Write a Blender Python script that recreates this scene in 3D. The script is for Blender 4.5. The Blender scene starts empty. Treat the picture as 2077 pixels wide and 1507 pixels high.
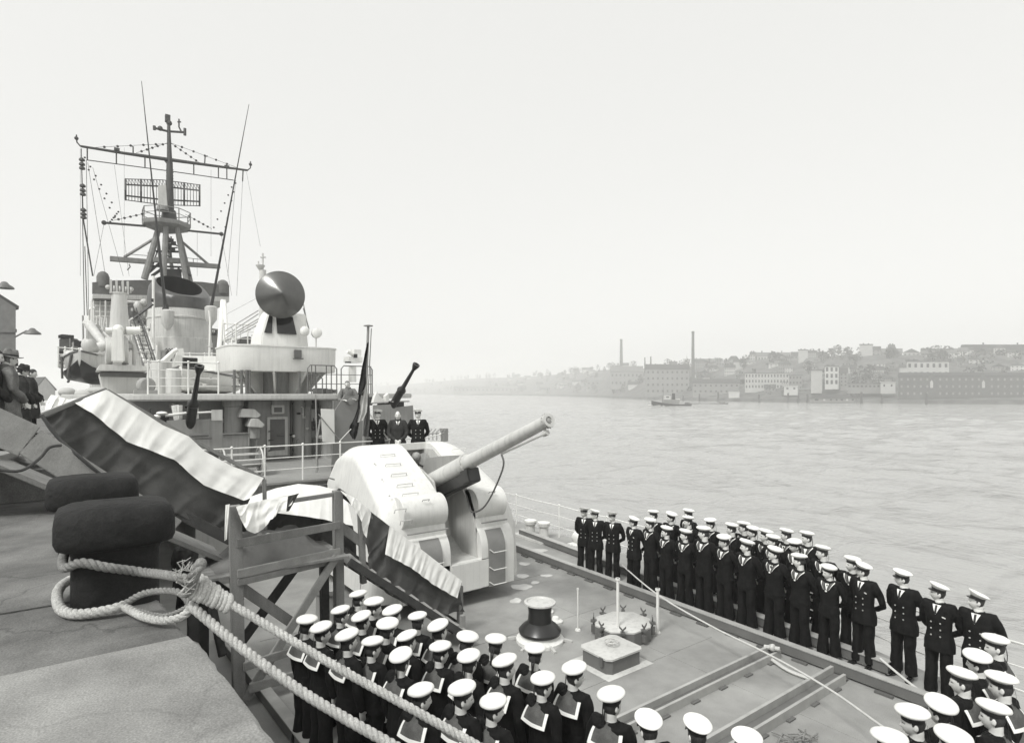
import bpy, bmesh, math, random
from mathutils import Vector, Matrix, noise
random.seed(7)
SC = bpy.context.scene
COL = SC.collection
R = math.radians

# ---------------------------------------------------------------- camera, sky, sun, exposure
F, PCX, HY, CAMZ = 1193.0, 1020.0, 795.0, 4.8        # focal length, principal point and horizon of the photograph (in its pixels), eye height over the deck
HEAD = math.atan((PCX - 150.0) / F)                   # heading of the lens off the ship's fore-and-aft line
SH, CH = math.sin(HEAD), math.cos(HEAD)
cam = bpy.data.cameras.new('camera')
cam.sensor_fit = 'HORIZONTAL'; cam.sensor_width = 36.0
cam.lens = 36.0 * F / 2077.0
cam.shift_x = (1038.5 - PCX) / 2077.0
cam.shift_y = (HY - 753.5) / 2077.0
cam.clip_start = 0.1; cam.clip_end = 20000
camo = bpy.data.objects.new('camera', cam); COL.objects.link(camo)
camo.location = (0, 0, CAMZ); camo.rotation_euler = (R(90), 0, -HEAD)
SC.camera = camo

SUN_EL, SUN_AZ = 52.0, -108.0                          # azimuth from +Y, clockwise positive
W = bpy.data.worlds.new('World'); SC.world = W; W.use_nodes = True
nt = W.node_tree; nt.nodes.clear()
sky = nt.nodes.new('ShaderNodeTexSky'); sky.sky_type = 'NISHITA'; sky.sun_disc = False
sky.sun_elevation = R(SUN_EL); sky.sun_rotation = R(SUN_AZ); sky.air_density = 1.0; sky.dust_density = 6.0
bw = nt.nodes.new('ShaderNodeRGBToBW')
tint = nt.nodes.new('ShaderNodeMixRGB'); tint.blend_type = 'MULTIPLY'; tint.inputs[0].default_value = 1.0
tint.inputs[2].default_value = (1.0, 1.0, 0.975, 1)
bg1 = nt.nodes.new('ShaderNodeBackground'); bg1.inputs[1].default_value = 0.05
bg2 = nt.nodes.new('ShaderNodeBackground'); bg2.inputs[0].default_value = (1.0, 1.0, 0.975, 1); bg2.inputs[1].default_value = 0.60   # the closed cloud deck
add = nt.nodes.new('ShaderNodeAddShader'); outw = nt.nodes.new('ShaderNodeOutputWorld')
nt.links.new(sky.outputs[0], bw.inputs[0]); nt.links.new(bw.outputs[0], tint.inputs[1]); nt.links.new(tint.outputs[0], bg1.inputs[0])
nt.links.new(bg1.outputs[0], add.inputs[0]); nt.links.new(bg2.outputs[0], add.inputs[1]); nt.links.new(add.outputs[0], outw.inputs[0])
sl = bpy.data.lights.new('sun', 'SUN'); sl.energy = 2.1; sl.angle = R(12); sl.color = (1.0, 0.995, 0.97)
so = bpy.data.objects.new('sun', sl); COL.objects.link(so)
sd = Vector((math.sin(R(SUN_AZ)) * math.cos(R(SUN_EL)), math.cos(R(SUN_AZ)) * math.cos(R(SUN_EL)), math.sin(R(SUN_EL))))
so.rotation_euler = sd.to_track_quat('Z', 'Y').to_euler()
SC.view_settings.view_transform = 'Standard'; SC.view_settings.look = 'None'
SC.view_settings.exposure = 0.33; SC.view_settings.gamma = 1.0
SC.cycles.max_bounces = 6; SC.cycles.diffuse_bounces = 3; SC.cycles.volume_bounces = 1
SC.cycles.use_denoising = True

# ---------------------------------------------------------------- points: pixel of the photograph + a known distance -> place in the world
def ray(px, py):
    a = (px - PCX) / F; b = (HY - py) / F
    return Vector((SH + CH * a, CH - SH * a, b))
EYE = Vector((0, 0, CAMZ))
def G(px, py, z=0.0):
    d = ray(px, py); return EYE + d * ((z - CAMZ) / d.z)
def P(px, py, Y):
    d = ray(px, py); return EYE + d * (Y / d.y)
def T(px, py, t):
    return EYE + ray(px, py) * t
def dep(px, Y):
    return Y / ray(px, 0).y

# ---------------------------------------------------------------- materials
MATS = {}
def mat(name, v, rough=0.6, var=0.15, scale=3.0, bump=0.0, bscale=40.0, metal=0.0, spec=0.5, streak=0.0, v2=None, stretch=(1, 1, 1), fine=0.0, crack=0.0):
    m = bpy.data.materials.new(name); m.use_nodes = True
    n = m.node_tree; L = n.links; b = n.nodes['Principled BSDF']
    tc = n.nodes.new('ShaderNodeTexCoord')
    mp = n.nodes.new('ShaderNodeMapping'); mp.inputs['Scale'].default_value = stretch
    L.new(tc.outputs['Object'], mp.inputs[0])
    nz = n.nodes.new('ShaderNodeTexNoise'); nz.inputs['Scale'].default_value = scale; nz.inputs['Detail'].default_value = 8; nz.inputs['Roughness'].default_value = 0.62
    L.new(mp.outputs[0], nz.inputs['Vector'])
    rp = n.nodes.new('ShaderNodeValToRGB')
    lo = v * (1 - var); hi = v * (1 + var) if v2 is None else v2
    rp.color_ramp.elements[0].position = 0.3; rp.color_ramp.elements[1].position = 0.72
    rp.color_ramp.elements[0].color = (lo, lo, lo * 0.965, 1); rp.color_ramp.elements[1].color = (hi, hi, hi * 0.965, 1)
    L.new(nz.outputs[0], rp.inputs[0]); col = rp.outputs[0]
    if streak > 0:                                     # runs of dirt and rust down painted plates
        mp2 = n.nodes.new('ShaderNodeMapping'); mp2.inputs['Scale'].default_value = (6, 6, 0.35)
        L.new(tc.outputs['Object'], mp2.inputs[0])
        n2 = n.nodes.new('ShaderNodeTexNoise'); n2.inputs['Scale'].default_value = 2.0; n2.inputs['Detail'].default_value = 5
        L.new(mp2.outputs[0], n2.inputs['Vector'])
        r2 = n.nodes.new('ShaderNodeValToRGB'); r2.color_ramp.elements[0].position = 0.48; r2.color_ramp.elements[1].position = 0.75
        r2.color_ramp.elements[0].color = (1, 1, 1, 1); q = 1 - streak; r2.color_ramp.elements[1].color = (q, q, q, 1)
        L.new(n2.outputs[0], r2.inputs[0])
        mx = n.nodes.new('ShaderNodeMixRGB'); mx.blend_type = 'MULTIPLY'; mx.inputs[0].default_value = 1
        L.new(col, mx.inputs[1]); L.new(r2.outputs[0], mx.inputs[2]); col = mx.outputs[0]
    if crack > 0:                                      # wandering hairline cracks and old patches
        nd = n.nodes.new('ShaderNodeTexNoise'); nd.inputs['Scale'].default_value = 2.2; nd.inputs['Detail'].default_value = 6
        L.new(tc.outputs['Object'], nd.inputs['Vector'])
        md = n.nodes.new('ShaderNodeMixRGB'); md.blend_type = 'ADD'; md.inputs[0].default_value = 0.55
        L.new(tc.outputs['Object'], md.inputs[1]); L.new(nd.outputs['Color'], md.inputs[2])
        vo_ = n.nodes.new('ShaderNodeTexVoronoi'); vo_.feature = 'DISTANCE_TO_EDGE'; vo_.inputs['Scale'].default_value = 0.55
        L.new(md.outputs[0], vo_.inputs['Vector'])
        rc = n.nodes.new('ShaderNodeValToRGB'); rc.color_ramp.elements[0].position = 0.001; rc.color_ramp.elements[1].position = 0.008
        q = 1 - crack; rc.color_ramp.elements[0].color = (q, q, q, 1); rc.color_ramp.elements[1].color = (1, 1, 1, 1)
        L.new(vo_.outputs['Distance'], rc.inputs[0])
        mx = n.nodes.new('ShaderNodeMixRGB'); mx.blend_type = 'MULTIPLY'; mx.inputs[0].default_value = 1
        L.new(col, mx.inputs[1]); L.new(rc.outputs[0], mx.inputs[2]); col = mx.outputs[0]
    if fine > 0:                                       # close grain
        n3 = n.nodes.new('ShaderNodeTexNoise'); n3.inputs['Scale'].default_value = 90; n3.inputs['Detail'].default_value = 3
        L.new(tc.outputs['Object'], n3.inputs['Vector'])
        r3 = n.nodes.new('ShaderNodeValToRGB'); r3.color_ramp.elements[0].position = 0.3; r3.color_ramp.elements[1].position = 0.7
        a = 1 - fine; r3.color_ramp.elements[0].color = (a, a, a, 1); a = 1 + fine; r3.color_ramp.elements[1].color = (a, a, a, 1)
        L.new(n3.outputs[0], r3.inputs[0])
        mx = n.nodes.new('ShaderNodeMixRGB'); mx.blend_type = 'MULTIPLY'; mx.inputs[0].default_value = 1
        L.new(col, mx.inputs[1]); L.new(r3.outputs[0], mx.inputs[2]); col = mx.outputs[0]
    L.new(col, b.inputs['Base Color'])
    b.inputs['Roughness'].default_value = rough; b.inputs['Metallic'].default_value = metal
    b.inputs['Specular IOR Level'].default_value = spec
    if bump > 0:
        bn = n.nodes.new('ShaderNodeTexNoise'); bn.inputs['Scale'].default_value = bscale; bn.inputs['Detail'].default_value = 6
        L.new(mp.outputs[0], bn.inputs['Vector'])
        bp = n.nodes.new('ShaderNodeBump'); bp.inputs['Strength'].default_value = bump; bp.inputs['Distance'].default_value = 0.02
        L.new(bn.outputs[0], bp.inputs['Height']); L.new(bp.outputs[0], b.inputs['Normal'])
    MATS[name] = m
    return m
mat('turret_paint', 0.66, 0.5, 0.07, 1.6, 0.08, 45, streak=0.13, fine=0.04)
mat('light_grey_paint', 0.50, 0.5, 0.10, 1.5, 0.06, 50, streak=0.22)
mat('white_paint', 0.72, 0.45, 0.06, 2.0, 0.05, 50, streak=0.15)
mat('grey_paint', 0.27, 0.55, 0.12, 1.5, 0.06, 50, streak=0.25)
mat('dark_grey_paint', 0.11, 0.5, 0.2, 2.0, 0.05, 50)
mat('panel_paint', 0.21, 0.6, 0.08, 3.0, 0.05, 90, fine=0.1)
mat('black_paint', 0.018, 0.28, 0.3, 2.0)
mat('soot', 0.004, 0.95, 0.3, 2.0, spec=0.05)
mat('funnel_black', 0.06, 0.36, 0.3, 1.2, 0.05, 30)
mat('gunmetal', 0.03, 0.4, 0.3, 4.0, metal=0.4)
mat('mast_paint', 0.20, 0.6, 0.25, 2.0, streak=0.2)
mat('mast_dark', 0.05, 0.6, 0.25, 2.0)
mat('dish', 0.12, 0.24, 0.12, 3.0, 0.0, 120, metal=0.55)
mat('deck_paint', 0.275, 0.6, 0.30, 0.8, 0.2, 60, fine=0.16)
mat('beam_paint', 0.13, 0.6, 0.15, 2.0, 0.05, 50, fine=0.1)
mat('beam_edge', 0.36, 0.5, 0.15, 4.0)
mat('puddle', 0.55, 0.10, 0.12, 4.0)  # pale base colour stands in for bright sky mirrored in the water
mat('hull_paint', 0.30, 0.5, 0.12, 0.6, 0.04, 20, streak=0.3)
mat('canvas_grey', 0.13, 0.9, 0.2, 3.0, 0.3, 25)
mat('canvas_light', 0.42, 0.9, 0.15, 3.0, 0.3, 25)
mat('concrete', 0.135, 0.85, 0.45, 1.6, 0.4, 45, fine=0.25, crack=0.4)
mat('coping', 0.225, 0.8, 0.26, 2.2, 0.3, 60, fine=0.24, crack=0.16)
mat('quay_wall', 0.06, 0.9, 0.4, 1.0, 0.5, 20, fine=0.2)
mat('iron', 0.012, 0.75, 0.7, 3.0, 0.7, 22, fine=0.35, spec=0.3)
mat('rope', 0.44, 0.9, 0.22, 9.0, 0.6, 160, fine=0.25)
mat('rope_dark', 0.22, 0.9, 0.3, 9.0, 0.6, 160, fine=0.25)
mat('thin_rope', 0.52, 0.9, 0.1, 9.0)
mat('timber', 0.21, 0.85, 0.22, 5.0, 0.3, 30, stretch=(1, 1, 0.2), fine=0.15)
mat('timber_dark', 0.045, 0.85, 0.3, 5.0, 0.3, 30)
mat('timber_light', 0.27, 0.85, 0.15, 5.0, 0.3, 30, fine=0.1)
mat('cloth_white', 0.76, 0.95, 0.07, 3.0, 0.12, 60)
mat('cloth_dark', 0.075, 0.95, 0.25, 2.5, 0.2, 60, fine=0.1)
mat('flag_black', 0.012, 0.9, 0.2, 5.0)
mat('flag_red', 0.06, 0.9, 0.2, 5.0)
mat('flag_gold', 0.40, 0.9, 0.15, 5.0)
mat('navy', 0.0085, 0.8, 0.5, 9.0, 0.35, 50, spec=0.16)
mat('overcoat', 0.035, 0.95, 0.3, 9.0, 0.3, 80, spec=0.2)
mat('tweed', 0.15, 0.95, 0.3, 9.0, 0.3, 120, spec=0.2, fine=0.25)
mat('collar_cloth', 0.095, 0.9, 0.25, 9.0, 0.15, 80, spec=0.2, fine=0.15)
mat('stripe', 0.74, 0.9, 0.04, 9.0)
mat('cap_white', 0.70, 0.8, 0.05, 14.0, 0.1, 60)
mat('band', 0.012, 0.6, 0.2, 9.0)
mat('visor', 0.01, 0.15, 0.2, 9.0)
mat('badge', 0.5, 0.35, 0.2, 40.0, metal=0.6)
mat('skin', 0.60, 0.55, 0.12, 12.0, 0.05, 90)
mat('eye', 0.03, 0.3, 0.2, 9.0)
mat('lips', 0.20, 0.5, 0.1, 9.0)
mat('hair', 0.028, 0.6, 0.5, 60.0, 0.4, 120, stretch=(1, 1, 0.25))
mat('hair_grey', 0.16, 0.6, 0.4, 60.0, 0.4, 120, stretch=(1, 1, 0.25))
mat('shoe', 0.008, 0.18, 0.2, 9.0)
mat('shirt', 0.78, 0.8, 0.03, 9.0)
mat('glass_dark', 0.02, 0.08, 0.2, 3.0)
mat('sign_board', 0.70, 0.6, 0.03, 3.0)
mat('bank_soil', 0.06, 0.95, 0.75, 0.09, v2=0.13)
mat('foliage', 0.022, 0.95, 0.45, 0.4)
mat('foliage_bare', 0.11, 0.95, 0.3, 0.4)
mat('bark', 0.05, 0.95, 0.3, 2.0)
mat('facade_pale', 0.40, 0.9, 0.12, 0.2)
mat('facade_white', 0.47, 0.9, 0.06, 0.2)
mat('facade_mid', 0.20, 0.9, 0.15, 0.2)
mat('facade_brick', 0.075, 0.9, 0.2, 0.3)
mat('roof_dark', 0.03, 0.9, 0.2, 0.3)
mat('roof_mid', 0.10, 0.9, 0.2, 0.3)
mat('window_glass', 0.03, 0.2, 0.2, 1.0)
mat('shed_wall', 0.22, 0.8, 0.12, 0.6, streak=0.2)

def water_mat():
    m = bpy.data.materials.new('water'); m.use_nodes = True
    n = m.node_tree; L = n.links; b = n.nodes['Principled BSDF']
    b.inputs['Base Color'].default_value = (0.33, 0.33, 0.32, 1); b.inputs['Roughness'].default_value = 0.09; b.inputs['IOR'].default_value = 1.55
    g = n.nodes.new('ShaderNodeNewGeometry')
    mp = n.nodes.new('ShaderNodeMapping'); mp.inputs['Rotation'].default_value = (0, 0, R(20)); mp.inputs['Scale'].default_value = (0.9, 0.45, 1)
    L.new(g.outputs['Position'], mp.inputs[0])
    n1 = n.nodes.new('ShaderNodeTexNoise'); n1.inputs['Scale'].default_value = 1.1; n1.inputs['Detail'].default_value = 7; n1.inputs['Roughness'].default_value = 0.6; n1.inputs['Distortion'].default_value = 0.4
    L.new(mp.outputs[0], n1.inputs['Vector'])
    bp = n.nodes.new('ShaderNodeBump'); bp.inputs['Strength'].default_value = 0.9; bp.inputs['Distance'].default_value = 0.26
    mp2 = n.nodes.new('ShaderNodeMapping'); mp2.inputs['Rotation'].default_value = (0, 0, R(36)); mp2.inputs['Scale'].default_value = (0.55, 1.3, 1); L.new(g.outputs['Position'], mp2.inputs[0])
    n2 = n.nodes.new('ShaderNodeTexNoise'); n2.inputs['Scale'].default_value = 0.22; n2.inputs['Detail'].default_value = 3; n2.inputs['Distortion'].default_value = 0.8; L.new(mp2.outputs[0], n2.inputs['Vector'])
    pw = n.nodes.new('ShaderNodeMath'); pw.operation = 'MULTIPLY_ADD'; pw.inputs[1].default_value = 4.5; L.new(n2.outputs[0], pw.inputs[0]); L.new(n1.outputs[0], pw.inputs[2])
    L.new(pw.outputs[0], bp.inputs['Height']); L.new(bp.outputs[0], b.inputs['Normal'])
    MATS['water'] = m
water_mat()

# ---------------------------------------------------------------- mesh builder
def lin(a, b, t):
    return a + (b - a) * t
class MB:
    def __init__(s):
        s.v = []; s.f = []; s.mi = []; s.cur = 0
    def add(s, vs, fs):
        o = len(s.v); s.v += [Vector(p) for p in vs]; s.f += [tuple(i + o for i in f) for f in fs]; s.mi += [s.cur] * len(fs)
        return s
    def box(s, x0, x1, y0, y1, z0, z1):
        vs = [(x, y, z) for z in (z0, z1) for y in (y0, y1) for x in (x0, x1)]
        return s.add(vs, [(0, 2, 3, 1), (4, 5, 7, 6), (0, 1, 5, 4), (2, 6, 7, 3), (0, 4, 6, 2), (1, 3, 7, 5)])
    def obox(s, c, ax, ay, az):
        c = Vector(c); ax = Vector(ax); ay = Vector(ay); az = Vector(az)
        vs = [c + ax * i + ay * j + az * k for k in (-1, 1) for j in (-1, 1) for i in (-1, 1)]
        return s.add(vs, [(0, 2, 3, 1), (4, 5, 7, 6), (0, 1, 5, 4), (2, 6, 7, 3), (0, 4, 6, 2), (1, 3, 7, 5)])
    def bar(s, p, q, w, h, up=(0, 0, 1)):
        p = Vector(p); q = Vector(q); d = q - p; u = Vector(up)
        if abs(d.normalized().dot(u)) > 0.98: u = Vector((0, 1, 0))
        sx = d.cross(u).normalized(); sz = sx.cross(d).normalized()
        return s.obox((p + q) / 2, d / 2, sx * w / 2, sz * h / 2)
    def loft(s, rings, cap0=True, cap1=True, closed=True):
        n = len(rings[0]); vs = [p for r in rings for p in r]; fs = []
        for i in range(len(rings) - 1):
            for j in range(n if closed else n - 1):
                k = (j + 1) % n
                fs.append((i * n + j, i * n + k, (i + 1) * n + k, (i + 1) * n + j))
        if cap0: fs.append(tuple(range(n - 1, -1, -1)))
        if cap1: fs.append(tuple((len(rings) - 1) * n + j for j in range(n)))
        return s.add(vs, fs)
    def tube(s, pts, r, n=8, cap=True):
        pts = [Vector(p) for p in pts]; k = len(pts)
        rs = r if isinstance(r, (list, tuple)) else [r] * k
        rings = []; ref = None
        for i, p in enumerate(pts):
            d = (pts[min(i + 1, k - 1)] - pts[max(i - 1, 0)])
            if d.length < 1e-9: d = Vector((0, 0, 1))
            d.normalize()
            if ref is None:
                ref = Vector((0, 0, 1)) if abs(d.z) < 0.9 else Vector((1, 0, 0))
            a = d.cross(ref)
            if a.length < 1e-6: a = d.cross(Vector((0, 1, 0.3)))
            a.normalize(); b = d.cross(a); ref = -b if False else a.cross(d)
            rings.append([p + (a * math.cos(2 * math.pi * j / n) + b * math.sin(2 * math.pi * j / n)) * rs[i] for j in range(n)])
        return s.loft(rings, cap, cap)
    def lathe(s, prof, c=(0, 0, 0), axis=(0, 0, 1), n=24, cap=True, sx=1.0, sy=1.0):
        c = Vector(c); q = Vector((0, 0, 1)).rotation_difference(Vector(axis))
        rings = []
        for r, z in prof:
            rings.append([c + q @ Vector((r * sx * math.cos(2 * math.pi * j / n), r * sy * math.sin(2 * math.pi * j / n), z)) for j in range(n)])
        return s.loft(rings, cap, cap)
    def sph(s, c, r, n=12, m=8):
        rx, ry, rz = r if isinstance(r, (tuple, list)) else (r, r, r)
        c = Vector(c); rings = []
        for i in range(m + 1):
            ph = math.pi * i / m; k = max(math.sin(ph), 0.02)
            rings.append([c + Vector((rx * k * math.cos(2 * math.pi * j / n), ry * k * math.sin(2 * math.pi * j / n), -rz * math.cos(ph))) for j in range(n)])
        return s.loft(rings)
    def prism(s, poly, d):
        poly = [Vector(p) for p in poly]; d = Vector(d)
        return s.loft([poly, [p + d for p in poly]])
    def grid(s, rows):
        n = len(rows[0]); vs = [p for r in rows for p in r]
        return s.add(vs, [(i * n + j, i * n + j + 1, (i + 1) * n + j + 1, (i + 1) * n + j) for i in range(len(rows) - 1) for j in range(n - 1)])
    def mesh(s, name, ms, bevel=0.0, angle=38, offset=None, fix=True):
        me = bpy.data.meshes.new(name)
        vs = s.v if offset is None else [p - offset for p in s.v]
        me.from_pydata([tuple(p) for p in vs], [], s.f)
        for m in (ms if isinstance(ms, (list, tuple)) else [ms]): me.materials.append(MATS[m])
        me.polygons.foreach_set('material_index', s.mi)
        if fix or bevel > 0:
            b = bmesh.new(); b.from_mesh(me)
            if fix: bmesh.ops.recalc_face_normals(b, faces=b.faces)
            if bevel > 0:
                es = [e for e in b.edges if len(e.link_faces) == 2 and e.calc_face_angle(0) > R(40)]
                bmesh.ops.bevel(b, geom=es, offset=bevel, segments=2, affect='EDGES', clamp_overlap=True)
            b.to_mesh(me); b.free()
        me.polygons.foreach_set('use_smooth', [True] * len(me.polygons))
        me.set_sharp_from_angle(angle=R(angle))
        me.update()
        return me
    def build(s, name, ms, parent=None, bevel=0.0, angle=38, fix=True):
        base = root_loc(parent)
        o = bpy.data.objects.new(name, s.mesh(name, ms, bevel, angle, base, fix)); COL.objects.link(o)
        if parent is not None: o.parent = parent
        return o
def root_loc(p):
    if p is None: return None
    while p.parent is not None: p = p.parent
    return Vector(p.location)
def tag(o, label=None, cat=None, group=None, kind=None):
    if label: o['label'] = label
    if cat: o['category'] = cat
    if group: o['group'] = group
    if kind: o['kind'] = kind
    return o
def thing(name, label, cat, loc=(0, 0, 0), group=None):
    o = bpy.data.objects.new(name, None); o.empty_display_size = 0.2; COL.objects.link(o); o.location = loc
    return tag(o, label, cat, group)
def top(mb, name, ms, label=None, cat=None, group=None, kind=None, bevel=0.0, angle=38, fix=True, base=None):
    vs = mb.v
    if base is None:
        lo = Vector((min(p.x for p in vs), min(p.y for p in vs), min(p.z for p in vs))); hi = Vector((max(p.x for p in vs), max(p.y for p in vs), 0))
        base = Vector(((lo.x + hi.x) / 2, (lo.y + hi.y) / 2, lo.z))
    o = bpy.data.objects.new(name, mb.mesh(name, ms, bevel, angle, Vector(base), fix)); COL.objects.link(o); o.location = base
    return tag(o, label, cat, group, kind)
def dup(root):
    r = root.copy(); COL.objects.link(r)
    for ch in root.children:
        c = ch.copy(); COL.objects.link(c); c.parent = r
        for g in ch.children:
            d = g.copy(); COL.objects.link(d); d.parent = c
    return r
def poly_at(pts, n):
    pts = [Vector(p) for p in pts]; ls = [0]
    for a, b in zip(pts, pts[1:]): ls.append(ls[-1] + (b - a).length)
    out = []
    for i in range(n):
        t = ls[-1] * i / (n - 1); k = 0
        while k < len(ls) - 2 and ls[k + 1] < t: k += 1
        out.append(pts[k].lerp(pts[k + 1], (t - ls[k]) / max(1e-9, ls[k + 1] - ls[k])))
    return out
def smooth_path(pts, n):
    pts = [Vector(p) for p in pts]; out = []; m = len(pts) - 1
    for i in range(n):
        t = m * i / (n - 1); k = min(int(t), m - 1); u = t - k
        p0 = pts[max(k - 1, 0)]; p1 = pts[k]; p2 = pts[k + 1]; p3 = pts[min(k + 2, m)]
        out.append(0.5 * ((2 * p1) + (p2 - p0) * u + (2 * p0 - 5 * p1 + 4 * p2 - p3) * u * u + (3 * p1 - p0 - 3 * p2 + p3) * u ** 3))
    return out

def ell(c, rx, ry, n=20, pw=2.4):
    o = []
    for j in range(n):
        a = 6.28318 * j / n; ca, sa = math.cos(a), math.sin(a)
        o.append(Vector((c[0] + rx * math.copysign(abs(ca) ** (2 / pw), ca), c[1] + ry * math.copysign(abs(sa) ** (2 / pw), sa), c[2])))
    return o
# ---------------------------------------------------------------- the setting: river, far bank
def build_water():
    angs = [R(-20 + 118 * i / 330) for i in range(331)]
    ds = [4 * (9000 / 4) ** (i / 470) for i in range(471)]
    rows = []
    for d in ds:
        row = []
        for a in angs:
            x = math.sin(a) * d; y = math.cos(a) * d; z = 0.0
            if d < 900:
                k = 1.0 if d < 200 else (900 - d) / 700
                z = 0.42 * noise.noise((x * 0.16 + y * 0.05, y * 0.09 - x * 0.03, 0)) + 0.20 * noise.noise((x * 0.42, y * 0.26, 3))
                if d < 220: z += 0.045 * noise.noise((x * 1.1, y * 0.8, 7))
                w = noise.noise((x * 0.02 + 11, y * 0.014, 1)); z += 0.9 * max(0, w - 0.05) * (1 - abs(noise.noise((x * 0.14 + y * 0.05, y * 0.05 - x * 0.02, 9)))) ** 3
                z *= k * min(1, max(0.2, d / 25))
            row.append((x, y, -3.0 + z))
        rows.append(row)
    m = MB(); m.grid(rows)
    o = m.build('river_water', 'water', fix=False); tag(o, kind='structure')
build_water()

SHORE = [(600, 2600), (760, 2300), (850, 1800), (1000, 1350), (1130, 1050), (1250, 700), (1330, 560), (1450, 490), (1580, 445), (1750, 405), (1900, 382), (2040, 372), (2300, 350), (2500, 330)]
CREST = [(600, 790), (760, 783), (850, 777), (950, 768), (1050, 765), (1130, 760), (1180, 755), (1250, 748), (1320, 747), (1420, 742), (1500, 733), (1560, 727), (1650, 724), (1720, 720), (1780, 719), (1870, 720), (1960, 715), (2077, 712), (2500, 712)]
def interp(tab, x):
    for (a, b), (c, d) in zip(tab, tab[1:]):
        if x <= c: return b + (d - b) * max(0, (x - a)) / (c - a)
    return tab[-1][1]
def ts(px): return interp(SHORE, px)
def bank_z(px, m):
    # ground height of the far bank at m times the distance of its waterline
    t = ts(px); zc = 4.8 + (HY - interp(CREST, px)) * t * 1.45 / F
    if m < 1.002: return -3.2
    if m < 1.04: return -0.4
    k = min(1, (m - 1.04) / 0.41); k = k * k * (3 - 2 * k)
    return lin(-0.4, zc, k)
def build_bank():
    rows = []
    pxs = list(range(600, 2501, 20))
    for m in (1.0, 1.003, 1.04, 1.1, 1.16, 1.22, 1.28, 1.34, 1.4, 1.45, 1.6, 2.0):
        row = []
        for px in pxs:
            z = bank_z(px, m) if m <= 1.45 else bank_z(px, 1.45) - 0.3
            p = T(px, 795, ts(px) * m); p.z = z + (noise.noise((px * 0.03, m * 9, 0)) * 1.2 if m > 1.05 else 0)
            row.append(p)
        rows.append(row)
    m = MB(); m.grid(rows); tag(m.build('far_bank', 'bank_soil'), kind='structure')
    # hills far down the river, behind the ship
    rows = []
    for k, h in ((0, -3.2), (1, 30), (2, 45), (3, 20)):
        rows.append([T(px, 795, 3300 + 350 * k) * 1 + Vector((0, 0, h * (0.6 + 0.4 * noise.noise((px * 0.006, k, 4))) - CAMZ)) for px in range(-600, 1000, 40)])
    m = MB(); m.grid(rows); tag(m.build('distant_hills', 'bank_soil'), kind='structure')
build_bank()

def far_tree(px, m, h, w, matn, label, lift=0.0, group='trees on the far bank', seed=0):
    rnd = random.Random(seed * 13 + int(px))
    t = ts(px) * m; base = T(px, 795, t); base.z = bank_z(px, m) + lift - 0.5
    rt = thing('bank_tree', label, 'tree', base, group)
    k = MB(); k.tube([base, base + Vector((0.1, 0, h * 0.35)), base + Vector((0.3, 0.2, h * 0.8))], [0.35, 0.28, 0.08], 6)
    for i in range(4):
        a = rnd.uniform(0, 6.28); k.tube([base + Vector((0.1, 0, h * (0.3 + 0.1 * i))), base + Vector((math.cos(a) * w * 0.35, math.sin(a) * w * 0.35, h * (0.55 + 0.1 * i)))], [0.15, 0.05], 5)
    k.build('trunk', 'bark', rt)
    c = MB()
    for i in range(260):
        u = rnd.random() ** 0.5; a = rnd.uniform(0, 6.28); zz = rnd.uniform(-1, 1)
        rr = (1 - zz * zz) ** 0.5 * u * (0.75 + 0.35 * noise.noise((math.cos(a) * 2 + px, math.sin(a) * 2, zz * 2)))
        p = base + Vector((math.cos(a) * rr * w * 0.5, math.sin(a) * rr * w * 0.5, h * (0.6 + 0.4 * zz)))
        s_ = rnd.uniform(0.35, 0.9); n1 = Vector((rnd.gauss(0, 1), rnd.gauss(0, 1), rnd.gauss(0, 1))).normalized(); n2 = n1.orthogonal().normalized(); n3 = n1.cross(n2)
        c.add([p - n2 * s_, p + n3 * s_ * 0.7, p + n2 * s_, p - n3 * s_ * 0.7], [(0, 1, 2, 3)])
    c.build('crown', matn, rt, fix=False)
def wood():
    rnd = random.Random(5); c = MB()
    for i in range(480):
        px = rnd.uniform(760, 2300); m = rnd.uniform(1.08, 1.5); t = ts(px) * m
        if noise.noise((px * 0.012, m * 6, 2)) < -0.15: continue
        k_ = (t / 450) ** 0.5; h = rnd.uniform(4, 9) * k_; w = h * rnd.uniform(0.7, 1.3); b = T(px, 795, t); b.z = bank_z(px, m) - 0.5; c.cur = 0 if rnd.random() < 0.62 else 1
        for q in range(46):
            zz = rnd.uniform(-0.9, 1); a = rnd.uniform(0, 6.28); rr_ = (1 - zz * zz) ** 0.5 * rnd.random() ** 0.4 * (0.8 + 0.4 * noise.noise((math.cos(a) * 2 + px, math.sin(a) * 2, zz * 2)))
            p = b + Vector((math.cos(a) * rr_ * w * 0.5, math.sin(a) * rr_ * w * 0.5, h * (0.52 + 0.48 * zz)))
            s_ = rnd.uniform(0.45, 1.15) * k_; n1 = Vector((rnd.gauss(0, 1), rnd.gauss(0, 1), rnd.gauss(0, 1))).normalized(); n2 = n1.orthogonal().normalized(); n3 = n1.cross(n2)
            c.add([p - n2 * s_, p + n3 * s_ * 0.7, p + n2 * s_, p - n3 * s_ * 0.7], [(0, 1, 2, 3)])
    o = c.build('hillside_wood', ['foliage', 'foliage_bare'], fix=False)
    tag(o, 'hazy trees and shrubs covering the slope of the far bank', 'wood', kind='stuff')
wood()
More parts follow.
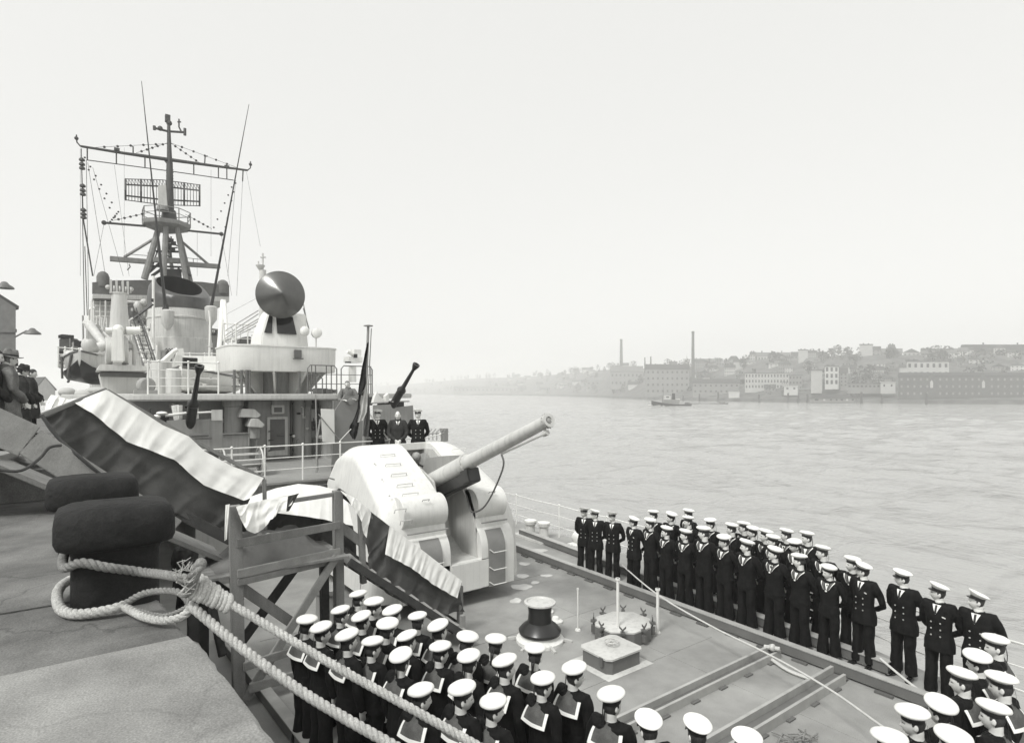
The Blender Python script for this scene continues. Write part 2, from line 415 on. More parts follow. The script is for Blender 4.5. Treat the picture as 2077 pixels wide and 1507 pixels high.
for i, (px, m, h, w, mt, lb) in enumerate([
    (1734, 1.12, 17, 11, 'foliage', 'tall dark tree left of the pale facade, the darkest crown on the far bank'),
    (1700, 1.44, 11, 12, 'foliage', 'broad tree on the far crest above the white gabled facade'),
    (1688, 1.44, 8, 9, 'foliage_bare', 'smaller pale tree on the far crest just left of the broad one'),
    (1782, 1.16, 13, 12, 'foliage_bare', 'bare pale tree between the darkest tree and the pale windowed block'),
    (1764, 1.2, 14, 10, 'foliage', 'tree just right of the darkest tree on the far bank'),
    (1157, 1.4, 15, 16, 'foliage', 'lone faint tree on the far crest left of both chimneys'),
    (1236, 1.42, 12, 15, 'foliage', 'faint tree just left of the thinner, more distant chimney'),
    (1285, 1.42, 12, 16, 'foliage_bare', 'faint rounded tree just right of the more distant chimney'),
    (1508, 1.3, 12, 11, 'foliage', 'tree at the left end of the long pale factory building'),
    (1640, 1.25, 12, 11, 'foliage', 'tree between the long pale factory and the narrow grey block'),
    (1805, 1.35, 10, 12, 'foliage', 'tree on the slope above the low white pavilion'),
    (1440, 1.2, 11, 12, 'foliage_bare', 'pale tree on the slope right of the nearer tall chimney'),
]): far_tree(px, m, h, w, mt, lb, seed=i)

def building(px0, px1, ytop, ybase, m, wall, roof, label, style='gable', wins=None, name='far_building', cat='building', depth=14.0, roof_h=0.28, extra=None, wmat='window_glass'):
    pc = (px0 + px1) / 2; t = ts(pc) * m
    a = T(px0, ybase, t); b = T(px1, ybase, t); h = (ybase - ytop) * t / F
    zb = a.z; a.z = b.z = zb
    back = (ray(pc, 795)); back.z = 0; back.normalize()
    rt = thing(name, label, cat, (a + b) / 2)
    rh = h * roof_h if style != 'flat' else min(0.6, h * 0.08); wh = h - rh; up = Vector((0, 0, 1)); D = back * depth; dn = Vector((0, 0, -3))
    w = MB(); w.prism([a + dn, b + dn, b + D + dn, a + D + dn], up * (wh + 3)); w.build('wall', wall, rt)
    r = MB(); e = (b - a).normalized() * 0.5; f = back * 0.5; z = up * (wh + 0.003)
    if style == 'gable':
        r.loft([[a - e - f + z, a - e + D + f + z, a - e + D * 0.5 + up * h], [b + e - f + z, b + e + D + f + z, b + e + D * 0.5 + up * h]])
    elif style == 'front':
        c = (a + b) / 2
        r.loft([[a - e - f + z, b + e - f + z, c - f + up * h], [a - e + D + z, b + e + D + z, c + D + up * h]])
    elif style == 'hip':
        k = (b - a) * 0.22
        r.add([a - e - f + z, b + e - f + z, b + e + D + z, a - e + D + z, a + k + D * 0.5 + up * h, b - k + D * 0.5 + up * h], [(0, 1, 5, 4), (1, 2, 5), (2, 3, 4, 5), (3, 0, 4), (0, 3, 2, 1)])
    elif style == 'mansard':
        k = e * 4
        r.loft([[a - e - f + z, b + e - f + z, b + e + D + z, a - e + D + z], [a + k + f * 2 + up * h * 0.97, b - k + f * 2 + up * h * 0.97, b - k + D + up * h * 0.97, a + k + D + up * h * 0.97], [a + k * 3 + D * 0.4 + up * h, b - k * 3 + D * 0.4 + up * h, b - k * 3 + D * 0.6 + up * h, a + k * 3 + D * 0.6 + up * h]])
    else:
        r.prism([a - e - f + z, b + e - f + z, b + e + D + z, a - e + D + z], up * rh)
    r.build('roof', roof, rt)
    if wins:
        nx, ny, fw, fh = wins; W_ = (b - a)
        base = None
        for j in range(ny):
            for i in range(nx):
                c = a + W_ * ((i + 0.5) / nx) + up * (wh * (j + 0.55) / ny) - back * 0.06
                k = MB(); k.obox(c, W_ * (fw * 0.5 / nx), back * 0.14, up * (wh * fh * 0.5 / ny)); k.build('window', wmat, rt)
    if extra: extra(rt, a, b, back, up, wh, h)
    return rt
def chim(n, hh, rr):
    def f(rt, a, b, back, up, wh, h):
        for i in range(n):
            p = a.lerp(b, (i + 0.7) / (n + 0.5)) + back * 6 + up * (h - 0.4)
            k = MB(); k.box(p.x - rr, p.x + rr, p.y - rr, p.y + rr, p.z - 1, p.z + hh); k.build('chimney', 'facade_brick', rt)
    return f
building(1945, 2120, 698, 738, 1.42, 'facade_mid', 'roof_dark', 'large dark roofed barracks on the crest at the right end of the far bank', 'mansard', (14, 2, 0.35, 0.4), roof_h=0.5, extra=chim(2, 2, 0.5))
building(1770, 1830, 706, 738, 1.44, 'facade_mid', 'roof_mid', 'grey tenement row on the crest, left of the pale gabled crest house', 'gable', (8, 2, 0.4, 0.35), extra=chim(3, 1.8, 0.4))
building(1832, 1866, 707, 736, 1.43, 'facade_pale', 'roof_mid', 'pale gabled house on the crest above the pale windowed block', 'front', (4, 2, 0.4, 0.35))
building(1868, 1940, 706, 740, 1.43, 'facade_mid', 'roof_dark', 'grey tenement row on the crest just left of the dark roofed barracks', 'gable', (9, 2, 0.4, 0.35), extra=chim(2, 1.6, 0.4))
building(1839, 1925, 732, 768, 1.13, 'facade_pale', 'roof_mid', 'pale block with two rows of large dark windows above the brick warehouse', 'flat', (7, 2, 0.42, 0.45))
def gables(rt, a, b, back, up, wh, h):
    for fr, w_ in ((0.235, 2.2), (0.60, 2.4), (0.93, 2.2)):
        c = a.lerp(b, fr) - back * 0.35; e = (b - a).normalized()
        k = MB(); k.prism([c - e * w_ + up * wh * 0.05, c + e * w_ + up * wh * 0.05, c + e * w_ + up * (wh * 0.98), c + up * (wh * 1.02 + 2.2), c - e * w_ + up * (wh * 0.98)], back * 0.5); g = k.build('gable_bay', 'facade_brick', rt)
        k = MB(); k.prism([c - e * 1.0 + up * wh * 0.45 - back * 0.1, c + e * 1.0 + up * wh * 0.45 - back * 0.1, c + e * 1.0 + up * wh * 0.72 - back * 0.1, c + up * wh * 0.82 - back * 0.1, c - e * 1.0 + up * wh * 0.72 - back * 0.1], back * 0.15); k.build('hoist_opening', 'facade_pale', g)
building(1822, 2110, 755, 806, 1.06, 'facade_brick', 'roof_dark', 'long dark brick riverside warehouse with tall gabled bays and pale openings', 'gable', (22, 3, 0.30, 0.34), roof_h=0.16, extra=gables, wmat='facade_mid')
building(1719, 1786, 777, 790, 1.07, 'facade_mid', 'roof_mid', 'low grey wing attached left of the white pavilion near the water', 'flat', (8, 1, 0.5, 0.3))
building(1786, 1816, 774, 790, 1.065, 'facade_white', 'facade_white', 'small bright white flat roofed pavilion with two dark windows', 'flat', (2, 1, 0.22, 0.3))
building(1673, 1701, 742, 782, 1.1, 'facade_white', 'roof_mid', 'tall narrow white facade with dark windows left of the darkest tree', 'flat', (3, 3, 0.5, 0.62))
building(1703, 1719, 745, 785, 1.13, 'facade_mid', 'roof_dark', 'narrow grey tenement squeezed right of the tall white facade', 'gable', (2, 4, 0.4, 0.4))
building(1645, 1668, 750, 790, 1.1, 'facade_pale', 'roof_mid', 'narrow windowless grey block left of the tall white facade', 'flat')
building(1511, 1600, 756, 790, 1.14, 'facade_pale', 'roof_mid', 'long pale factory building with rows of small windows', 'flat', (14, 3, 0.4, 0.5))
building(1600, 1627, 760, 792, 1.14, 'facade_mid', 'roof_mid', 'grey annex at the right end of the long pale factory', 'flat', (4, 3, 0.4, 0.4))
building(1531, 1602, 714, 744, 1.44, 'facade_pale', 'roof_mid', 'pale long tenement on the crest above the long pale factory', 'gable', (12, 2, 0.45, 0.4), extra=chim(3, 2, 0.4))
building(1604, 1678, 713, 742, 1.45, 'facade_mid', 'roof_dark', 'greyer tenement on the crest just right of the pale long one', 'gable', (10, 2, 0.45, 0.4), extra=chim(2, 2, 0.4))
building(1412, 1466, 727, 754, 1.44, 'facade_white', 'roof_mid', 'white terrace on the crest just right of the nearer tall chimney', 'gable', (8, 2, 0.4, 0.35))
building(1468, 1512, 729, 754, 1.44, 'facade_pale', 'roof_mid', 'pale terrace on the crest left of the pale long tenement', 'gable', (7, 2, 0.4, 0.35))
def spire(rt, a, b, back, up, wh, h):
    c = (a + b) / 2 + back * 3 + up * (h - 1.5)
    k = MB(); k.lathe([(1.6, 0), (1.5, 2), (0.9, 3.4), (0.5, 4.2), (0.1, 8)], c, n=8); k.build('spire', 'facade_pale', rt)
building(1386, 1400, 728, 748, 1.45, 'facade_white', 'facade_pale', 'small white church tower with a spire left of the nearer tall chimney', 'flat', (2, 1, 0.3, 0.4), extra=spire, depth=6, name='church_tower', cat='church')
building(1238, 1304, 742, 785, 1.18, 'facade_mid', 'roof_mid', 'faint grey factory hall below the more distant chimney', 'gable', (8, 2, 0.4, 0.3))
building(1310, 1398, 738, 800, 1.1, 'facade_mid', 'roof_dark', 'big grey factory block below the nearer tall chimney', 'gable', (9, 4, 0.35, 0.35), roof_h=0.18)
building(1405, 1500, 768, 800, 1.1, 'facade_mid', 'roof_dark', 'low dark works building between the nearer chimney and the long pale factory', 'gable', (9, 2, 0.35, 0.3))
building(1425, 1440, 764, 772, 1.16, 'facade_white', 'roof_mid', 'tiny white gabled cottage above the low dark works', 'front')
building(1590, 1618, 782, 794, 1.06, 'facade_white', 'facade_white', 'small white kiosk in front of the long pale factory', 'flat', (2, 1, 0.3, 0.3))
building(1478, 1500, 790, 802, 1.045, 'facade_white', 'roof_mid', 'small white hut at the water in front of the low dark works', 'gable')
building(1130, 1180, 772, 790, 1.25, 'facade_pale', 'roof_mid', 'very faint pale riverside house nearest the hazy left end of the bank', 'gable', (5, 2, 0.4, 0.3))
building(1190, 1234, 766, 792, 1.2, 'facade_mid', 'roof_mid', 'faint grey riverside house left of the faint factory hall', 'gable', (5, 2, 0.4, 0.3))
building(920, 1080, 783, 796, 1.05, 'facade_mid', 'roof_mid', 'long faint quay shed far down the hazy left end of the bank', 'gable', (20, 1, 0.4, 0.4), depth=30)

def chimney(px, y0, y1, w, m, label):
    t = ts(px) * m; b = T(px, y1, t); h = (y1 - y0) * t / F; r = w * t / F / 2
    k = MB(); k.lathe([(r * 1.35, -8), (r * 1.25, h * 0.2), (r * 0.95, h * 0.96), (r * 1.15, h * 0.965), (r * 1.15, h * 0.985), (r * 0.95, h)], b, n=14)
    top(k, 'factory_chimney', 'facade_brick', label, 'chimney', group='factory chimneys on the far bank')
chimney(1260, 688, 742, 5.0, 1.2, 'thinner, fainter factory chimney, left of the two tall ones on the far bank')
chimney(1405.5, 672, 758, 5.2, 1.12, 'taller, darker factory chimney, right of the two tall ones on the far bank')
chimney(1308, 725, 742, 2.2, 1.14, 'short thin stack just left of its twin on the big grey factory block')
chimney(1320, 723, 742, 2.4, 1.14, 'short thin stack just right of its twin on the big grey factory block')

def cottages():
    rnd = random.Random(21); n = 0
    while n < 85:
        px = rnd.uniform(1010, 1830) if n % 5 else rnd.uniform(1830, 2060); m = rnd.uniform(1.1, 1.43) if px < 1830 else rnd.uniform(1.25, 1.43); w = rnd.uniform(14, 38); t = ts(px) * m
        yb = HY - (bank_z(px, m) - 4.8) * F / t + 2; h = rnd.uniform(11, 22) * (450 / t) ** 0.5
        o = building(px, px + w * (450 / t) ** 0.5, yb - h, yb, m, rnd.choice(['facade_pale', 'facade_mid', 'facade_mid', 'facade_brick', 'facade_white']), rnd.choice(['roof_dark', 'roof_mid']), 'small hazy house among the trees on the slope of the far bank', rnd.choice(['gable', 'gable', 'front', 'hip']), (3, 2, 0.3, 0.35) if px > 1400 else None, name='hillside_house', cat='house', depth=8, roof_h=0.4)
        o['group'] = 'small houses on the far slope'; n += 1
cottages()
def tenements():
    rnd = random.Random(77)
    for i in range(26):
        px = 1330 + i * 20.5 + rnd.uniform(-7, 7); m = rnd.uniform(1.14, 1.4); t = ts(px) * m; k_ = (430 / t) ** 0.5
        yb = HY - (bank_z(px, m) - 4.8) * F / t + 3; h = rnd.uniform(18, 34) * k_; w = rnd.uniform(12, 30) * k_
        o = building(px, px + w, yb - h, yb, m, rnd.choice(['facade_mid', 'facade_brick', 'facade_mid', 'facade_pale']), 'roof_dark', 'hazy multi storey tenement block stepping up the slope of the far bank', rnd.choice(['gable', 'hip', 'gable', 'flat']), (max(2, int(w / 4)), 3, 0.4, 0.45), name='tenement', depth=9, roof_h=0.25, wmat=rnd.choice(['window_glass', 'facade_pale']), extra=chim(2, 1.6, 0.4))
        o['group'] = 'tenement blocks on the far slope'
tenements()
# floating landing stage and mooring piles in front of the far bank
def stage():
    t = ts(1690) * 0.975; a = T(1641, 820, t); b = T(1744, 820, t); a.z = b.z = -3.1
    rt = thing('landing_stage', 'floating landing stage with a long dark hip roofed shed by the far shore', 'landing stage', (a + b) / 2)
    e = (b - a).normalized(); back = ray(1690, 795); back.z = 0; back.normalize(); up = Vector((0, 0, 1))
    k = MB(); k.prism([a, b, b + back * 9, a + back * 9], up * 1.0); k.build('pontoon', 'dark_grey_paint', rt)
    a2 = a + e * 0.6 + back * 1.2 + up * 1.003; b2 = b - e * 1.5 + back * 1.2 + up * 1.003
    k = MB(); k.prism([a2, b2, b2 + back * 6, a2 + back * 6], up * 2.7); k.build('wall', 'shed_wall', rt)
    k = MB(); z = up * 2.705; k.add([a2 - e + z - back, b2 + e + z - back, b2 + e + z + back * 7, a2 - e + z + back * 7, a2 + e * 7 + back * 3 + up * 5.2, b2 - e * 7 + back * 3 + up * 5.2], [(0, 1, 5, 4), (1, 2, 5), (2, 3, 4, 5), (3, 0, 4), (0, 3, 2, 1)]); k.build('roof', 'roof_dark', rt)
    for i, (fr, w_) in enumerate(((0.14, 2.2), (0.30, 1.2), (0.44, 1.0), (0.56, 1.1), (0.67, 1.5), (0.78, 1.2), (0.9, 1.2))):
        c = a2.lerp(b2, fr) + up * 1.4; k = MB(); k.obox(c, e * w_ * 0.6, back * 0.06, up * 0.6)
        k.build('window', 'facade_white' if i in (1, 5) else 'window_glass', rt)
stage()
for i, px in enumerate((1386, 1419, 1457, 1540, 1599, 1620, 1638, 1748, 1790, 1880)):
    t = ts(px) * (0.965 + 0.006 * (i % 3)); b = T(px, 818, t); k = MB(); b.z = -4
    for dx, dy in ((-0.5, 0), (0.5, 0.1), (0, 0.8)): k.tube([b + Vector((dx, dy, 0)), b + Vector((dx * 0.5, dy * 0.5, 6 + 3.5 * ((i * 37) % 5) / 5))], 0.42, 7)
    top(k, 'mooring_pile', 'bark', 'dark mooring pile cluster standing in the river by the far shore', 'mooring pile', group='mooring piles along the far shore')

# tug under way
def tug():
    c = G(1362, 823, -3); rt = thing('tugboat', 'small dark tugboat with white wheelhouse steaming on the river near the far bank', 'boat', c)
    d = Vector((-0.62, 0.78, 0)).normalized(); s = Vector((d.y, -d.x, 0)); up = Vector((0, 0, 1))
    d = Vector((ray(0, 0).y * 0 - CH, SH, 0)).normalized(); s = Vector((d.y, -d.x, 0))
    def q(u, v, z): return c + d * u + s * v + up * z
    k = MB(); rings = []
    for u, w, zt in ((-11, 0.9, 1.3), (-10, 2.0, 1.1), (-5, 2.8, 0.9), (2, 2.9, 1.2), (7, 2.2, 1.9), (10, 1.0, 2.6), (11.3, 0.15, 3.0)):
        rings.append([q(u, -w, zt), q(u, -w * 0.8, -0.5), q(u, w * 0.8, -0.5), q(u, w, zt)])
    k.loft(rings); k.build('hull', 'black_paint', rt)
    k = MB(); k.obox(q(0.5, 0, 2.4), d * 4.6, s * 1.7, up * 1.1); k.build('deckhouse', 'facade_mid', rt, bevel=0.15)
    k = MB(); k.obox(q(2.6, 0, 4.6), d * 1.8, s * 1.5, up * 1.1); wh = k.build('wheelhouse', 'facade_white', rt, bevel=0.15)
    for v in (-0.85, 0, 0.85):
        k = MB(); k.obox(q(2.6 + 0.6 * v, -1.52, 4.9), d * 0.3, s * 0.05, up * 0.35); k.build('window', 'window_glass', wh)
    k = MB(); k.lathe([(0.9, 0), (0.85, 3.2), (0.95, 3.3), (0.9, 3.6)], q(-1.2, 0, 3.5), n=14); k.build('funnel', 'black_paint', rt)
    k = MB(); k.tube([q(4.8, 0, 3.4), q(4.6, 0, 10.5)], [0.12, 0.05], 6); k.build('mast', 'bark', rt)
    k = MB(); k.obox(q(-3.6, 0, 3.6), d * 1.3, s * 0.8, up * 0.4); k.build('lifeboat', 'facade_white', rt, bevel=0.2)
    k = MB()
    rnd = random.Random(2)
    for i in range(40):
        u = rnd.uniform(6, 13); v = rnd.choice((-1, 1)) * (rnd.uniform(0.5, 2.8) + (13 - u) * 0.5); p = q(u, v, 0.12); rr = rnd.uniform(0.3, 0.9)
        k.sph(p, (rr, rr, rr * 0.3), 6, 4)
    o = top(k, 'bow_wave', 'facade_white', kind='stuff'); tag(o, 'white foam of the bow wave in front of the tugboat', 'foam')
tug()
def barge():
    c = G(1432, 819, -3); d = Vector((-CH, SH, 0)).normalized(); s = Vector((d.y, -d.x, 0)); up = Vector((0, 0, 1))
    rt = thing('barge', 'low dark barge lying in the water behind the tugboat', 'boat', c)
    k = MB(); k.loft([[c + d * u - s * w + up * zt, c + d * u - s * w * 0.8 - up, c + d * u + s * w * 0.8 - up, c + d * u + s * w + up * zt] for u, w, zt in ((-14, 1.5, 0.7), (-12, 2.6, 0.4), (10, 2.6, 0.4), (14, 0.6, 1.0))]); k.build('hull', 'black_paint', rt)
    k = MB(); k.obox(c - d * 10.5 + up * 1.0, d * 1.6, s * 1.5, up * 0.9); k.build('cabin', 'facade_mid', rt, bevel=0.1)
barge()
# ---------------------------------------------------------------- the destroyer
SHIP = thing('destroyer', 'light grey destroyer moored at the quay with gun turret, black topped funnel and lattice mast', 'warship', (6.7, 12, -3))
def part(mb, name, ms, parent=None, label=None, **kw):
    o = mb.build(name, ms, parent or SHIP, **kw)
    if label: o['label'] = label
    return o
STB = [(6.8, -12), (9.4, -9.5), (10.6, -6), (11.1, -2), (11.5, 2.5), (12.1, 5), (12.75, 7.2), (13.05, 9.5), (13.2, 13), (13.4, 20), (13.4, 60), (12.4, 85), (9.5, 108), (6.9, 122)]
PORT = [(13.65 - x, y) for x, y in reversed(STB)]
OUT = STB + PORT
k = MB(); k.loft([[(6.8 + (x - 6.8) * 0.86, y, -3.6) for x, y in OUT], [(x, y, -0.053) for x, y in OUT]]); part(k, 'hull', 'hull_paint')
k = MB(); k.prism([(x, y, -0.05) for x, y in OUT], (0, 0, 0.05)); deck = part(k, 'deck', 'deck_paint')
# mine rails along both sides, dark blocks for the shadow under the inner rail, cross beams
def ibeam(p, q, w=0.16, h=0.20, name='mine_rail'):
    k = MB(); p = Vector(p); q = Vector(q); up = Vector((0, 0, 1)); sd = Vector((w * 0.5, 0, 0))
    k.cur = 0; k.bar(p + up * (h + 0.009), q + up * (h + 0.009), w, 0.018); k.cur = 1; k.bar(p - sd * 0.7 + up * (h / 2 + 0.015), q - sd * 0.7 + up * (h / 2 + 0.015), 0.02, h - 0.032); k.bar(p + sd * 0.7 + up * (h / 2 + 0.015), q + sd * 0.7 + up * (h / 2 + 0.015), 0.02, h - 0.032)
    return part(k, name, ['beam_edge', 'beam_paint'], deck)
ibeam((10.82, 15.5, 0), (10.42, 1.0, 0)); ibeam((12.12, 15.6, 0), (11.2, 4.2, 0), 0.2, 0.2)
ibeam((2.75, 2.0, 0), (2.25, 12.5, 0)); ibeam((1.9, 3.0, 0), (1.25, 13.0, 0))
def channel(p, q, w, h, name):
    k = MB(); p = Vector(p); q = Vector(q); d = (q - p).normalized(); s = Vector((-d.y, d.x, 0)); up = Vector((0, 0, 1))
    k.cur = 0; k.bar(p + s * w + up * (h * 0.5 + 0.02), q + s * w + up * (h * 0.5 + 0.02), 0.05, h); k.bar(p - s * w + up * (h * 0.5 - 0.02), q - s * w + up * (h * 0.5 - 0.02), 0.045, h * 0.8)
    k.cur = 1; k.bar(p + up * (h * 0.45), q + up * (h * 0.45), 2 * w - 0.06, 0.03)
    k.cur = 1
    n = int((q - p).length / 0.8)
    for i in range(n + 1):
        c = p.lerp(q, (i + 0.5) / (n + 1)); k.obox(c - s * (w + 0.05) + up * 0.012, d * 0.09, s * 0.03, up * 0.012)
    return part(k, name, ['beam_edge', 'beam_paint'], deck)
channel((4.5, 5.72, 0), (10.32, 5.72, 0), 0.075, 0.17, 'cross_beam'); channel((4.5, 4.62, 0), (10.28, 4.62, 0), 0.10, 0.19, 'cross_beam')
for i in range(20):
    y = 1.8 + i * 0.68; x = lin(10.42, 10.82, (y - 1.0) / 14.5) - 0.135; k = MB(); k.box(x - 0.035, x + 0.035, y, y + 0.26, 0.0, 0.035); part(k, 'rail_shadow_block', 'dark_grey_paint', deck)  # low dark blocks stand in for the broken shadow line under the rail
k = MB()
k.sph(G(1567, 1313, 0.2), (0.07, 0.05, 0.07), 10, 6); k.tube([G(1550, 1311, 0.18), G(1582, 1316, 0.2)], 0.04, 8); part(k, 'rail_stop', 'light_grey_paint', deck)
# plating seams of the deck, a few millimetres proud
k = MB()
for y in (3.4, 6.9, 9.3, 11.9): k.box(2.9, 10.1, y, y + 0.03, 0.0, 0.006)
for x in (4.9, 8.75): k.box(x, x + 0.025, 1.2, 10.6, 0.0, 0.0045)
part(k, 'plating_seam', 'deck_paint', deck)
# deck edge rail, starboard quarter
def railing(pts, h, n, posts, r=0.018, name='guard_rail', m='white_paint', parent=None, sag=0.0, z0s=None):
    k = MB()
    for i in range(1, n + 1):
        line = [Vector(p) + Vector((0, 0, h * i / n)) for p in pts]
        if sag:
            l2 = []
            for a, b in zip(line, line[1:]): l2 += [a, a.lerp(b, 0.5) - Vector((0, 0, sag))]
            line = l2 + [line[-1]]
        k.tube(line, r * (1 if i == n else 0.7), 6)
    rt = part(k, name, m, parent)
    for p in posts:
        k = MB(); k.tube([Vector(p), Vector(p) + Vector((0, 0, h + 0.02))], r * 1.25, 7); k.sph(Vector(p) + Vector((0, 0, h + 0.02)), r * 2, 8, 5); part(k, 'stanchion', m, rt)
    return rt
edge = [(13.05, 19, 0), (13.0, 17, 0), (12.95, 14.6, 0), (12.9, 12.4, 0), (12.85, 10.2, 0), (12.75, 8.6, 0), (12.5, 7.0, 0), (12.0, 5.2, 0), (11.62, 3.6, 0), (11.38, 2.2, 0), (11.15, 0.4, 0)]
railing(edge, 1.05, 3, edge, 0.016, sag=0.02)
# bitts with white tops, fairlead, by the starboard rail
bt = MB(); c0 = G(1083, 1093, 0); bt.box(c0.x - 0.25, c0.x + 0.2, c0.y - 0.75, c0.y + 0.85, 0, 0.06); bt = part(bt, 'bitts', 'light_grey_paint')
for px, py, n_ in ((1076, 1086, 0), (1103, 1091, 1)):
    p = G(px, py, 0); k = MB(); k.lathe([(0.19, 0), (0.15, 0.08), (0.15, 0.36), (0.2, 0.4), (0.2, 0.46), (0.05, 0.48)], p, n=18); part(k, 'bitt_post', 'light_grey_paint', bt)
    k = MB(); k.lathe([(0.205, 0), (0.205, 0.05), (0.03, 0.07)], p + Vector((0, 0, 0.47)), n=18); part(k, 'bitt_cap', 'white_paint', bt)
k = MB(); p = G(1174, 1108, 0.0); k.lathe([(0.2, 0), (0.2, 0.42)], p + Vector((0, -0.2, 0.24)), (0.35, 1, 0), 16); k.box(p.x - 0.3, p.x + 0.3, p.y - 0.2, p.y + 0.2, 0, 0.1); part(k, 'fairlead', 'white_paint')
# capstan
cap = G(1095, 1299, 0); cp = MB(); cp.lathe([(0.46, 0), (0.46, 0.06), (0.38, 0.1), (0.36, 0.16), (0.1, 0.17)], cap, n=32); cp = part(cp, 'capstan', 'white_paint')
k = MB(); k.lathe([(0.40, 0.165), (0.41, 0.22), (0.34, 0.3), (0.235, 0.38), (0.22, 0.55), (0.235, 0.68), (0.29, 0.72)], cap, n=32, cap=False); part(k, 'drum', 'black_paint', cp)
k = MB(); k.lathe([(0.285, 0.715), (0.305, 0.725), (0.305, 0.755), (0.26, 0.765), (0.24, 0.735), (0.05, 0.73)], cap, n=32); part(k, 'drum_head', 'light_grey_paint', cp)
for i in range(6):
    a = i * 1.047 + 0.3; k = MB(); k.bar(cap + Vector((math.cos(a) * 0.4, math.sin(a) * 0.4, 0.05)), cap + Vector((math.cos(a) * 0.62, math.sin(a) * 0.62, 0.01)), 0.05, 0.05); part(k, 'foot', 'light_grey_paint', cp)
# ventilator with hand wheel, and a low one, behind the capstan
def wheel(c, r, t, k, n=20, spokes=4, tilt=(0, 0, 1)):
    q = Vector((0, 0, 1)).rotation_difference(Vector(tilt)); c = Vector(c)
    k.tube([c + q @ Vector((math.cos(6.2832 * i / n) * r, math.sin(6.2832 * i / n) * r, 0)) for i in range(n + 1)], t, 6, False)
    for i in range(spokes):
        a = 3.14159 * i / spokes * 2; k.tube([c, c + q @ Vector((math.cos(a) * r, math.sin(a) * r, 0))], t * 0.7, 5)
p = G(1105, 1243, 0); v = MB(); v.lathe([(0.19, 0), (0.19, 0.05), (0.09, 0.09), (0.08, 0.14), (0.02, 0.2), (0.02, 0.27)], p, n=20); v = part(v, 'valve_cover', 'white_paint', label='white deck valve with a dark hand wheel behind the capstan')
k = MB(); wheel(p + Vector((0, 0, 0.27)), 0.13, 0.016, k); part(k, 'hand_wheel', 'dark_grey_paint', v)
p = G(1127, 1262, 0); v = MB(); v.lathe([(0.15, 0), (0.15, 0.04), (0.08, 0.07), (0.06, 0.12), (0.02, 0.13)], p, n=20); part(v, 'valve_cover', 'white_paint', label='low white deck valve without a wheel close to the capstan')
# octagonal cargo hatch with wing clamps
c = Vector((8.75, 7.98, 0)); d1 = Vector((1, 0, 0)); d2 = Vector((0, 1, 0))
def octo(rx, ry, z): return [c + Vector((math.copysign(1, math.cos(a)) * min(abs(math.cos(a)) * rx * 1.09, rx), math.copysign(1, math.sin(a)) * min(abs(math.sin(a)) * ry * 1.09, ry), z)) for a in [R(22.5 + 45 * i) for i in range(8)]]
h1 = MB(); h1.loft([octo(0.56, 0.5, 0), octo(0.56, 0.5, 0.27), octo(0.53, 0.47, 0.285), octo(0.05, 0.05, 0.30)]); h1 = part(h1, 'cargo_hatch', 'light_grey_paint', label='octagonal deck hatch with wing clamps round its rim')
k = MB(); k.loft([octo(0.565, 0.505, 0.0), octo(0.565, 0.505, 0.245)], False, False); part(k, 'coaming', 'beam_paint', h1)
for i, a in enumerate([R(0 + 45 * i) for i in range(8)]):
    q = c + Vector((math.cos(a) * 0.6, math.sin(a) * 0.54, 0)); o_ = Vector((math.cos(a), math.sin(a), 0)); s_ = Vector((-o_.y, o_.x, 0))
    k = MB(); k.tube([q + Vector((0, 0, 0.05)), q + Vector((0, 0, 0.34))], 0.018, 6); k.obox(q + Vector((0, 0, 0.12)), o_ * 0.05, s_ * 0.035, (0, 0, 0.07)); k.obox(q + Vector((0, 0, 0.27)), o_ * 0.06, s_ * 0.04, (0, 0, 0.02))
    for sg in (-1, 1): k.obox(q + Vector((0, 0, 0.36)) + s_ * sg * 0.035, s_ * 0.03 + Vector((0, 0, 0.03 * sg)), o_ * 0.008, Vector((0, 0, 0.02)))
    part(k, 'wing_clamp', 'dark_grey_paint', h1)
# square hatch with raised lid and wheel
c = Vector((7.72, 7.32, 0)); e1 = Vector((0.95, -0.30, 0)).normalized(); e2 = Vector((0.30, 0.95, 0)).normalized()
e1 = Vector((1, 0, 0)); e2 = Vector((0, 1, 0))
def sq(r, z, k=0.08, s1=0.42, s2=0.36):
    o = []
    for sx, sy in ((1, 1), (-1, 1), (-1, -1), (1, -1)):
        for t in (0, 1):
            a = (s1 * r) * sx; b = (s2 * r) * sy
            if (t == 0) == (sx * sy > 0): a -= 0
            o.append(c + e1 * (a - (k * sx if ((sx * sy > 0) == (t == 1)) else 0)) + e2 * (b - (k * sy if ((sx * sy > 0) == (t == 0)) else 0)) + Vector((0, 0, z)))
    return o
h2 = MB(); h2.loft([sq(1, 0), sq(1, 0.24)]); h2 = part(h2, 'escape_hatch', 'beam_paint', label='square deck hatch with rounded corners and a hand wheel on its lid')
k = MB(); k.loft([sq(1.06, 0.243), sq(1.06, 0.275), sq(1.0, 0.285)]); part(k, 'lid', 'light_grey_paint', h2, angle=25)
k = MB(); wheel(c + Vector((0.03, 0.02, 0.36)), 0.12, 0.014, k); k.tube([c + Vector((0.03, 0.02, 0.28)), c + Vector((0.03, 0.02, 0.37))], 0.025, 8); part(k, 'hand_wheel', 'light_grey_paint', h2)
for x, y in ((-0.44, -0.2), (0.44, 0.25), (0.1, 0.39)):
    k = MB(); k.obox(c + Vector((x, y, 0.2)), (0.03, 0, 0), (0, 0.04, 0), (0, 0, 0.07)); part(k, 'clamp', 'dark_grey_paint', h2)
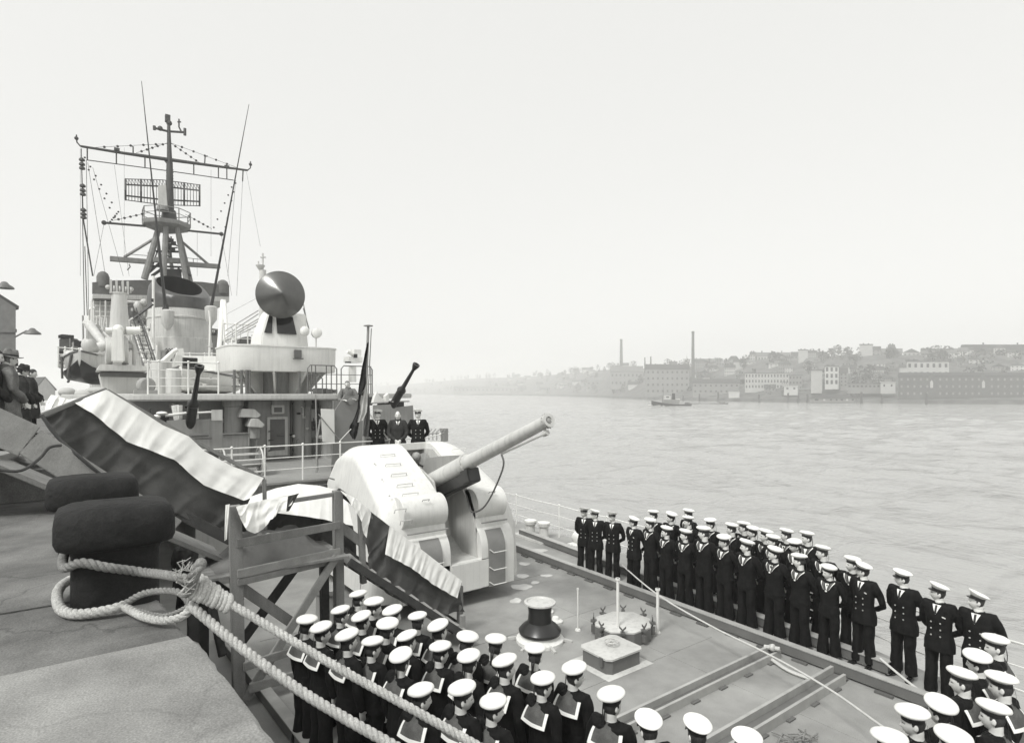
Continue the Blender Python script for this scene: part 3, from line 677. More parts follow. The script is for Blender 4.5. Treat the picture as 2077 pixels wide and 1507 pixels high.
k = MB(); k.loft([[c + Vector((x * 1.35, y * 1.35, 0.004)) for x, y in ((-0.42, -0.36), (0.42, -0.36), (0.42, 0.36), (-0.42, 0.36))], [c + Vector((x * 1.33, y * 1.33, 0.008)) for x, y in ((-0.42, -0.36), (0.42, -0.36), (0.42, 0.36), (-0.42, 0.36))]]); part(k, 'doubling_plate', 'light_grey_paint', h2)
# thin white rope stanchions on the open deck
for (bx, by), (tx, ty), r in (((1253, 1300), (1249, 1172), 0.028), ((1334, 1283), (1331, 1193), 0.03), ((1172, 1278), (1172, 1192), 0.014), ((1071, 1300), (1071, 1277), 0.03)):
    b = G(bx, by, 0); t = b.copy(); t.z = 4.8 + (HY - ty) * (b - EYE).dot(Vector((SH, CH, 0))) / F
    k = MB(); k.tube([b, t], r, 7); k.lathe([(r * 1.6, -0.04), (r * 1.6, 0)], t, n=8); k.lathe([(0.06, 0), (0.05, 0.03)], b, n=10); part(k, 'deck_stanchion', 'white_paint')

# ---------------- gun turret
TX0, TX1, SX0, SX1 = 5.05, 8.82, 6.68, 7.50
TUR = part(MB().lathe([(1.45, 0), (1.45, 0.34)], (6.95, 13.1, 0), n=40), 'gun_turret', 'dark_grey_paint', label='white painted gun turret with an elevated barrel')
prof = [(15.25, 0.36), (15.3, 1.6), (15.15, 2.7), (14.85, 3.2), (14.4, 3.42), (13.75, 3.47), (13.5, 3.45), (13.25, 3.36), (12.0, 2.70), (11.6, 2.44), (11.38, 2.0), (11.3, 1.6), (11.28, 0.36)]
cy, cz = 13.2, 1.2
def tprof(shr, x, lean):
    o = []
    for y, z in prof:
        yy = cy + (y - cy) * (1 - shr * 0.42); zz = z if z < 0.5 else cz + (z - cz) * (1 - shr * 0.55)
        o.append((x + lean * max(0, z - 1.2) , yy, zz))
    return o
def shell_half(sgn):
    outer = TX0 if sgn < 0 else TX1; inner = SX0 if sgn < 0 else SX1
    rings = []; w = 0.62
    for i in range(8):
        a = math.pi / 2 * i / 7
        x = outer - sgn * (w * (1 - math.cos(math.pi / 2 - a)))
        x = outer - sgn * w * (1 - math.sin(math.pi / 2 * (1 - i / 7.0)) ) if False else outer - sgn * (w * (1 - math.cos(a))) 
        shr = 1 - math.cos(math.pi / 2 * (1 - i / 7.0))
        x = outer - sgn * w * (math.sin(math.pi / 2 * i / 7.0) ** 1.0) if False else outer - sgn * w * (1 - math.cos(math.pi / 2 * i / 7.0))
        shr = (1 - math.sin(math.pi / 2 * i / 7.0)) * 0.30
        rings.append(tprof(shr, x, -sgn * 0.16))
    rings.append(tprof(0, inner, 0))
    k = MB(); k.loft(rings); return k
part(shell_half(-1), 'shield', 'turret_paint', TUR, angle=50); part(shell_half(1), 'shield', 'turret_paint', TUR, angle=50)
# middle of the shield behind the gun port, roof strip and inside floor
k = MB(); k.prism([(SX0, 15.2, 0.36), (SX0, 15.25, 1.6), (SX0, 15.1, 2.7), (SX0, 14.83, 3.2), (SX0, 14.4, 3.415), (SX0, 13.75, 3.465), (SX0, 13.75, 3.3), (SX0, 14.1, 3.2), (SX0, 14.2, 0.36)], (SX1 - SX0, 0, 0)); part(k, 'roof_plate', 'turret_paint', TUR)
k = MB(); k.prism([(SX0, 14.18, 0.37), (SX0, 14.18, 2.2), (SX0, 12.7, 2.15), (SX0, 12.4, 1.3), (SX0, 11.9, 1.02), (SX0, 11.25, 1.0), (SX0, 11.25, 0.37)], (SX1 - SX0, 0, 0)); part(k, 'gun_port_floor', 'light_grey_paint', TUR)
k = MB(); k.box(SX0 + 0.1, SX1 - 0.1, 13.6, 14.1, 2.2, 2.85); k.sph((7.2, 13.7, 3.12), 0.12); k.lathe([(0.16, 0), (0.16, 0.06), (0.02, 0.07)], (7.38, 13.6, 3.05), (-0.7, -0.6, 0.1), 14); part(k, 'breech_gear', 'grey_paint', TUR)
# front plating: apron, humps, curved door panels
k = MB(); k.box(TX0 + 0.45, SX0, 11.1, 11.28, 0.34, 1.02); k.box(SX0, TX1 - 0.75, 11.08, 11.26, 0.34, 1.0); part(k, 'front_apron', 'turret_paint', TUR, bevel=0.02)
def arch(x0, x1, y0, name, m, z1=1.72, prot=0.18, z0=0.34, pr=None):
    pl = [(11.5, z0)]
    pts = [(y0, z0), (y0, z1 - 0.55)]
    for i in range(1, 9):
        a = math.pi / 2 * i / 8; pts.append((y0 + 0.45 * (1 - math.cos(a)), z1 - 0.55 + 0.55 * math.sin(a)))
    poly = [(x0, y, z) for y, z in pts] + [(x0, 11.75, z1), (x0, 11.75, z0)]
    return part(MB().prism(poly, (x1 - x0, 0, 0)), name, m, TUR, angle=30)
def front_set(x0, x1, pnl, hmp):
    arch(x0, x1, 11.10, 'front_casing', 'turret_paint', 1.74)
    pn = arch(pnl[0], pnl[1], 11.06, 'door_panel', 'panel_paint', 1.70)
    for zz in (0.72, 1.12, 0.38):
        k = MB(); y = 11.045; a, b = pnl; k.tube([(a, y, zz + 0.08), (a + 0.1, y - 0.03, zz), (b, y - 0.03, zz)], 0.012, 5); part(k, 'foot_rung', 'white_paint', pn)
    # sighting hump: a half drum lying across the slope
    hx0, hx1 = hmp
    hm = part(MB().lathe([(0.36, 0), (0.37, 0.01), (0.37, hx1 - hx0 - 0.01), (0.36, hx1 - hx0)], (hx0, 11.6, 2.16), (1, 0, 0), 40), 'sight_hood', 'turret_paint', TUR, angle=30)
    k = MB(); k.tube([(hx0 + 0.06, 11.2, 1.79), (hx1 - 0.03, 11.2, 1.79)], 0.018, 6); part(k, 'hinge_bar', 'grey_paint', hm)
    k = MB(); xm = (hx0 + hx1) / 2; k.tube([(xm - 0.08, 11.3, 2.43), (xm - 0.08, 11.26, 2.47), (xm + 0.08, 11.26, 2.47), (xm + 0.08, 11.3, 2.43)], 0.01, 5); part(k, 'grip', 'grey_paint', hm)
front_set(5.62, 6.68, (5.97, 6.46), (5.62, 6.70)); front_set(7.50, 8.42, (7.68, 8.14), (7.50, 8.32))
# inner cheek plates of the gun port
k = MB()
for x in (SX0 + 0.004, SX1 - 0.034): k.prism([(x, 14.1, 0.9), (x, 14.1, 3.3), (x, 13.3, 3.33), (x, 12.0, 2.66), (x, 11.4, 1.9), (x, 11.3, 1.5), (x, 11.27, 1.0)], (0.03, 0, 0))
part(k, 'cheek_plate', 'light_grey_paint', TUR)
# ladder rungs on the sloping plate, grips
def on_slope(px, py):
    n = Vector((0, -0.85, 1.65)).normalized(); d = ray(px, py); return EYE + d * ((Vector((0, 13.3, 3.39)) - EYE).dot(n) / d.dot(n))
for px, py, w_ in ((786, 925, .19), (797, 944, .19), (809, 964, .19), (821, 985, .19), (832, 1004, .19), (812, 1036, .13), (824, 1059, .13)):
    c = on_slope(px, py); k = MB(); n = Vector((0, -0.46, 0.89)) * 0.045; a = c - Vector((w_, 0, 0)); b = c + Vector((w_, 0, 0))
    k.tube([a - n, a + n, b + n, b - n], 0.011, 5); part(k, 'ladder_rung', 'light_grey_paint', TUR)
for (x, y, z) in ((8.05, 13.0, 3.28),):
    k = MB(); n = Vector((0, -0.05, 0.05)); a = Vector((x - 0.2, y, z)); k.tube([a, a + n, a + n + Vector((0.4, 0, 0)), a + Vector((0.4, 0, 0))], 0.012, 5); part(k, 'ladder_rung', 'turret_paint', TUR)
k = MB(); a = Vector((TX0 + 0.12, 14.1, 2.65)); k.tube([a, a + Vector((-0.09, 0, 0.03)), a + Vector((-0.09, 0.16, 0.03)), a + Vector((0, 0.16, 0))], 0.016, 6); part(k, 'grip', 'dark_grey_paint', TUR)
# barrel, cradle, recoil housing
B0 = Vector((7.09, 13.15, 2.42)); B1 = Vector((7.09, 8.27, 4.28)); bd = (B1 - B0).normalized(); L_ = (B1 - B0).length; bu = Vector((1, 0, 0)).cross(bd).normalized() * -1
if bu.z < 0: bu = -bu
bar = part(MB().lathe([(0.21, 0), (0.205, 2.2), (0.165, 2.35), (0.155, 2.6), (0.118, L_ - 0.16), (0.118, L_ - 0.1), (0.135, L_ - 0.09), (0.135, L_), (0.075, L_), (0.07, L_ - 0.03), (0.01, L_ - 0.031)], B0, bd, 28), 'gun_barrel', 'light_grey_paint', TUR)
k = MB(); q = B0 + bd * L_
for i in range(14):
    a = 6.283 * i / 14; e = Vector((1, 0, 0)) * math.cos(a) + bu * math.sin(a); k.sph(q - bd * 0.05 + e * 0.137, 0.014, 6, 4)
k.lathe([(0.05, 0), (0.045, 0.02), (0.015, 0.03)], q - bd * 0.025, bd, 14); part(k, 'muzzle_ring', 'grey_paint', TUR)
k = MB(); q = B0 + bd * 2.2; k.lathe([(0.225, -0.06), (0.225, 0.05)], q, bd, 28)
for i in range(12):
    a = 6.283 * i / 12; e = Vector((1, 0, 0)) * math.cos(a) + bu * math.sin(a); k.sph(q + bd * 0.055 + e * 0.2, 0.018, 6, 4)
part(k, 'barrel_collar', 'light_grey_paint', TUR)
k = MB(); pl = [B0 + bd * 0.4 + bu * 0.62, B0 + bd * 1.1 + bu * 0.48, B0 + bd * 2.05 + bu * 0.24, B0 + bd * 2.05 - bu * 0.1, B0 + bd * 0.2 - bu * 0.2, B0 + bu * 0.35]; k.prism([p + Vector((0.02, 0, 0)) for p in pl], (0.03, 0, 0)); part(k, 'blast_bag_fin', 'grey_paint', TUR)
k = MB(); pl = [B0 + bd * 0.0 + bu * 0.45, B0 + bd * 0.55 + bu * 0.40, B0 + bd * 1.15 - bu * 0.12, B0 + bd * 1.15 - bu * 0.42, B0 + bd * 0.1 - bu * 0.5]; k.prism([p - Vector((0.33, 0, 0)) for p in pl], (0.05, 0, 0)); k.prism([p + Vector((0.28, 0, 0)) for p in pl], (0.05, 0, 0)); part(k, 'cradle_plate', 'light_grey_paint', TUR, bevel=0.01)
k = MB(); k.obox(B0 + bd * 1.45 - bu * 0.34, bd * 0.95, (0.13, 0, 0), bu * 0.13); k.obox(B0 + bd * 2.25 - bu * 0.3, bd * 0.16, (0.16, 0, 0), bu * 0.16); part(k, 'recoil_housing', 'gunmetal', TUR, bevel=0.02)
k = MB(); q0 = B0 + bd * 3.55 - bu * 0.17; q1 = B0 + bd * (L_ - 0.18) - bu * 0.2; k.tube([q0, q1], 0.022, 6); k.lathe([(0.05, -0.06), (0.05, 0.06)], q1, bd, 10); k.tube([q1, q1 + bu * 0.08], 0.03, 6)
part(k, 'flushing_pipe', 'light_grey_paint', TUR)
k = MB(); k.tube(smooth_path([q0, q0 + Vector((0.02, -0.02, -0.3)), Vector((7.15, 10.4, 2.4)), Vector((7.25, 11.1, 2.1)), Vector((7.45, 11.6, 2.25)), Vector((7.6, 11.95, 2.6))], 30), 0.02, 6); part(k, 'hose', 'dark_grey_paint', TUR)

# ---------------- after deckhouse, first level
k = MB(); k.prism([(2.4, 16.0, 0.003), (8.9, 16.0, 0.003), (11.0, 20.5, 0.003), (11.3, 100, 0.003), (2.4, 100, 0.003)], (0, 0, 2.397)); k.box(1.9, 11.8, 60, 104, 0.004, 2.41); part(k, 'lower_deckhouse', 'grey_paint')
k = MB(); k.prism([(1.3, 15.75, 2.403), (9.15, 15.75, 2.403), (9.4, 16.1, 2.403), (11.5, 20.5, 2.403), (12.0, 24, 2.403), (12, 100, 2.403), (1.3, 100, 2.403)], (0, 0, 0.057)); d01 = part(k, 'shelter_deck', 'grey_paint')
line = [P(300, 917, 15.85), P(430, 912, 15.85), P(537, 907, 15.85), P(640, 905, 15.85), P(790, 893, 15.85), P(862, 888, 16.0), P(893, 879, 17.0)]
base = [Vector((p.x, p.y, 2.46)) for p in line]; railing(base, 0.93, 3, [Vector((P(px, 900, 15.85).x, 15.85, 2.46)) for px in (340, 470, 537, 614, 690, 790, 842)] + [base[-2], base[-1]], 0.018)
# flagstaff with truck, and the draped ensign
k = MB(); fs0 = Vector((6.68, 15.98, 2.46)); fs1 = P(747, 662, 15.7); k.tube([fs0, fs0.lerp(fs1, 0.5), fs1], [0.05, 0.045, 0.035], 10); k.lathe([(0.13, 0), (0.13, 0.025), (0.02, 0.05)], fs1, n=14); k.tube([fs0 + Vector((0.07, 0, 0.6)), fs1 + Vector((0.09, 0, -0.05))], 0.009, 5); k.tube([fs0 + Vector((0.12, 0.02, 0.9)), fs1 + Vector((0.1, 0, -0.05))], 0.008, 5); part(k, 'flagstaff', 'grey_paint')
k = MB(); k.tube([P(712, 870, 15.6), P(690, 893, 15.85)], 0.014, 5); k.tube([P(749, 838, 15.7), P(788, 892, 15.85)], 0.018, 6); part(k, 'staff_stay', 'white_paint')
def ensign():
    rt = thing('ensign', 'long dark, red and pale flag hanging limp from the flagstaff behind the turret', 'flag', P(738, 700, 15.62))
    def strip(pa, pb, name, m, seed, amp=0.05):
        rows = []; n = 26
        for i in range(n):
            v = i / (n - 1); row = []
            for j in range(9):
                u = j / 8; pxa, pya = pa[0]; 
                A = poly_at([Vector((a, b, 0)) for a, b in pa], n)[i]; B = poly_at([Vector((a, b, 0)) for a, b in pb], n)[i]
                q = A.lerp(B, u); p = P(q.x, q.y, 15.62)
                p += Vector((0, -1, 0)) * amp * (math.sin(u * 9 + v * 3 + seed) + 0.6 * noise.noise((u * 3, v * 4, seed)))
                row.append(p)
            rows.append(row)
        k = MB(); k.grid(rows); k.build(name, m, rt, fix=False)
    strip([(744, 696), (738, 722), (732, 751), (729, 775), (727, 800)], [(748, 694), (746, 722), (744, 751), (743, 777), (735, 802)], 'black_stripe', 'flag_black', 1.0)
    strip([(727, 799), (726, 812), (725, 828), (720, 846), (712, 862)], [(734, 800), (731, 815), (731, 832), (729, 850), (727, 866)], 'black_fold', 'flag_black', 1.6, 0.03)
    strip([(713, 856), (708, 866), (709, 878), (716, 890)], [(727, 858), (728, 868), (724, 880), (719, 891)], 'flag_end', 'flag_black', 2.0)
    strip([(734, 798), (731, 820), (729, 840), (725, 857)], [(745, 778), (745, 810), (743, 836), (736, 852)], 'gold_stripe', 'flag_gold', 3.0, 0.03)
    strip([(742, 838), (738, 860), (735, 884)], [(748, 800), (750, 845), (748, 887)], 'red_stripe', 'flag_red', 4.0, 0.03)
ensign()
# splinter shield with the notice board, standing in front of the photographer
def px_poly(pts, Y, d, name, m, parent=None, bevel=0.0, label=None):
    return part(MB().prism([P(a, b, Y) for a, b in pts], (0, d, 0)), name, m, parent, bevel=bevel, label=label)
ss = px_poly([(671, 962), (676, 905), (678, 835), (700, 800), (708, 803), (742, 803), (744, 965)], 17.2, 0.06, 'splinter_shield', 'panel_paint', bevel=0.008)
px_poly([(651, 829), (678, 830), (679, 899), (655, 896)], 17.12, 0.03, 'notice_board', 'sign_board', ss)
px_poly([(676, 812), (748, 812), (748, 960), (676, 960)], 17.9, 0.05, 'platform_back', 'grey_paint', ss)
px_poly([(742, 878), (800, 874), (800, 905), (742, 905)], 17.6, 0.05, 'bulwark', 'dark_grey_paint', ss)
k = MB(); k.box(6.2, 7.6, 17.27, 18.6, 3.35, 3.42); part(k, 'platform', 'grey_paint', ss)
k = MB(); k.tube([P(690, 893, 17.1), P(646, 840, 17.1)], 0.015, 5); k.tube([P(640, 800, 17.5), P(645, 960, 17.5)], 0.02, 6); k.tube([P(650, 850, 17.0), P(643, 890, 17.0), P(642, 960, 17.0)], 0.03, 6); part(k, 'shield_stay', 'grey_paint', ss)
k = MB(); c = P(713, 814, 17.15); k.lathe([(0.12, 0), (0.12, 0.03), (0.02, 0.05)], c, (0, -1, 0), 16); part(k, 'gauge', 'panel_paint', ss)
# hose reel on the shelter deck
c = P(500, 940, 17.6); hr = MB(); k = hr
for dx in (-0.62, 0.35):
    for rr in (0.43,): k.tube([c + Vector((dx, math.cos(6.2832 * i / 24) * rr, math.sin(6.2832 * i / 24) * rr)) for i in range(25)], 0.025, 6, False)
for i in range(6): k.tube([c + Vector((-0.62, math.cos(i * 1.047) * 0.3, math.sin(i * 1.047) * 0.3)), c + Vector((0.35, math.cos(i * 1.047) * 0.3, math.sin(i * 1.047) * 0.3))], 0.02, 5)
hr = part(k, 'hose_reel', 'light_grey_paint')
k = MB(); k.lathe([(0.12, -0.62), (0.12, 0.35)], c, (1, 0, 0), 12); k.lathe([(0.42, 0.36), (0.42, 0.38)], c, (1, 0, 0), 24); part(k, 'reel_drum', 'grey_paint', hr)
k = MB(); k.prism([c + Vector((0.45, -0.32, -0.5)), c + Vector((0.45, 0.32, -0.5)), c + Vector((0.45, 0, 0.1))], (0.05, 0, 0)); k.prism([c + Vector((-0.7, -0.32, -0.5)), c + Vector((-0.7, 0.32, -0.5)), c + Vector((-0.7, 0, 0.1))], (0.05, 0, 0)); part(k, 'reel_stand', 'grey_paint', hr)
# starboard rack behind the officers
k = MB()
for px in (862, 870, 878, 886, 894, 900): k.tube([P(px, 893, 17.2), P(px, 878 - (px - 862) * 0.1, 17.2), P(px + 6, 870, 17.6)], 0.02, 5)
k.tube([P(858, 880, 17.2), P(903, 878, 17.2)], 0.02, 5); k.obox(P(901, 882, 17.5), (0.1, 0, 0), (0, 0.1, 0), (0, 0, 0.22)); part(k, 'stowage_rack', 'grey_paint')
# second level house with door, columns, ventilators, under the overhanging deck
def zrow(px, py, Y): return P(px, py, Y)
k = MB(); k.box(3.0, 9.2, 21.4, 90, 2.462, 4.52); h2d = part(k, 'upper_deckhouse', 'grey_paint')
k = MB(); pts = [(1.2, 20.3), (1.6, 20.05), (7.6, 20.0), (8.3, 20.25), (8.6, 20.8), (9.6, 22.0), (12.4, 24), (12.6, 70), (0.6, 70), (-0.3, 26), (-0.35, 22.2), (0.4, 21.6)]; k.prism([(x, y, 4.53) for x, y in pts], (0, 0, 0.2)); part(k, 'boat_deck', 'light_grey_paint', bevel=0.04)
k = MB(); k.box(4.72, 6.1, 21.0, 21.4, 2.47, 4.5); dr = part(k, 'door_casing', 'grey_paint', h2d, bevel=0.02)
def door():
    a = P(541, 846, 20.97); b = P(583, 923, 20.97); k = MB(); k.box(a.x, b.x, 20.93, 20.995, 2.6, a.z); part(k, 'door', 'light_grey_paint', h2d, bevel=0.012, label='light grey steel door with six clips')
    k = MB(); k.box(a.x + 0.1, b.x - 0.1, 20.915, 20.925, 2.8, a.z - 0.08)
    for zz in (2.8, 3.15, 3.45): k.tube([(a.x + 0.04, 20.9, zz), (a.x + 0.2, 20.9, zz + 0.03)], 0.025, 5)
    k.tube([(b.x - 0.35, 20.9, 3.3), (b.x - 0.15, 20.9, 3.3)], 0.025, 5); k.tube([(b.x - 0.35, 20.9, 2.95), (b.x - 0.15, 20.9, 2.95)], 0.03, 5); part(k, 'door_clip', 'dark_grey_paint', h2d)
door()
k = MB(); a = P(563, 830, 20.9); k.obox(a, (0.22, 0, 0), (0, 0.06, 0), (0, 0, 0.16)); part(k, 'fuse_box', 'light_grey_paint', h2d, bevel=0.02)
k = MB(); k.obox(a + Vector((0, -0.065, -0.02)), (0.13, 0, 0), (0, 0.01, 0), (0, 0, 0.08)); part(k, 'fuse_cover', 'dark_grey_paint', h2d)
k = MB(); a = P(564, 817, 20.9); k.obox(a, (0.2, 0, 0), (0, 0.05, 0), (0, 0, 0.09)); part(k, 'cable_box', 'grey_paint', h2d)
for px, pw, y0, y1, Y in ((473, 17, 815, 905, 20.7), (664, 13, 808, 905, 20.6), (606, 12, 812, 912, 21.2), (622, 9, 812, 905, 21.2)):
    c = P(px, y0, Y); z1 = 2.46; r = pw * dep(px, Y) / F; k = MB(); k.lathe([(r * 1.15, z1), (r, z1 + 0.06), (r, 4.3), (r * 1.2, 4.36), (r * 1.2, 4.52)], (c.x, Y, 0), n=20); part(k, 'deck_column', 'grey_paint', h2d)
rnd = random.Random(3)
k = MB()
for px in (532, 590, 597, 612, 630, 636, 640, 650): c = P(px, 850, 21.35); k.tube([(c.x, 21.3, 2.47), (c.x, 21.3, 4.5)], rnd.uniform(0.02, 0.05), 7)
for py in (852, 868, 882): a = P(588, py, 21.3); k.tube([a, P(650, py - 1, 21.3)], 0.025, 6)
part(k, 'pipework', 'grey_paint', h2d)
for px, py, w, h in ((630, 842, 10, 12), (632, 862, 9, 8), (630, 880, 9, 7), (605, 850, 6, 10), (648, 855, 6, 18), (600, 880, 5, 8), (634, 822, 12, 6)):
    k = MB(); c = P(px, py, 21.25); s_ = dep(px, 21.25) / F; k.obox(c, (w * s_, 0, 0), (0, 0.1, 0), (0, 0, h * s_)); part(k, 'switch_box', rnd.choice(['grey_paint', 'light_grey_paint', 'dark_grey_paint']), h2d, bevel=0.02)
def vent(px0, px1, y0, y1, Y, m='light_grey_paint'):
    a = P(px0, y0, Y); b = P(px1, y1, Y); k = MB(); k.prism([(a.x, Y, b.z), (a.x + 0.1, Y, a.z), (b.x - 0.2, Y, a.z - 0.02), (b.x, Y, b.z + 0.05), (b.x - 0.1, Y, b.z - 0.04)], (0, 0.8, 0)); part(k, 'ventilator_hood', m, h2d, bevel=0.02)
vent(484, 530, 829, 845, 20.2); vent(505, 538, 849, 865, 20.0)
k = MB(); c = P(516, 876, 20.3); k.lathe([(0.16, -0.2), (0.16, 0.25)], c, n=14); k.tube([P(505, 905, 20.3), P(505, 850, 20.3)], 0.03, 6); k.tube([P(520, 905, 20.3), P(520, 885, 20.3)], 0.03, 6); part(k, 'ventilator_trunk', 'grey_paint', h2d)
k = MB(); a = P(450, 882, 20.4); b = P(505, 905, 20.4); k.box(a.x, b.x, 20.3, 20.9, 2.47, a.z); k.box(a.x - 0.05, b.x + 0.05, 20.25, 20.95, a.z, a.z + 0.05); part(k, 'ready_locker', 'grey_paint', h2d, bevel=0.02)
# light anti-aircraft guns with their shields
def aa(tub, br0, br1, Y, brY, label, w=0.1):
    rt = px_poly(tub, Y, 0.05, 'anti_aircraft_gun', 'grey_paint', label=label, bevel=0.01)
    p = P(*br0, Y + 0.2); q = P(*br1, brY); d = q - p; L = d.length; d.normalize()
    k = MB(); k.lathe([(w * 1.35, 0), (w * 1.3, L * 0.40), (w * 1.5, L * 0.41), (w * 1.5, L * 0.45), (w * 0.75, L * 0.5), (w * 0.52, L * 0.86), (w * 0.55, L * 0.88), (w * 1.2, L * 0.97), (w * 1.2, L), (w * 0.6, L), (w * 0.5, L * 0.97)], p, d, 14); part(k, 'barrel', 'black_paint', rt)
    k = MB(); c = P(br0[0], br0[1], Y + 0.6); k.lathe([(0.5, 2.46), (0.45, 2.7), (0.3, 3.2), (0.3, c.z)], (c.x, c.y, 0), n=16); k.obox(c, (0.3, 0, 0), (0, 0.5, 0), (0, 0, 0.3)); part(k, 'gun_mount', 'gunmetal', rt, bevel=0.02)
    return rt
g1 = aa([(338, 918), (338, 853), (374, 851), (410, 851), (452, 848), (452, 916)], (383, 876), (405, 742), 18.2, 17.4, 'left anti-aircraft gun, its black barrel nearly upright')
k = MB(); k.tube([P(335, 843, 18.3), P(378, 838, 18.3)], 0.04, 8); k.tube([P(390, 838, 18.3), P(425, 836, 18.3), P(440, 838, 18.3)], 0.03, 8); k.sph(P(328, 838, 18.3), (0.14, 0.14, 0.05), 10, 6); k.sph(P(318, 845, 18.3), (0.1, 0.1, 0.06), 10, 6); part(k, 'gun_sight', 'white_paint', g1)
k = MB(); k.tube([P(385, 884, 18.0), P(423, 882, 18.0)], 0.045, 8); k.tube([P(390, 890, 18.0), P(430, 889, 18.0)], 0.02, 8); part(k, 'elevating_rod', 'dark_grey_paint', g1)
k = MB(); k.tube([P(355, 822, 18.6), P(360, 853, 18.6)], 0.09, 8); k.tube([P(362, 822, 18.6), P(362, 850, 18.6)], 0.1, 8); k.tube([P(392, 818, 18.6), P(394, 850, 18.6)], 0.12, 8); part(k, 'sight_post', 'white_paint', g1)
k = MB(); a = P(310, 852, 18.7); k.obox(a, (0.35, 0, 0), (0, 0.3, 0), (0, 0, 0.12)); k.obox(a + Vector((0.1, 0, -0.4)), (0.2, 0, 0), (0, 0.2, 0), (0, 0, 0.3)); part(k, 'gunner_seat', 'gunmetal', g1)
k = MB(); a = P(440, 842, 18.15); k.obox(a, (0.14, 0, 0), (0, 0.02, 0), (0, 0, 0.15)); part(k, 'shield_plate', 'light_grey_paint', g1)
g2 = aa([(757, 885), (757, 822), (795, 820), (796, 827), (838, 822), (841, 880)], (792, 830), (845, 739), 19.0, 18.0, 'right anti-aircraft gun, its black barrel raised over the officers', 0.105)
k = MB(); k.tube([P(752, 818, 18.9), P(788, 816, 18.9)], 0.025, 6); k.tube([P(795, 815, 18.9), P(830, 814, 18.9)], 0.025, 6); part(k, 'gun_sight', 'grey_paint', g2)
px_poly([(765, 795), (770, 803), (779, 812), (776, 818), (757, 818), (760, 806)], 19.1, 0.2, 'sight_shield', 'white_paint', g2); px_poly([(782, 803), (788, 798), (790, 812), (783, 818)], 19.1, 0.2, 'sight_shield', 'white_paint', g2)
px_poly([(744, 805), (760, 805), (755, 822), (746, 822)], 19.3, 0.25, 'loading_tray', 'gunmetal', g2)
# gun director aft: tub, pedestal, cabin, radar dish
k = MB(); tc = Vector((6.5, 24.2, 0)); k.loft([ell((tc.x, tc.y, z), a, a * 0.86, 64, 5.0) for z, a in ((5.56, 1.2), (5.565, 2.0), (5.6, 2.02), (6.47, 2.04), (6.475, 2.07), (6.52, 2.07), (6.52, 2.0), (5.75, 1.97), (5.74, 0.1))]); dt = part(k, 'director_tub', 'turret_paint')
k = MB(); k.lathe([(0.8, 4.735), (0.75, 5.0), (0.85, 5.56)], tc, n=20); part(k, 'pedestal', 'grey_paint', dt)
for a in (-2.5, -1.9, -1.25, -0.6, 0.4, 3.6):
    k = MB(); e = Vector((math.cos(a), math.sin(a), 0)); s_ = Vector((-e.y, e.x, 0)); b = tc + Vector((0, 0, 0)); k.prism([b + e * 0.85 + Vector((0, 0, 4.735)), b + e * 1.2 + Vector((0, 0, 4.735)), b + e * 1.95 + Vector((0, 0, 5.56)), b + e * 0.85 + Vector((0, 0, 5.56))], s_ * 0.07); part(k, 'bracket', 'light_grey_paint', dt)
k = MB(); a = P(604, 718, 22.36); k.obox(a, (0.13, 0, 0), (0, 0.06, 0), (0, 0, 0.15)); k.obox(a + Vector((0, -0.05, -0.18)), (0.17, 0, 0), (0, 0.12, 0), (0, 0, 0.02)); part(k, 'tub_lamp', 'dark_grey_paint', dt, bevel=0.01)
cabn = MB(); 
def quadring(c, w0, d0, z): return [c + Vector((-w0, -d0, z)), c + Vector((w0, -d0, z)), c + Vector((w0, d0, z)), c + Vector((-w0, d0, z))]
dc = Vector((6.55, 24.0, 0)); cabn.loft([quadring(dc, 0.92, 0.9, 6.0), quadring(dc, 0.85, 0.85, 6.95), quadring(dc, 0.55, 0.6, 7.85), quadring(dc, 0.45, 0.5, 8.0)]); cb = part(cabn, 'director_cabin', 'white_paint', dt, bevel=0.04)
def plate(pts, Y0, d, name, m, par): part(MB().prism([Vector(p) for p in pts], d), name, m, par)
plate([dc + Vector(p) for p in ((-0.3, -0.868, 7.02), (0.42, -0.868, 7.02), (0.33, -0.66, 7.72), (-0.3, -0.66, 7.72))], 0, (0, -0.03, 0), 'cabin_window', 'glass_dark', dt)
plate([dc + Vector(p) for p in ((-0.78, -0.868, 7.02), (-0.5, -0.868, 7.02), (-0.42, -0.66, 7.72), (-0.55, -0.66, 7.72))], 0, (0, -0.03, 0), 'cabin_window', 'glass_dark', dt)
dd = P(569, 598, 22.9); ax = Vector((-0.55, -0.80, 0.0)); ax = -Vector((ray(569, 598).x, ray(569, 598).y, -0.0)).normalized(); ax = (ax + Vector((0.10, 0, -0.03))).normalized()
k = MB(); k.lathe([(0.86, 0.0), (0.885, 0.015), (0.872, 0.03), (0.45, 0.32), (0.04, 0.60), (0.01, 0.612)], dd, ax, 72); k.cur = 0; k.lathe([(0.86, 0.0), (0.5, -0.2), (0.12, -0.3)], dd, ax, 40); part(k, 'radar_dish', 'dish', dt, angle=60)
k = MB(); k.tube([dd - ax * 0.3, dd - ax * 0.8], 0.2, 12); k.obox(dd - ax * 0.95 + Vector((0.25, 0, -0.3)), (0.35, 0, 0), (0, 0.3, 0), (0, 0, 0.7)); k.obox(dc + Vector((0.75, -0.1, 7.3)), (0.22, 0, 0), (0, 0.3, 0), (0, 0, 0.6)); part(k, 'dish_mount', 'white_paint', dt, bevel=0.05)
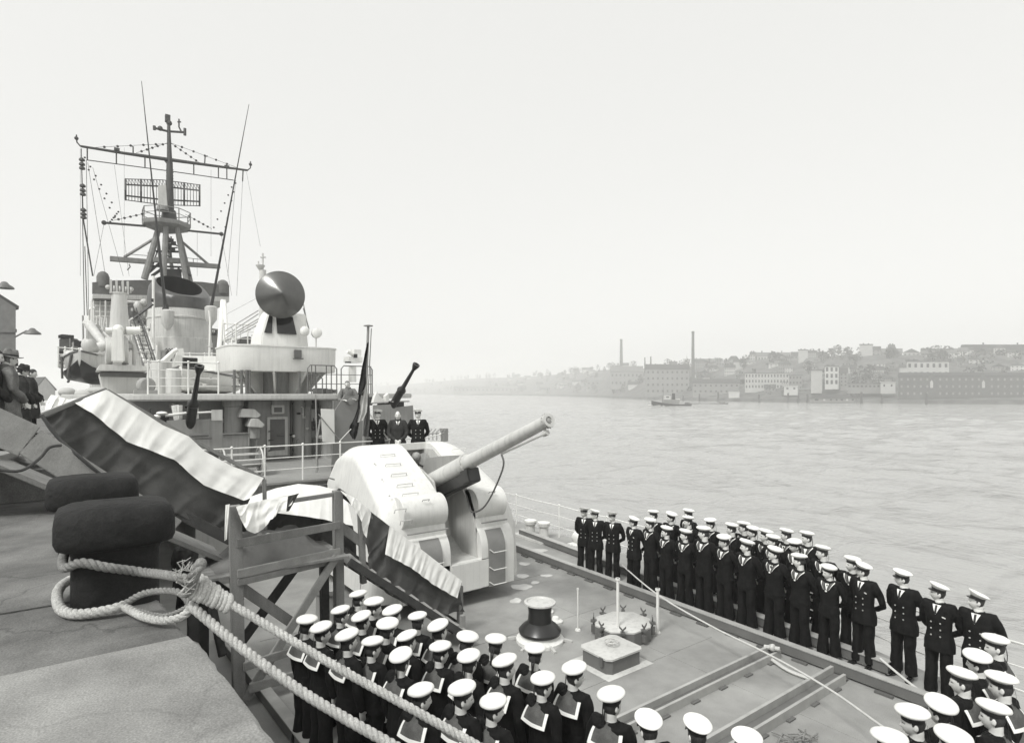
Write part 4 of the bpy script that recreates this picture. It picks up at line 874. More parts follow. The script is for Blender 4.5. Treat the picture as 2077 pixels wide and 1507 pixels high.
k = MB(); a = P(642, 676, 22.6); k.lathe([(0.16, -0.18), (0.19, -0.1), (0.19, 0.16), (0.12, 0.2)], a, (-0.2, -1, 0.0), 16); k.tube([a + Vector((0, 0.05, -0.18)), a + Vector((0, 0.05, -0.55))], 0.025, 6); k.sph(P(618, 672, 22.6), (0.18, 0.18, 0.2), 12, 8); part(k, 'searchlight', 'white_paint', dt)
k = MB(); k.tube([P(533, 700, 25), P(533, 548, 25)], 0.13, 10); k.tube([P(533, 548, 25), P(533, 514, 25)], 0.035, 6); k.tube([P(528, 522, 25), P(539, 522, 25)], 0.03, 6); k.lathe([(0.06, 0), (0.18, 0.16), (0.18, 0.2)], P(528, 548, 25), n=10); k.tube([P(541, 660, 25), P(536, 610, 25), P(534, 575, 25)], 0.05, 6); k.tube([P(524, 530, 25), P(525, 545, 25)], 0.03, 5); part(k, 'stump_mast', 'light_grey_paint')
k = MB()
for a, b in (((613, 605), (625, 665)), ((615, 625), (627, 668))): k.tube([P(*a, 24), P(*b, 24)], 0.02, 5)
for y0, y1 in ((633, 680), (640, 690), (650, 695), (655, 700), (662, 702)): k.tube([P(524, y0 - 3, 25), P(455, y1 - 8, 34)], 0.02, 5)
part(k, 'boat_boom_wires', 'grey_paint')
px_poly([(486, 690), (492, 684), (505, 682), (520, 688), (520, 696), (486, 696)], 30, 0.8, 'deck_gear', 'dark_grey_paint', bevel=0.05)
# starboard pelorus and rails beside the tub
k = MB(); k.tube([P(715, 775, 24), P(715, 742, 24)], 0.16, 10); k.obox(P(716, 730, 24), (0.3, 0, 0), (0, 0.3, 0), (0, 0, 0.12)); k.tube([P(704, 713, 23.8), P(727, 726, 24.2)], 0.07, 8); k.obox(P(722, 720, 24), (0.16, 0, 0), (0, 0.2, 0), (0, 0, 0.22)); k.sph(P(708, 714, 24), 0.09, 10, 6); part(k, 'target_sight', 'white_paint')
k = MB(); k.obox(P(706, 735, 23.6), (0.12, 0, 0), (0, 0.04, 0), (0, 0, 0.03)); k.obox(P(721, 722, 23.6), (0.07, 0, 0), (0, 0.04, 0), (0, 0, 0.08)); part(k, 'eyepiece', 'black_paint')
def hoop(x0, x1, Y, z0, z1, k, r=0.022):
    a = P(x0, 795, Y); b = P(x1, 795, Y); k.tube([(a.x, Y, z0), (a.x, Y, z1 - 0.12), (a.x + 0.1, Y, z1), (b.x - 0.1, Y, z1), (b.x, Y, z1 - 0.12), (b.x, Y, z0)], r, 6)
k = MB(); hoop(624, 683, 21.5, 4.73, 5.78, k); hoop(692, 755, 21.8, 4.73, 5.8, k); hoop(642, 654, 21.5, 4.73, 5.4, k)
for z in (5.1, 5.45): k.tube([(P(624, 795, 21.6).x, 21.6, z), (P(755, 795, 21.6).x, 21.6, z)], 0.014, 5)
for px in (632, 640, 662, 672, 752): a = P(px, 795, 21.6); k.tube([(a.x, 21.6, 4.73), (a.x, 21.6, 5.8)], 0.02, 6)
part(k, 'guard_rail', 'dark_grey_paint')
k = MB()
for i in range(14):
    a = P(rnd.uniform(625, 680), 795, 22.0); k.obox((a.x, 22 + rnd.uniform(-0.3, 0.5), 4.82), (rnd.uniform(0.05, 0.14), 0, 0), (0, 0.1, 0), (0, 0, rnd.uniform(0.05, 0.12)))
part(k, 'deck_lockers', 'dark_grey_paint')
for px in (475, 490, 500, 506, 607): a = P(px, 795, 22.4); k = MB(); k.tube([(a.x, 22.4, 4.73), (a.x, 22.4, 5.58)], 0.05, 7); part(k, 'pillar', 'dark_grey_paint', dt)
k = MB()
for z in (5.0, 5.3): k.tube([(P(470, 795, 22.4).x, 22.4, z), (P(505, 795, 22.4).x, 22.4, z)], 0.02, 5)
part(k, 'tie_bar', 'dark_grey_paint', dt)
# left part of the boat deck: guard rails, tanks, boat
b_ = [Vector((P(px, 795, 20.4).x, 20.4, 4.73)) for px in (300, 322, 382, 443)]
railing(b_, 0.98, 4, b_, 0.02)
k = MB(); a = P(352, 795, 23); k.lathe([(0.24, 4.75), (0.24, 5.55), (0.2, 5.6)], (a.x, 23, 0), n=16); a = P(327, 795, 24); k.lathe([(0.3, 4.74), (0.3, 5.9)], (a.x, 24, 0), n=16); part(k, 'storage_tank', 'light_grey_paint')
k = MB(); a = P(296, 782, 23); k.lathe([(0.27, -0.1), (0.27, 0.1), (0.22, 0.14)], a, (0.3, -1, 0), 18); k.obox(a + Vector((0, 0, -0.3)), (0.35, 0, 0), (0, 0.2, 0), (0, 0, 0.15)); part(k, 'winch', 'grey_paint')
# ---------------- funnel
fc = P(364, 700, 52.3); fx = fc.x; fy = 52.3; Sf = dep(364, 52.3) / F
def zf(y, Y=52.3): return P(364, y, Y).z
def fring(z, sx, sy, tilt=0.0, dx=0.0): return [Vector((fx + dx + sx * math.cos(6.28318 * i / 48), fy + sy * math.sin(6.28318 * i / 48), z + tilt * sy * math.sin(6.28318 * i / 48) + 0.16 * tilt * sx * math.cos(6.28318 * i / 48) * -1)) for i in range(48)]
rw = 58 * Sf
k = MB(); k.loft([fring(4.74, rw * 1.03, rw * 1.3), fring(zf(690), rw * 1.03, rw * 1.3), fring(zf(689), rw * 0.995, rw * 1.27), fring(zf(652), rw * 0.98, rw * 1.25), fring(zf(651), rw * 1.0, rw * 1.28), fring(zf(648), rw * 1.0, rw * 1.28), fring(zf(647), rw * 0.97, rw * 1.24), fring(zf(632), rw * 0.95, rw * 1.2)]); fun = part(k, 'funnel', 'light_grey_paint')
k = MB(); rr = [fring(zf(632), rw * 0.955, rw * 1.21), fring(zf(618), rw * 0.97, rw * 1.22), fring(zf(604), rw * 0.97, rw * 1.2, 0.08), fring(zf(590), rw * 0.93, rw * 1.16, 0.3), fring(zf(580), rw * 0.80, rw * 1.0, 0.44), fring(zf(579), rw * 0.70, rw * 0.9, 0.50)]
k.loft(rr, False, False); part(k, 'funnel_cap', 'funnel_black', fun, angle=60)
k = MB(); k.loft([fring(zf(579.4), rw * 0.71, rw * 0.905, 0.50), fring(zf(581), rw * 0.66, rw * 0.85, 0.50), fring(zf(600), rw * 0.62, rw * 0.8, 0.5), fring(zf(640), rw * 0.6, rw * 0.76, 0.3), fring(zf(641), rw * 0.1, rw * 0.1, 0.3)], False, True); part(k, 'uptake', 'soot', fun)
for px, py in ((340, 645), (428, 637)):
    k = MB(); c = P(px, py, 49.0); k.lathe([(0.1, -0.9), (0.42, -0.4), (0.45, 0.5), (0.3, 0.6)], c, n=12); part(k, 'aerial_socket', 'light_grey_paint', fun)
k = MB(); k.tube([P(311, 640, 49.5), P(311, 560, 49.5)], 0.1, 6); k.tube([P(311, 640, 49.5), P(311, 745, 49.5)], 0.1, 6); part(k, 'steam_pipe', 'white_paint', fun)
for (a, b) in (((336, 628), (287, 165)), ((427, 630), (505, 212))):
    k = MB(); p = P(*a, 49.0); q = P(*b, 46.5); n = 10; k.tube([p.lerp(q, i / n) for i in range(n + 1)], [lin(0.125, 0.018, (i / n) ** 0.7) for i in range(n + 1)], 7); k.lathe([(0.28, -0.3), (0.16, 0.4)], p, n=8); part(k, 'whip_aerial', 'black_paint', fun)
k = MB(); a = P(455, 727, 48); k.box(P(375, 795, 44).x, P(482, 795, 44).x, 44, 50, P(400, 746, 44).z, P(400, 724, 44).z); part(k, 'engine_casing', 'dark_grey_paint')
b_ = [P(355, 742, 43), P(385, 742, 43), P(415, 742, 43), P(430, 742, 43), P(478, 741, 43)]
railing(b_, 0.8, 2, b_, 0.03)
k = MB(); k.tube([P(452, 610, 36), P(447, 680, 35), P(437, 800, 30)], 0.13, 8); k.tube([P(455, 610, 36), P(458, 660, 35), P(462, 745, 32)], 0.10, 8); k.tube([P(444, 690, 35), P(463, 690, 35)], 0.05, 6); part(k, 'boat_davit', 'white_paint')
px_poly([(424, 665), (445, 668), (446, 745), (424, 745)], 55, 3, 'searchlight_platform', 'grey_paint'); px_poly([(430, 670), (440, 670), (440, 680), (430, 680)], 54.8, 0.1, 'port_light', 'black_paint')
px_poly([(446, 690), (458, 690), (458, 716), (446, 716)], 45, 1.0, 'ammunition_hoist', 'dark_grey_paint')
# ---------------- motor boat on the boat deck, lifeboat on the port side
def boat_hull(c, L, Wd, H, d, name, label, mh, mb, cat='boat', cover=None):
    rt = thing(name, label, cat, c); d = Vector(d).normalized(); s = Vector((d.y, -d.x, 0)); up = Vector((0, 0, 1)); c = Vector(c)
    def ring(u, w, z0, z1): return [c + d * u * L - s * w * Wd + up * z1 * H, c + d * u * L - s * w * 0.85 * Wd + up * (z0 + (z1 - z0) * 0.45) * H, c + d * u * L + up * z0 * H, c + d * u * L + s * w * 0.85 * Wd + up * (z0 + (z1 - z0) * 0.45) * H, c + d * u * L + s * w * Wd + up * z1 * H]
    k = MB(); st = [(-0.5, 0.55, 0.25, 0.92), (-0.45, 0.8, 0.1, 0.9), (-0.2, 1.0, 0.0, 0.88), (0.1, 0.98, 0.0, 0.9), (0.3, 0.72, 0.08, 0.98), (0.44, 0.35, 0.25, 1.08), (0.5, 0.05, 0.6, 1.15)]
    k.loft([ring(*q) for q in st], True, True); k.build('hull', mh, rt)
    k = MB(); k.loft([[p + up * 0.01 + (p - c).normalized() * 0.015 for p in ring(u, w * 1.01, z0 - 0.01, z0 + (z1 - z0) * 0.42)] for u, w, z0, z1 in st], False, False, closed=False); k.build('bottom', mb, rt)
    k = MB(); k.tube([ring(*q)[0] for q in st], 0.05, 6); k.tube([ring(*q)[4] for q in st], 0.05, 6); k.build('gunwale', 'dark_grey_paint', rt)
    return rt, (lambda u, v, z: c + d * u * L + s * v * Wd + up * z * H)
rt, q = boat_hull(P(415, 798, 29) + Vector((0, 0, -0.1)), 6.5, 1.15, 1.0, (-0.45, -1, 0), 'motor_boat', 'white motor boat with sloping spray hood stowed below the funnel', 'white_paint', 'white_paint')
k = MB(); k.loft([[q(0.2, -0.8, 0.95), q(0.2, 0.8, 0.95), q(0.2, 0.7, 1.7), q(0.2, -0.7, 1.7)], [q(-0.1, -0.85, 0.92), q(-0.1, 0.85, 0.92), q(-0.1, 0.75, 1.75), q(-0.1, -0.75, 1.75)], [q(-0.32, -0.8, 0.95), q(-0.32, 0.8, 0.95), q(-0.32, 0.75, 1.3), q(-0.32, -0.75, 1.3)]]); k.build('cabin', 'white_paint', rt)
k = MB(); k.obox(q(0.2, 0.0, 1.4), (0.5, 0.2, 0), (0.02, -0.05, 0), (0, 0, 0.2)); k.build('windscreen', 'glass_dark', rt)
k = MB()
for (pts) in (((352, 738), (362, 708), (372, 706), (374, 722), (392, 733), (395, 744), (352, 744)), ((425, 755), (440, 755), (445, 790), (430, 790)), ((360, 742), (400, 735), (402, 748), (380, 752))):
    k.prism([P(a, b, 30.5) for a, b in pts], (0, 0.4, 0))
part(k, 'boat_cradle', 'white_paint')
k = MB(); k.tube([P(320, 742, 28), P(352, 713, 28), P(360, 709, 28)], 0.09, 8); k.tube([P(330, 745, 28), P(356, 712, 28)], 0.06, 8); part(k, 'awning_spar', 'white_paint')
k = MB()
for px in (333, 339, 345): k.tube([P(px, 735, 40), P(px, 712, 40), P(px + 4, 707, 40), P(px + 9, 712, 40), P(px + 9, 735, 40)], 0.05, 6)
part(k, 'vent_pipe', 'dark_grey_paint')
rt, q = boat_hull(P(176, 782, 36) + Vector((0.35, 0, 0.05)), 6.2, 1.2, 1.3, (-0.22, -1, 0), 'lifeboat', 'lifeboat with a dark bottom hanging over the port side of the destroyer', 'light_grey_paint', 'black_paint')
k = MB(); k.tube([q(-0.3, 1.0, 0.9), q(-0.1, 1.06, 0.1)], 0.06, 5); k.tube([q(0.3, 0.8, 0.95), q(0.28, 0.8, 0.2)], 0.05, 5); k.tube([q(0.46, 0.3, 1.05), q(0.4, 0.5, 0.2)], 0.05, 5); k.build('lashing', 'dark_grey_paint', rt)
# port side crane: block, platform, drum, tapering jib post with fork head
def xz(px, py, Y): return P(px, py, Y)
YC = 29.5
px_poly([(196, 752), (300, 754), (306, 743), (204, 738)], YC - 0.6, 2.4, 'crane_platform', 'light_grey_paint', bevel=0.03)
cr = px_poly([(206, 808), (292, 808), (288, 800), (296, 762), (296, 756), (203, 756), (203, 762), (212, 800)], YC, 2.0, 'boat_crane', 'light_grey_paint', label='boat crane with a tapering upright post and a big winch wheel', bevel=0.03)
px_poly([(202, 755), (298, 756), (297, 766), (203, 764)], YC - 0.05, 0.1, 'band_plate', 'dark_grey_paint', cr)
Sc = dep(240, YC) / F
c = P(242, 668, YC + 0.3); z0 = P(242, 668, YC).z; z1 = P(242, 597, YC).z
k = MB(); k.lathe([(0.40, -0.2), (0.40, 0.0), (0.36, 0.02), (0.27, z1 - z0), (0.30, z1 - z0 + 0.02), (0.30, z1 - z0 + 0.08)], c, n=22); part(k, 'jib_post', 'light_grey_paint', cr)
k = MB()
for dx in (-0.3, -0.1, 0.12, 0.3): k.obox((c.x + dx, c.y, z1 + 0.33), (0.035, 0, 0), (0, 0.16, 0), (0, 0, 0.28)); k.lathe([(0.14, -0.03), (0.14, 0.03)], (c.x + dx + 0.1, c.y - 0.05, z1 + 0.25), (1, 0, 0), 14)
for dx in (-0.4, 0.42): k.sph((c.x + dx, c.y, z1 + 0.3), 0.1, 8, 6)
part(k, 'fork_head', 'light_grey_paint', cr)
k = MB(); a = P(214, 671, YC); b = P(284, 671, YC); k.tube([a, P(228, 671, YC)], 0.13, 12); k.tube([P(256, 671, YC), b], 0.17, 14); k.sph(P(240, 668, YC - 0.3), (0.2, 0.25, 0.2), 12, 8); part(k, 'hydraulic_cylinder', 'white_paint', cr)
k = MB(); cw = P(238, 712, YC); ww = 0.42; k.lathe([(0.55, -ww), (0.58, -ww + 0.03), (0.58, -0.18), (0.45, -0.17), (0.45, 0.16), (0.58, 0.17), (0.58, ww - 0.1), (0.55, ww - 0.05)], cw, (1, 0, 0), 30); part(k, 'winch_drum', 'light_grey_paint', cr)
px_poly([(228, 668), (250, 668), (254, 735), (226, 735)], YC - 0.75, 0.3, 'winch_housing', 'white_paint', cr, bevel=0.06)
k = MB(); k.tube([P(215, 700, YC), P(200, 705, YC)], 0.2, 12); part(k, 'gear_case', 'light_grey_paint', cr)
k = MB(); k.tube([P(262, 690, YC), P(272, 700, YC), P(272, 740, YC)], 0.07, 8); part(k, 'drain_pipe', 'light_grey_paint', cr)
railing([P(272, 748, YC + 0.5), P(302, 750, YC + 0.5)], 0.75, 2, [P(272, 748, YC + 0.5), P(285, 749, YC + 0.5), P(302, 750, YC + 0.5)], 0.02)
# gun mount left of the crane, rafts
YG = 34
k = MB(); c = P(184, 745, YG); k.lathe([(0.62, -0.1), (0.60, 0.55), (0.66, 0.58), (0.66, 0.65), (0.3, 0.7)], c, n=24); gm = part(k, 'port_gun_mount', 'light_grey_paint')
k = MB(); c = P(185, 700, YG); k.sph(c, (0.4, 0.4, 0.42), 14, 10); k.obox(c + Vector((0.05, 0, 0.5)), (0.25, 0, 0), (0, 0.3, 0), (0, 0, 0.3)); part(k, 'mount_body', 'light_grey_paint', gm, bevel=0.05)
k = MB(); k.tube([P(182, 660, YG), P(212, 700, YG - 1.5)], [0.22, 0.16], 10); k.tube([P(196, 662, YG + 1), P(226, 690, YG - 1)], 0.06, 8); k.tube([P(175, 655, YG + 1), P(196, 665, YG)], 0.18, 8); part(k, 'mount_barrel', 'light_grey_paint', gm)
for px, py, rx, rz, Y in ((143, 722, 13, 12, 37), (138, 733, 12, 7, 36.5)):
    c = P(px, py, Y); s_ = dep(px, Y) / F; k = MB(); k.sph(c, (rx * s_, rx * s_, rz * s_), 18, 12); k.tube([c + Vector((-rx * s_, 0, 0)), c + Vector((rx * s_, -0.02, 0))], 0.02, 5); part(k, 'life_raft_canister', 'light_grey_paint')
for px, py, rx, ry in ((136, 797, 15, 10), (168, 801, 22, 9), (196, 794, 20, 8)):
    c = P(px, py, 23.0); s_ = dep(px, 23.0) / F; k = MB(); k.sph(c + Vector((0, 0, 0.02)), (rx * s_, 0.3, ry * s_), 18, 12); o = part(k, 'fender', 'canvas_light')
px_poly([(120, 742), (120, 686), (132, 684), (160, 688), (165, 742)], 40, 3, 'signal_house', 'dark_grey_paint', bevel=0.05)
px_poly([(118, 680), (126, 678), (150, 680), (150, 685), (118, 685)], 39.9, 0.6, 'house_roof', 'black_paint'); px_poly([(150, 690), (166, 692), (166, 704), (150, 702)], 39.6, 0.5, 'flag_locker', 'black_paint')
px_poly([(118, 738), (205, 742), (205, 747), (118, 744)], 38, 2, 'boat_platform', 'light_grey_paint')
px_poly([(140, 686), (143, 686), (143, 710), (140, 710)], 39.9, 0.05, 'house_frame', 'grey_paint')
# ---------------- bridge: block, wings with canvas dodgers, ladders
YB = 66
k = MB(); a = P(186, 612, YB); b = P(312, 720, YB); k.box(a.x, b.x, YB, YB + 9, 4.74, a.z); br = part(k, 'bridge', 'light_grey_paint')
k = MB(); a2 = P(312, 600, YB + 1); b2 = P(462, 720, YB + 1); k.box(a2.x, b2.x - 1.5, YB + 1, YB + 9, 4.74, a.z - 0.05); part(k, 'bridge_tower', 'grey_paint', br)
px_poly([(188, 597), (465, 602), (465, 612), (188, 605)], YB - 1.6, 10, 'bridge_wing', 'light_grey_paint', br)
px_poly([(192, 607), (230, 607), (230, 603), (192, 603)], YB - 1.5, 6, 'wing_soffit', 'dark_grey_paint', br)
px_poly([(187, 573), (230, 569), (310, 568), (410, 572), (465, 579), (465, 605), (187, 596)], YB - 1.55, 0.15, 'canvas_dodger', 'canvas_grey', br)
px_poly([(462, 579), (465, 579), (465, 605), (462, 605)], YB - 1.4, 8, 'canvas_dodger', 'canvas_grey', br)
for px, py in ((209, 562), (452, 578)):
    c = P(px, py, YB - 1.2); s_ = dep(px, YB) / F; k = MB(); k.lathe([(11 * s_, -0.9), (11 * s_, 0.0), (8.5 * s_, 0.32), (4 * s_, 0.48), (0.05, 0.52)], c, n=18); part(k, 'covered_binnacle', 'canvas_grey', br)
k = MB()
for y in (606, 612, 620, 632, 641): k.tube([P(190, y, YB - 0.4), P(232, y + 1, YB - 0.4)], 0.05, 5)
for px in (190, 203, 232): k.tube([P(px, 606, YB - 0.4), P(px, 660, YB - 0.4)], 0.06, 5)
part(k, 'guard_rail', 'white_paint', br)
k = MB(); k.tube([P(180, 655, YB - 3), P(180, 630, YB - 3), P(184, 625, YB - 3), P(192, 625, YB - 3)], 0.12, 6); part(k, 'vent_pipe', 'white_paint', br)
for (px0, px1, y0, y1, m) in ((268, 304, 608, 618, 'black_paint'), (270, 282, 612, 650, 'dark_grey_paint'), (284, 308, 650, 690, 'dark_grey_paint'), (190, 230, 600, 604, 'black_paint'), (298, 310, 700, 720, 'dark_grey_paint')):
    px_poly([(px0, y0), (px1, y0), (px1, y1), (px0, y1)], YB - 0.3, 0.2, 'recess_shade_panel', m, br)  # dark panels set on the wall, painted in place of shaded recesses
def ladder(p, q, w, n, name, m, par=None):
    k = MB(); p = Vector(p); q = Vector(q); s_ = Vector((1, 0, 0)) * w / 2; k.bar(p - s_, q - s_, 0.05, 0.14); k.bar(p + s_, q + s_, 0.05, 0.14)
    for i in range(1, n): c = p.lerp(q, i / n); k.bar(c - s_, c + s_, 0.18, 0.03)
    part(k, name, m, par)
ladder(P(272, 640, 44), P(306, 745, 40), 0.7, 12, 'ladder', 'dark_grey_paint'); ladder(P(280, 660, 50), P(306, 735, 47), 0.8, 10, 'ladder', 'white_paint')
k = MB()
for a, b in (((268, 640), (302, 745)), ((276, 625), (310, 730))): k.tube([P(*a, 43), P(*b, 39)], 0.035, 5)
k.tube([P(273, 645, 44), P(310, 617, 44)], 0.09, 6); part(k, 'ladder_rail', 'black_paint')
k = MB(); c = P(279, 622, 60); k.sph(c, (0.35, 0.35, 0.5), 10, 8); k.tube([P(255, 612, 60), P(300, 615, 60)], 0.15, 7); k.sph(P(292, 613, 60), 0.3, 8, 6); part(k, 'signal_lamp', 'light_grey_paint', br)
# ---------------- lattice mast
YM = 60.5
MST = MB(); legs = [((293, 566), (322, 462), 60.2, 13), ((328, 640), (337, 455), 59.4, 12), ((352, 566), (335, 450), 62.5, 8), ((390, 640), (358, 455), 59.4, 11), ((330, 566), (318, 470), 62.5, 8), ((392, 590), (362, 465), 61.5, 9)]
for a, b, Y, w in legs: MST.tube([P(*a, Y), P(*b, Y)], [w * 0.5 * 52 / F, w * 0.42 * 52 / F], 9)
mast = part(MST, 'lattice_mast', 'mast_paint', label='grey lattice mast with a wide yard, a curved radar aerial and platforms')
k = MB()
for a, b, w in (((316, 510), (362, 511), 0.1), ((303, 540), (372, 542), 0.1), ((300, 555), (328, 530), 0.12), ((330, 512), (362, 535), 0.07), ((308, 560), (330, 545), 0.14), ((360, 545), (388, 560), 0.12), ((340, 480), (360, 500), 0.06), ((322, 500), (308, 545), 0.06), ((312, 498), (300, 545), 0.05)): k.tube([P(*a, YM), P(*b, YM)], w, 6)
part(k, 'cross_brace', 'mast_dark', mast)
px_poly([(332, 545), (368, 546), (372, 640), (326, 640)], 60.6, 2.0, 'mast_trunk', 'mast_dark', mast)
k = MB(); s_ = dep(340, YM) / F
for i, (px, py) in enumerate(((336, 490), (341, 498), (348, 506), (352, 494), (346, 488), (338, 507))): k.obox(P(px, py, YM + 0.3 * i), (0.18 + 0.05 * (i % 3), 0, 0), (0, 0.2, 0), (0, 0, 0.15)); 
k.tube([P(334, 503, YM), P(360, 503, YM)], 0.06, 5); k.tube([P(347, 480, YM), P(347, 528, YM)], 0.06, 5); part(k, 'mast_gear', 'mast_dark', mast)
# wide lower spreader
k = MB(); k.bar(P(223, 525, YM), P(310, 532, YM), 0.5, 0.38); k.bar(P(374, 536, YM), P(446, 541, YM), 0.5, 0.38); k.bar(P(310, 527, YM - 0.6), P(374, 530, YM - 0.6), 0.5, 0.42); part(k, 'spreader', 'mast_paint', mast)
k = MB(); k.tube([P(252, 522, YM), P(315, 483, YM)], 0.13, 6); k.tube([P(422, 536, YM), P(366, 488, YM)], 0.12, 6); k.tube([P(262, 536, YM), P(264, 542, YM), P(258, 548, YM)], 0.05, 5)
for (a, b) in (((262, 516), (300, 519)), ((300, 512), (300, 530)), ((375, 523), (410, 527)), ((392, 525), (392, 534))): k.tube([P(*a, YM), P(*b, YM)], 0.03, 5)
part(k, 'spreader_stay', 'mast_paint', mast)
# upper platform, octagonal, with rails and side arms
pc = P(338, 455, YM); s_ = dep(338, YM) / F
def octr(r, z, cx=0.0): return [Vector((pc.x + cx + r * math.cos(R(22.5 + 45 * i)), pc.y + r * math.sin(R(22.5 + 45 * i)), z)) for i in range(8)]
z0 = P(338, 470, YM).z; z1 = P(338, 459, YM).z
k = MB(); k.loft([octr(20 * s_, z0), octr(44 * s_, z1 - 0.12), octr(45 * s_, z1), octr(45 * s_, z1 + 0.25)]); part(k, 'radar_platform', 'mast_paint', mast, angle=25)
k = MB(); top_ = octr(44 * s_, z1 + 1.3)
k.tube(top_ + [top_[0]], 0.04, 5)
for p in octr(44 * s_, z1 + 0.25): k.tube([p, p + Vector((0, 0, 1.06))], 0.05, 5)
k.tube(octr(44 * s_, z1 + 0.8) + [octr(44 * s_, z1 + 0.8)[0]], 0.03, 5); part(k, 'platform_rail', 'mast_paint', mast)
for a, b, e in (((211, 452), (295, 459), (211, 452)), ((380, 468), (449, 475), (449, 475))):
    k = MB(); k.tube([P(*a, YM), P(*b, YM)], 0.1, 6); k.sph(P(*e, YM), 0.2, 8, 6); part(k, 'signal_arm', 'mast_dark', mast)
# pole and topmast
k = MB(); k.lathe([(0.7, 0), (0.55, 1.2), (0.5, 1.25)], P(343, 455, YM), n=12); k.tube([P(334, 452, YM), P(340, 424, YM)], 0.18, 8); k.tube([P(355, 452, YM), P(348, 424, YM)], 0.18, 8); k.tube([P(345, 455, YM), P(344, 330, YM)], [0.36, 0.26], 10); k.tube([P(344, 330, YM), P(342, 245, YM)], [0.22, 0.12], 8)
for y in range(345, 440, 6): k.tube([P(337, y, YM), P(352, y, YM)], 0.04, 5)
part(k, 'topmast', 'mast_dark', mast)
k = MB(); k.obox(P(340, 241, YM), (0.2, 0, 0), (0, 0.2, 0), (0, 0, 0.3)); k.sph(P(343, 250, YM), 0.25, 8, 6); k.tube([P(312, 260, YM), P(341, 267, YM), P(376, 269, YM)], 0.10, 6); k.sph(P(325, 261, YM), 0.22, 8, 6); k.tube([P(313, 256, YM), P(313, 264, YM)], 0.13, 6); k.tube([P(375, 261, YM), P(375, 275, YM)], 0.13, 6); k.tube([P(363, 242, YM), P(363, 258, YM), P(368, 268, YM)], 0.07, 6); k.tube([P(360, 248, YM), P(367, 248, YM)], 0.07, 5); part(k, 'masthead_gear', 'mast_dark', mast)
k = MB(); k.tube([P(163, 297, YM), P(250, 311, YM), P(341, 324, YM), P(420, 335, YM), P(502, 346, YM)], [0.10, 0.13, 0.17, 0.13, 0.10], 8); k.tube([P(176, 325, YM), P(341, 347, YM), P(474, 366, YM)], 0.042, 6)
for px, y0, y1 in ((177, 300, 326), (236, 308, 333), (294, 318, 341), (393, 333, 355), (443, 340, 361), (460, 342, 363)): k.tube([P(px, y0, YM), P(px, y1, YM)], 0.055, 5)
for px, py in ((237, 304), (460, 339)): k.obox(P(px, py, YM), (0.2, 0, 0), (0, 0.15, 0), (0, 0, 0.12))
for (pts) in (((163, 297), (156, 289), (155, 274)), ((502, 346), (508, 341), (508, 328)), ((270, 312), (270, 298), (263, 296)), ((415, 334), (416, 318), (421, 317)), ((493, 346), (492, 368))): k.tube([P(a, b, YM) for a, b in pts], 0.06, 6)
for px, py in ((155, 281), (508, 334)): k.sph(P(px, py, YM), 0.16, 6, 5)
k.loft([[P(331, 321, YM), P(354, 325, YM), P(346, 332, YM), P(338, 330, YM)], [p + Vector((0, 0.3, 0)) for p in (P(331, 321, YM), P(354, 325, YM), P(346, 332, YM), P(338, 330, YM))]])
part(k, 'signal_yard', 'mast_dark', mast)
# curved radar aerial: a lattice trough in two wings
k = MB(); ends = []
def tro(px, v, side):
    # v 0 top .. 1 bottom; trough curves away from the mast at its ends
    f = (px - 330) / 75.0; y = lin(372, 412, v) + f * 6 + (1 - abs(f)) * 4 * (v - 0.5) * 2 - (2.5 if v == 0 else 0)
    bow = 1.2 * (1 - f * f) - 0.9 * math.sin(math.pi * v)
    return P(px, y, YM - 0.2 + bow)
for v in (0, 0.22, 0.78, 1.0):
    k.tube([tro(255 + 150 * i / 24, v, 0) for i in range(25)], 0.075 if v in (0.22, 0.78) else 0.04, 6)
for i in range(25):
    px = 255 + 150 * i / 24; w = 0.085 if i in (0, 5, 19, 24) else 0.028
    k.tube([tro(px, v, 0) for v in (0, 0.12, 0.25, 0.5, 0.75, 0.88, 1)], w, 5)
for i in range(24): k.tube([tro(255 + 150 * i / 24, 0, 0), tro(255 + 150 * (i + 1) / 24, 0.22, 0)], 0.03, 4)
part(k, 'radar_aerial', 'mast_dark', mast)
px_poly([(321, 376), (337, 374), (340, 418), (322, 420)], YM - 1.2, 0.5, 'radar_housing', 'light_grey_paint', mast, bevel=0.05)
k = MB(); k.lathe([(0.5, 0), (0.45, 0.3), (0.3, 0.5)], P(330, 428, YM - 0.8), n=12); part(k, 'radar_turntable', 'mast_paint', mast)
# halyards, stays and strung insulators
k = MB()
for a, b, r in (((165, 302), (171, 640), .028), ((168, 440), (188, 560), .05), ((175, 325), (180, 640), .018), ((178, 330), (213, 555), .014), ((188, 340), (250, 560), .012), ((478, 366), (462, 560), .014), ((492, 368), (480, 600), .012), ((500, 350), (528, 500), .010), ((232, 335), (262, 560), .010), ((252, 300), (252, 530), .008), ((428, 345), (428, 520), .010), ((400, 470), (400, 560), .010), ((172, 500), (177, 640), .03), ((211, 454), (190, 560), .012), ((449, 477), (470, 600), .012), ((163, 302), (163, 560), .010), ((455, 640), (530, 600), .010)):
    k.tube([P(*a, YM - 0.5), P(*b, YM - 1)], r * 1.15, 5)
for a, b in (((184, 300), (341, 292)), ((276, 311), (341, 290)), ((345, 290), (408, 333)), ((345, 290), (482, 341)), ((228, 448), (300, 432)), ((376, 435), (430, 465))):
    k.tube([P(*a, YM), P(*b, YM)], 0.018, 5)
    for i in range(1, 6): k.sph(P(*a, YM).lerp(P(*b, YM), i / 6), 0.11, 6, 4)
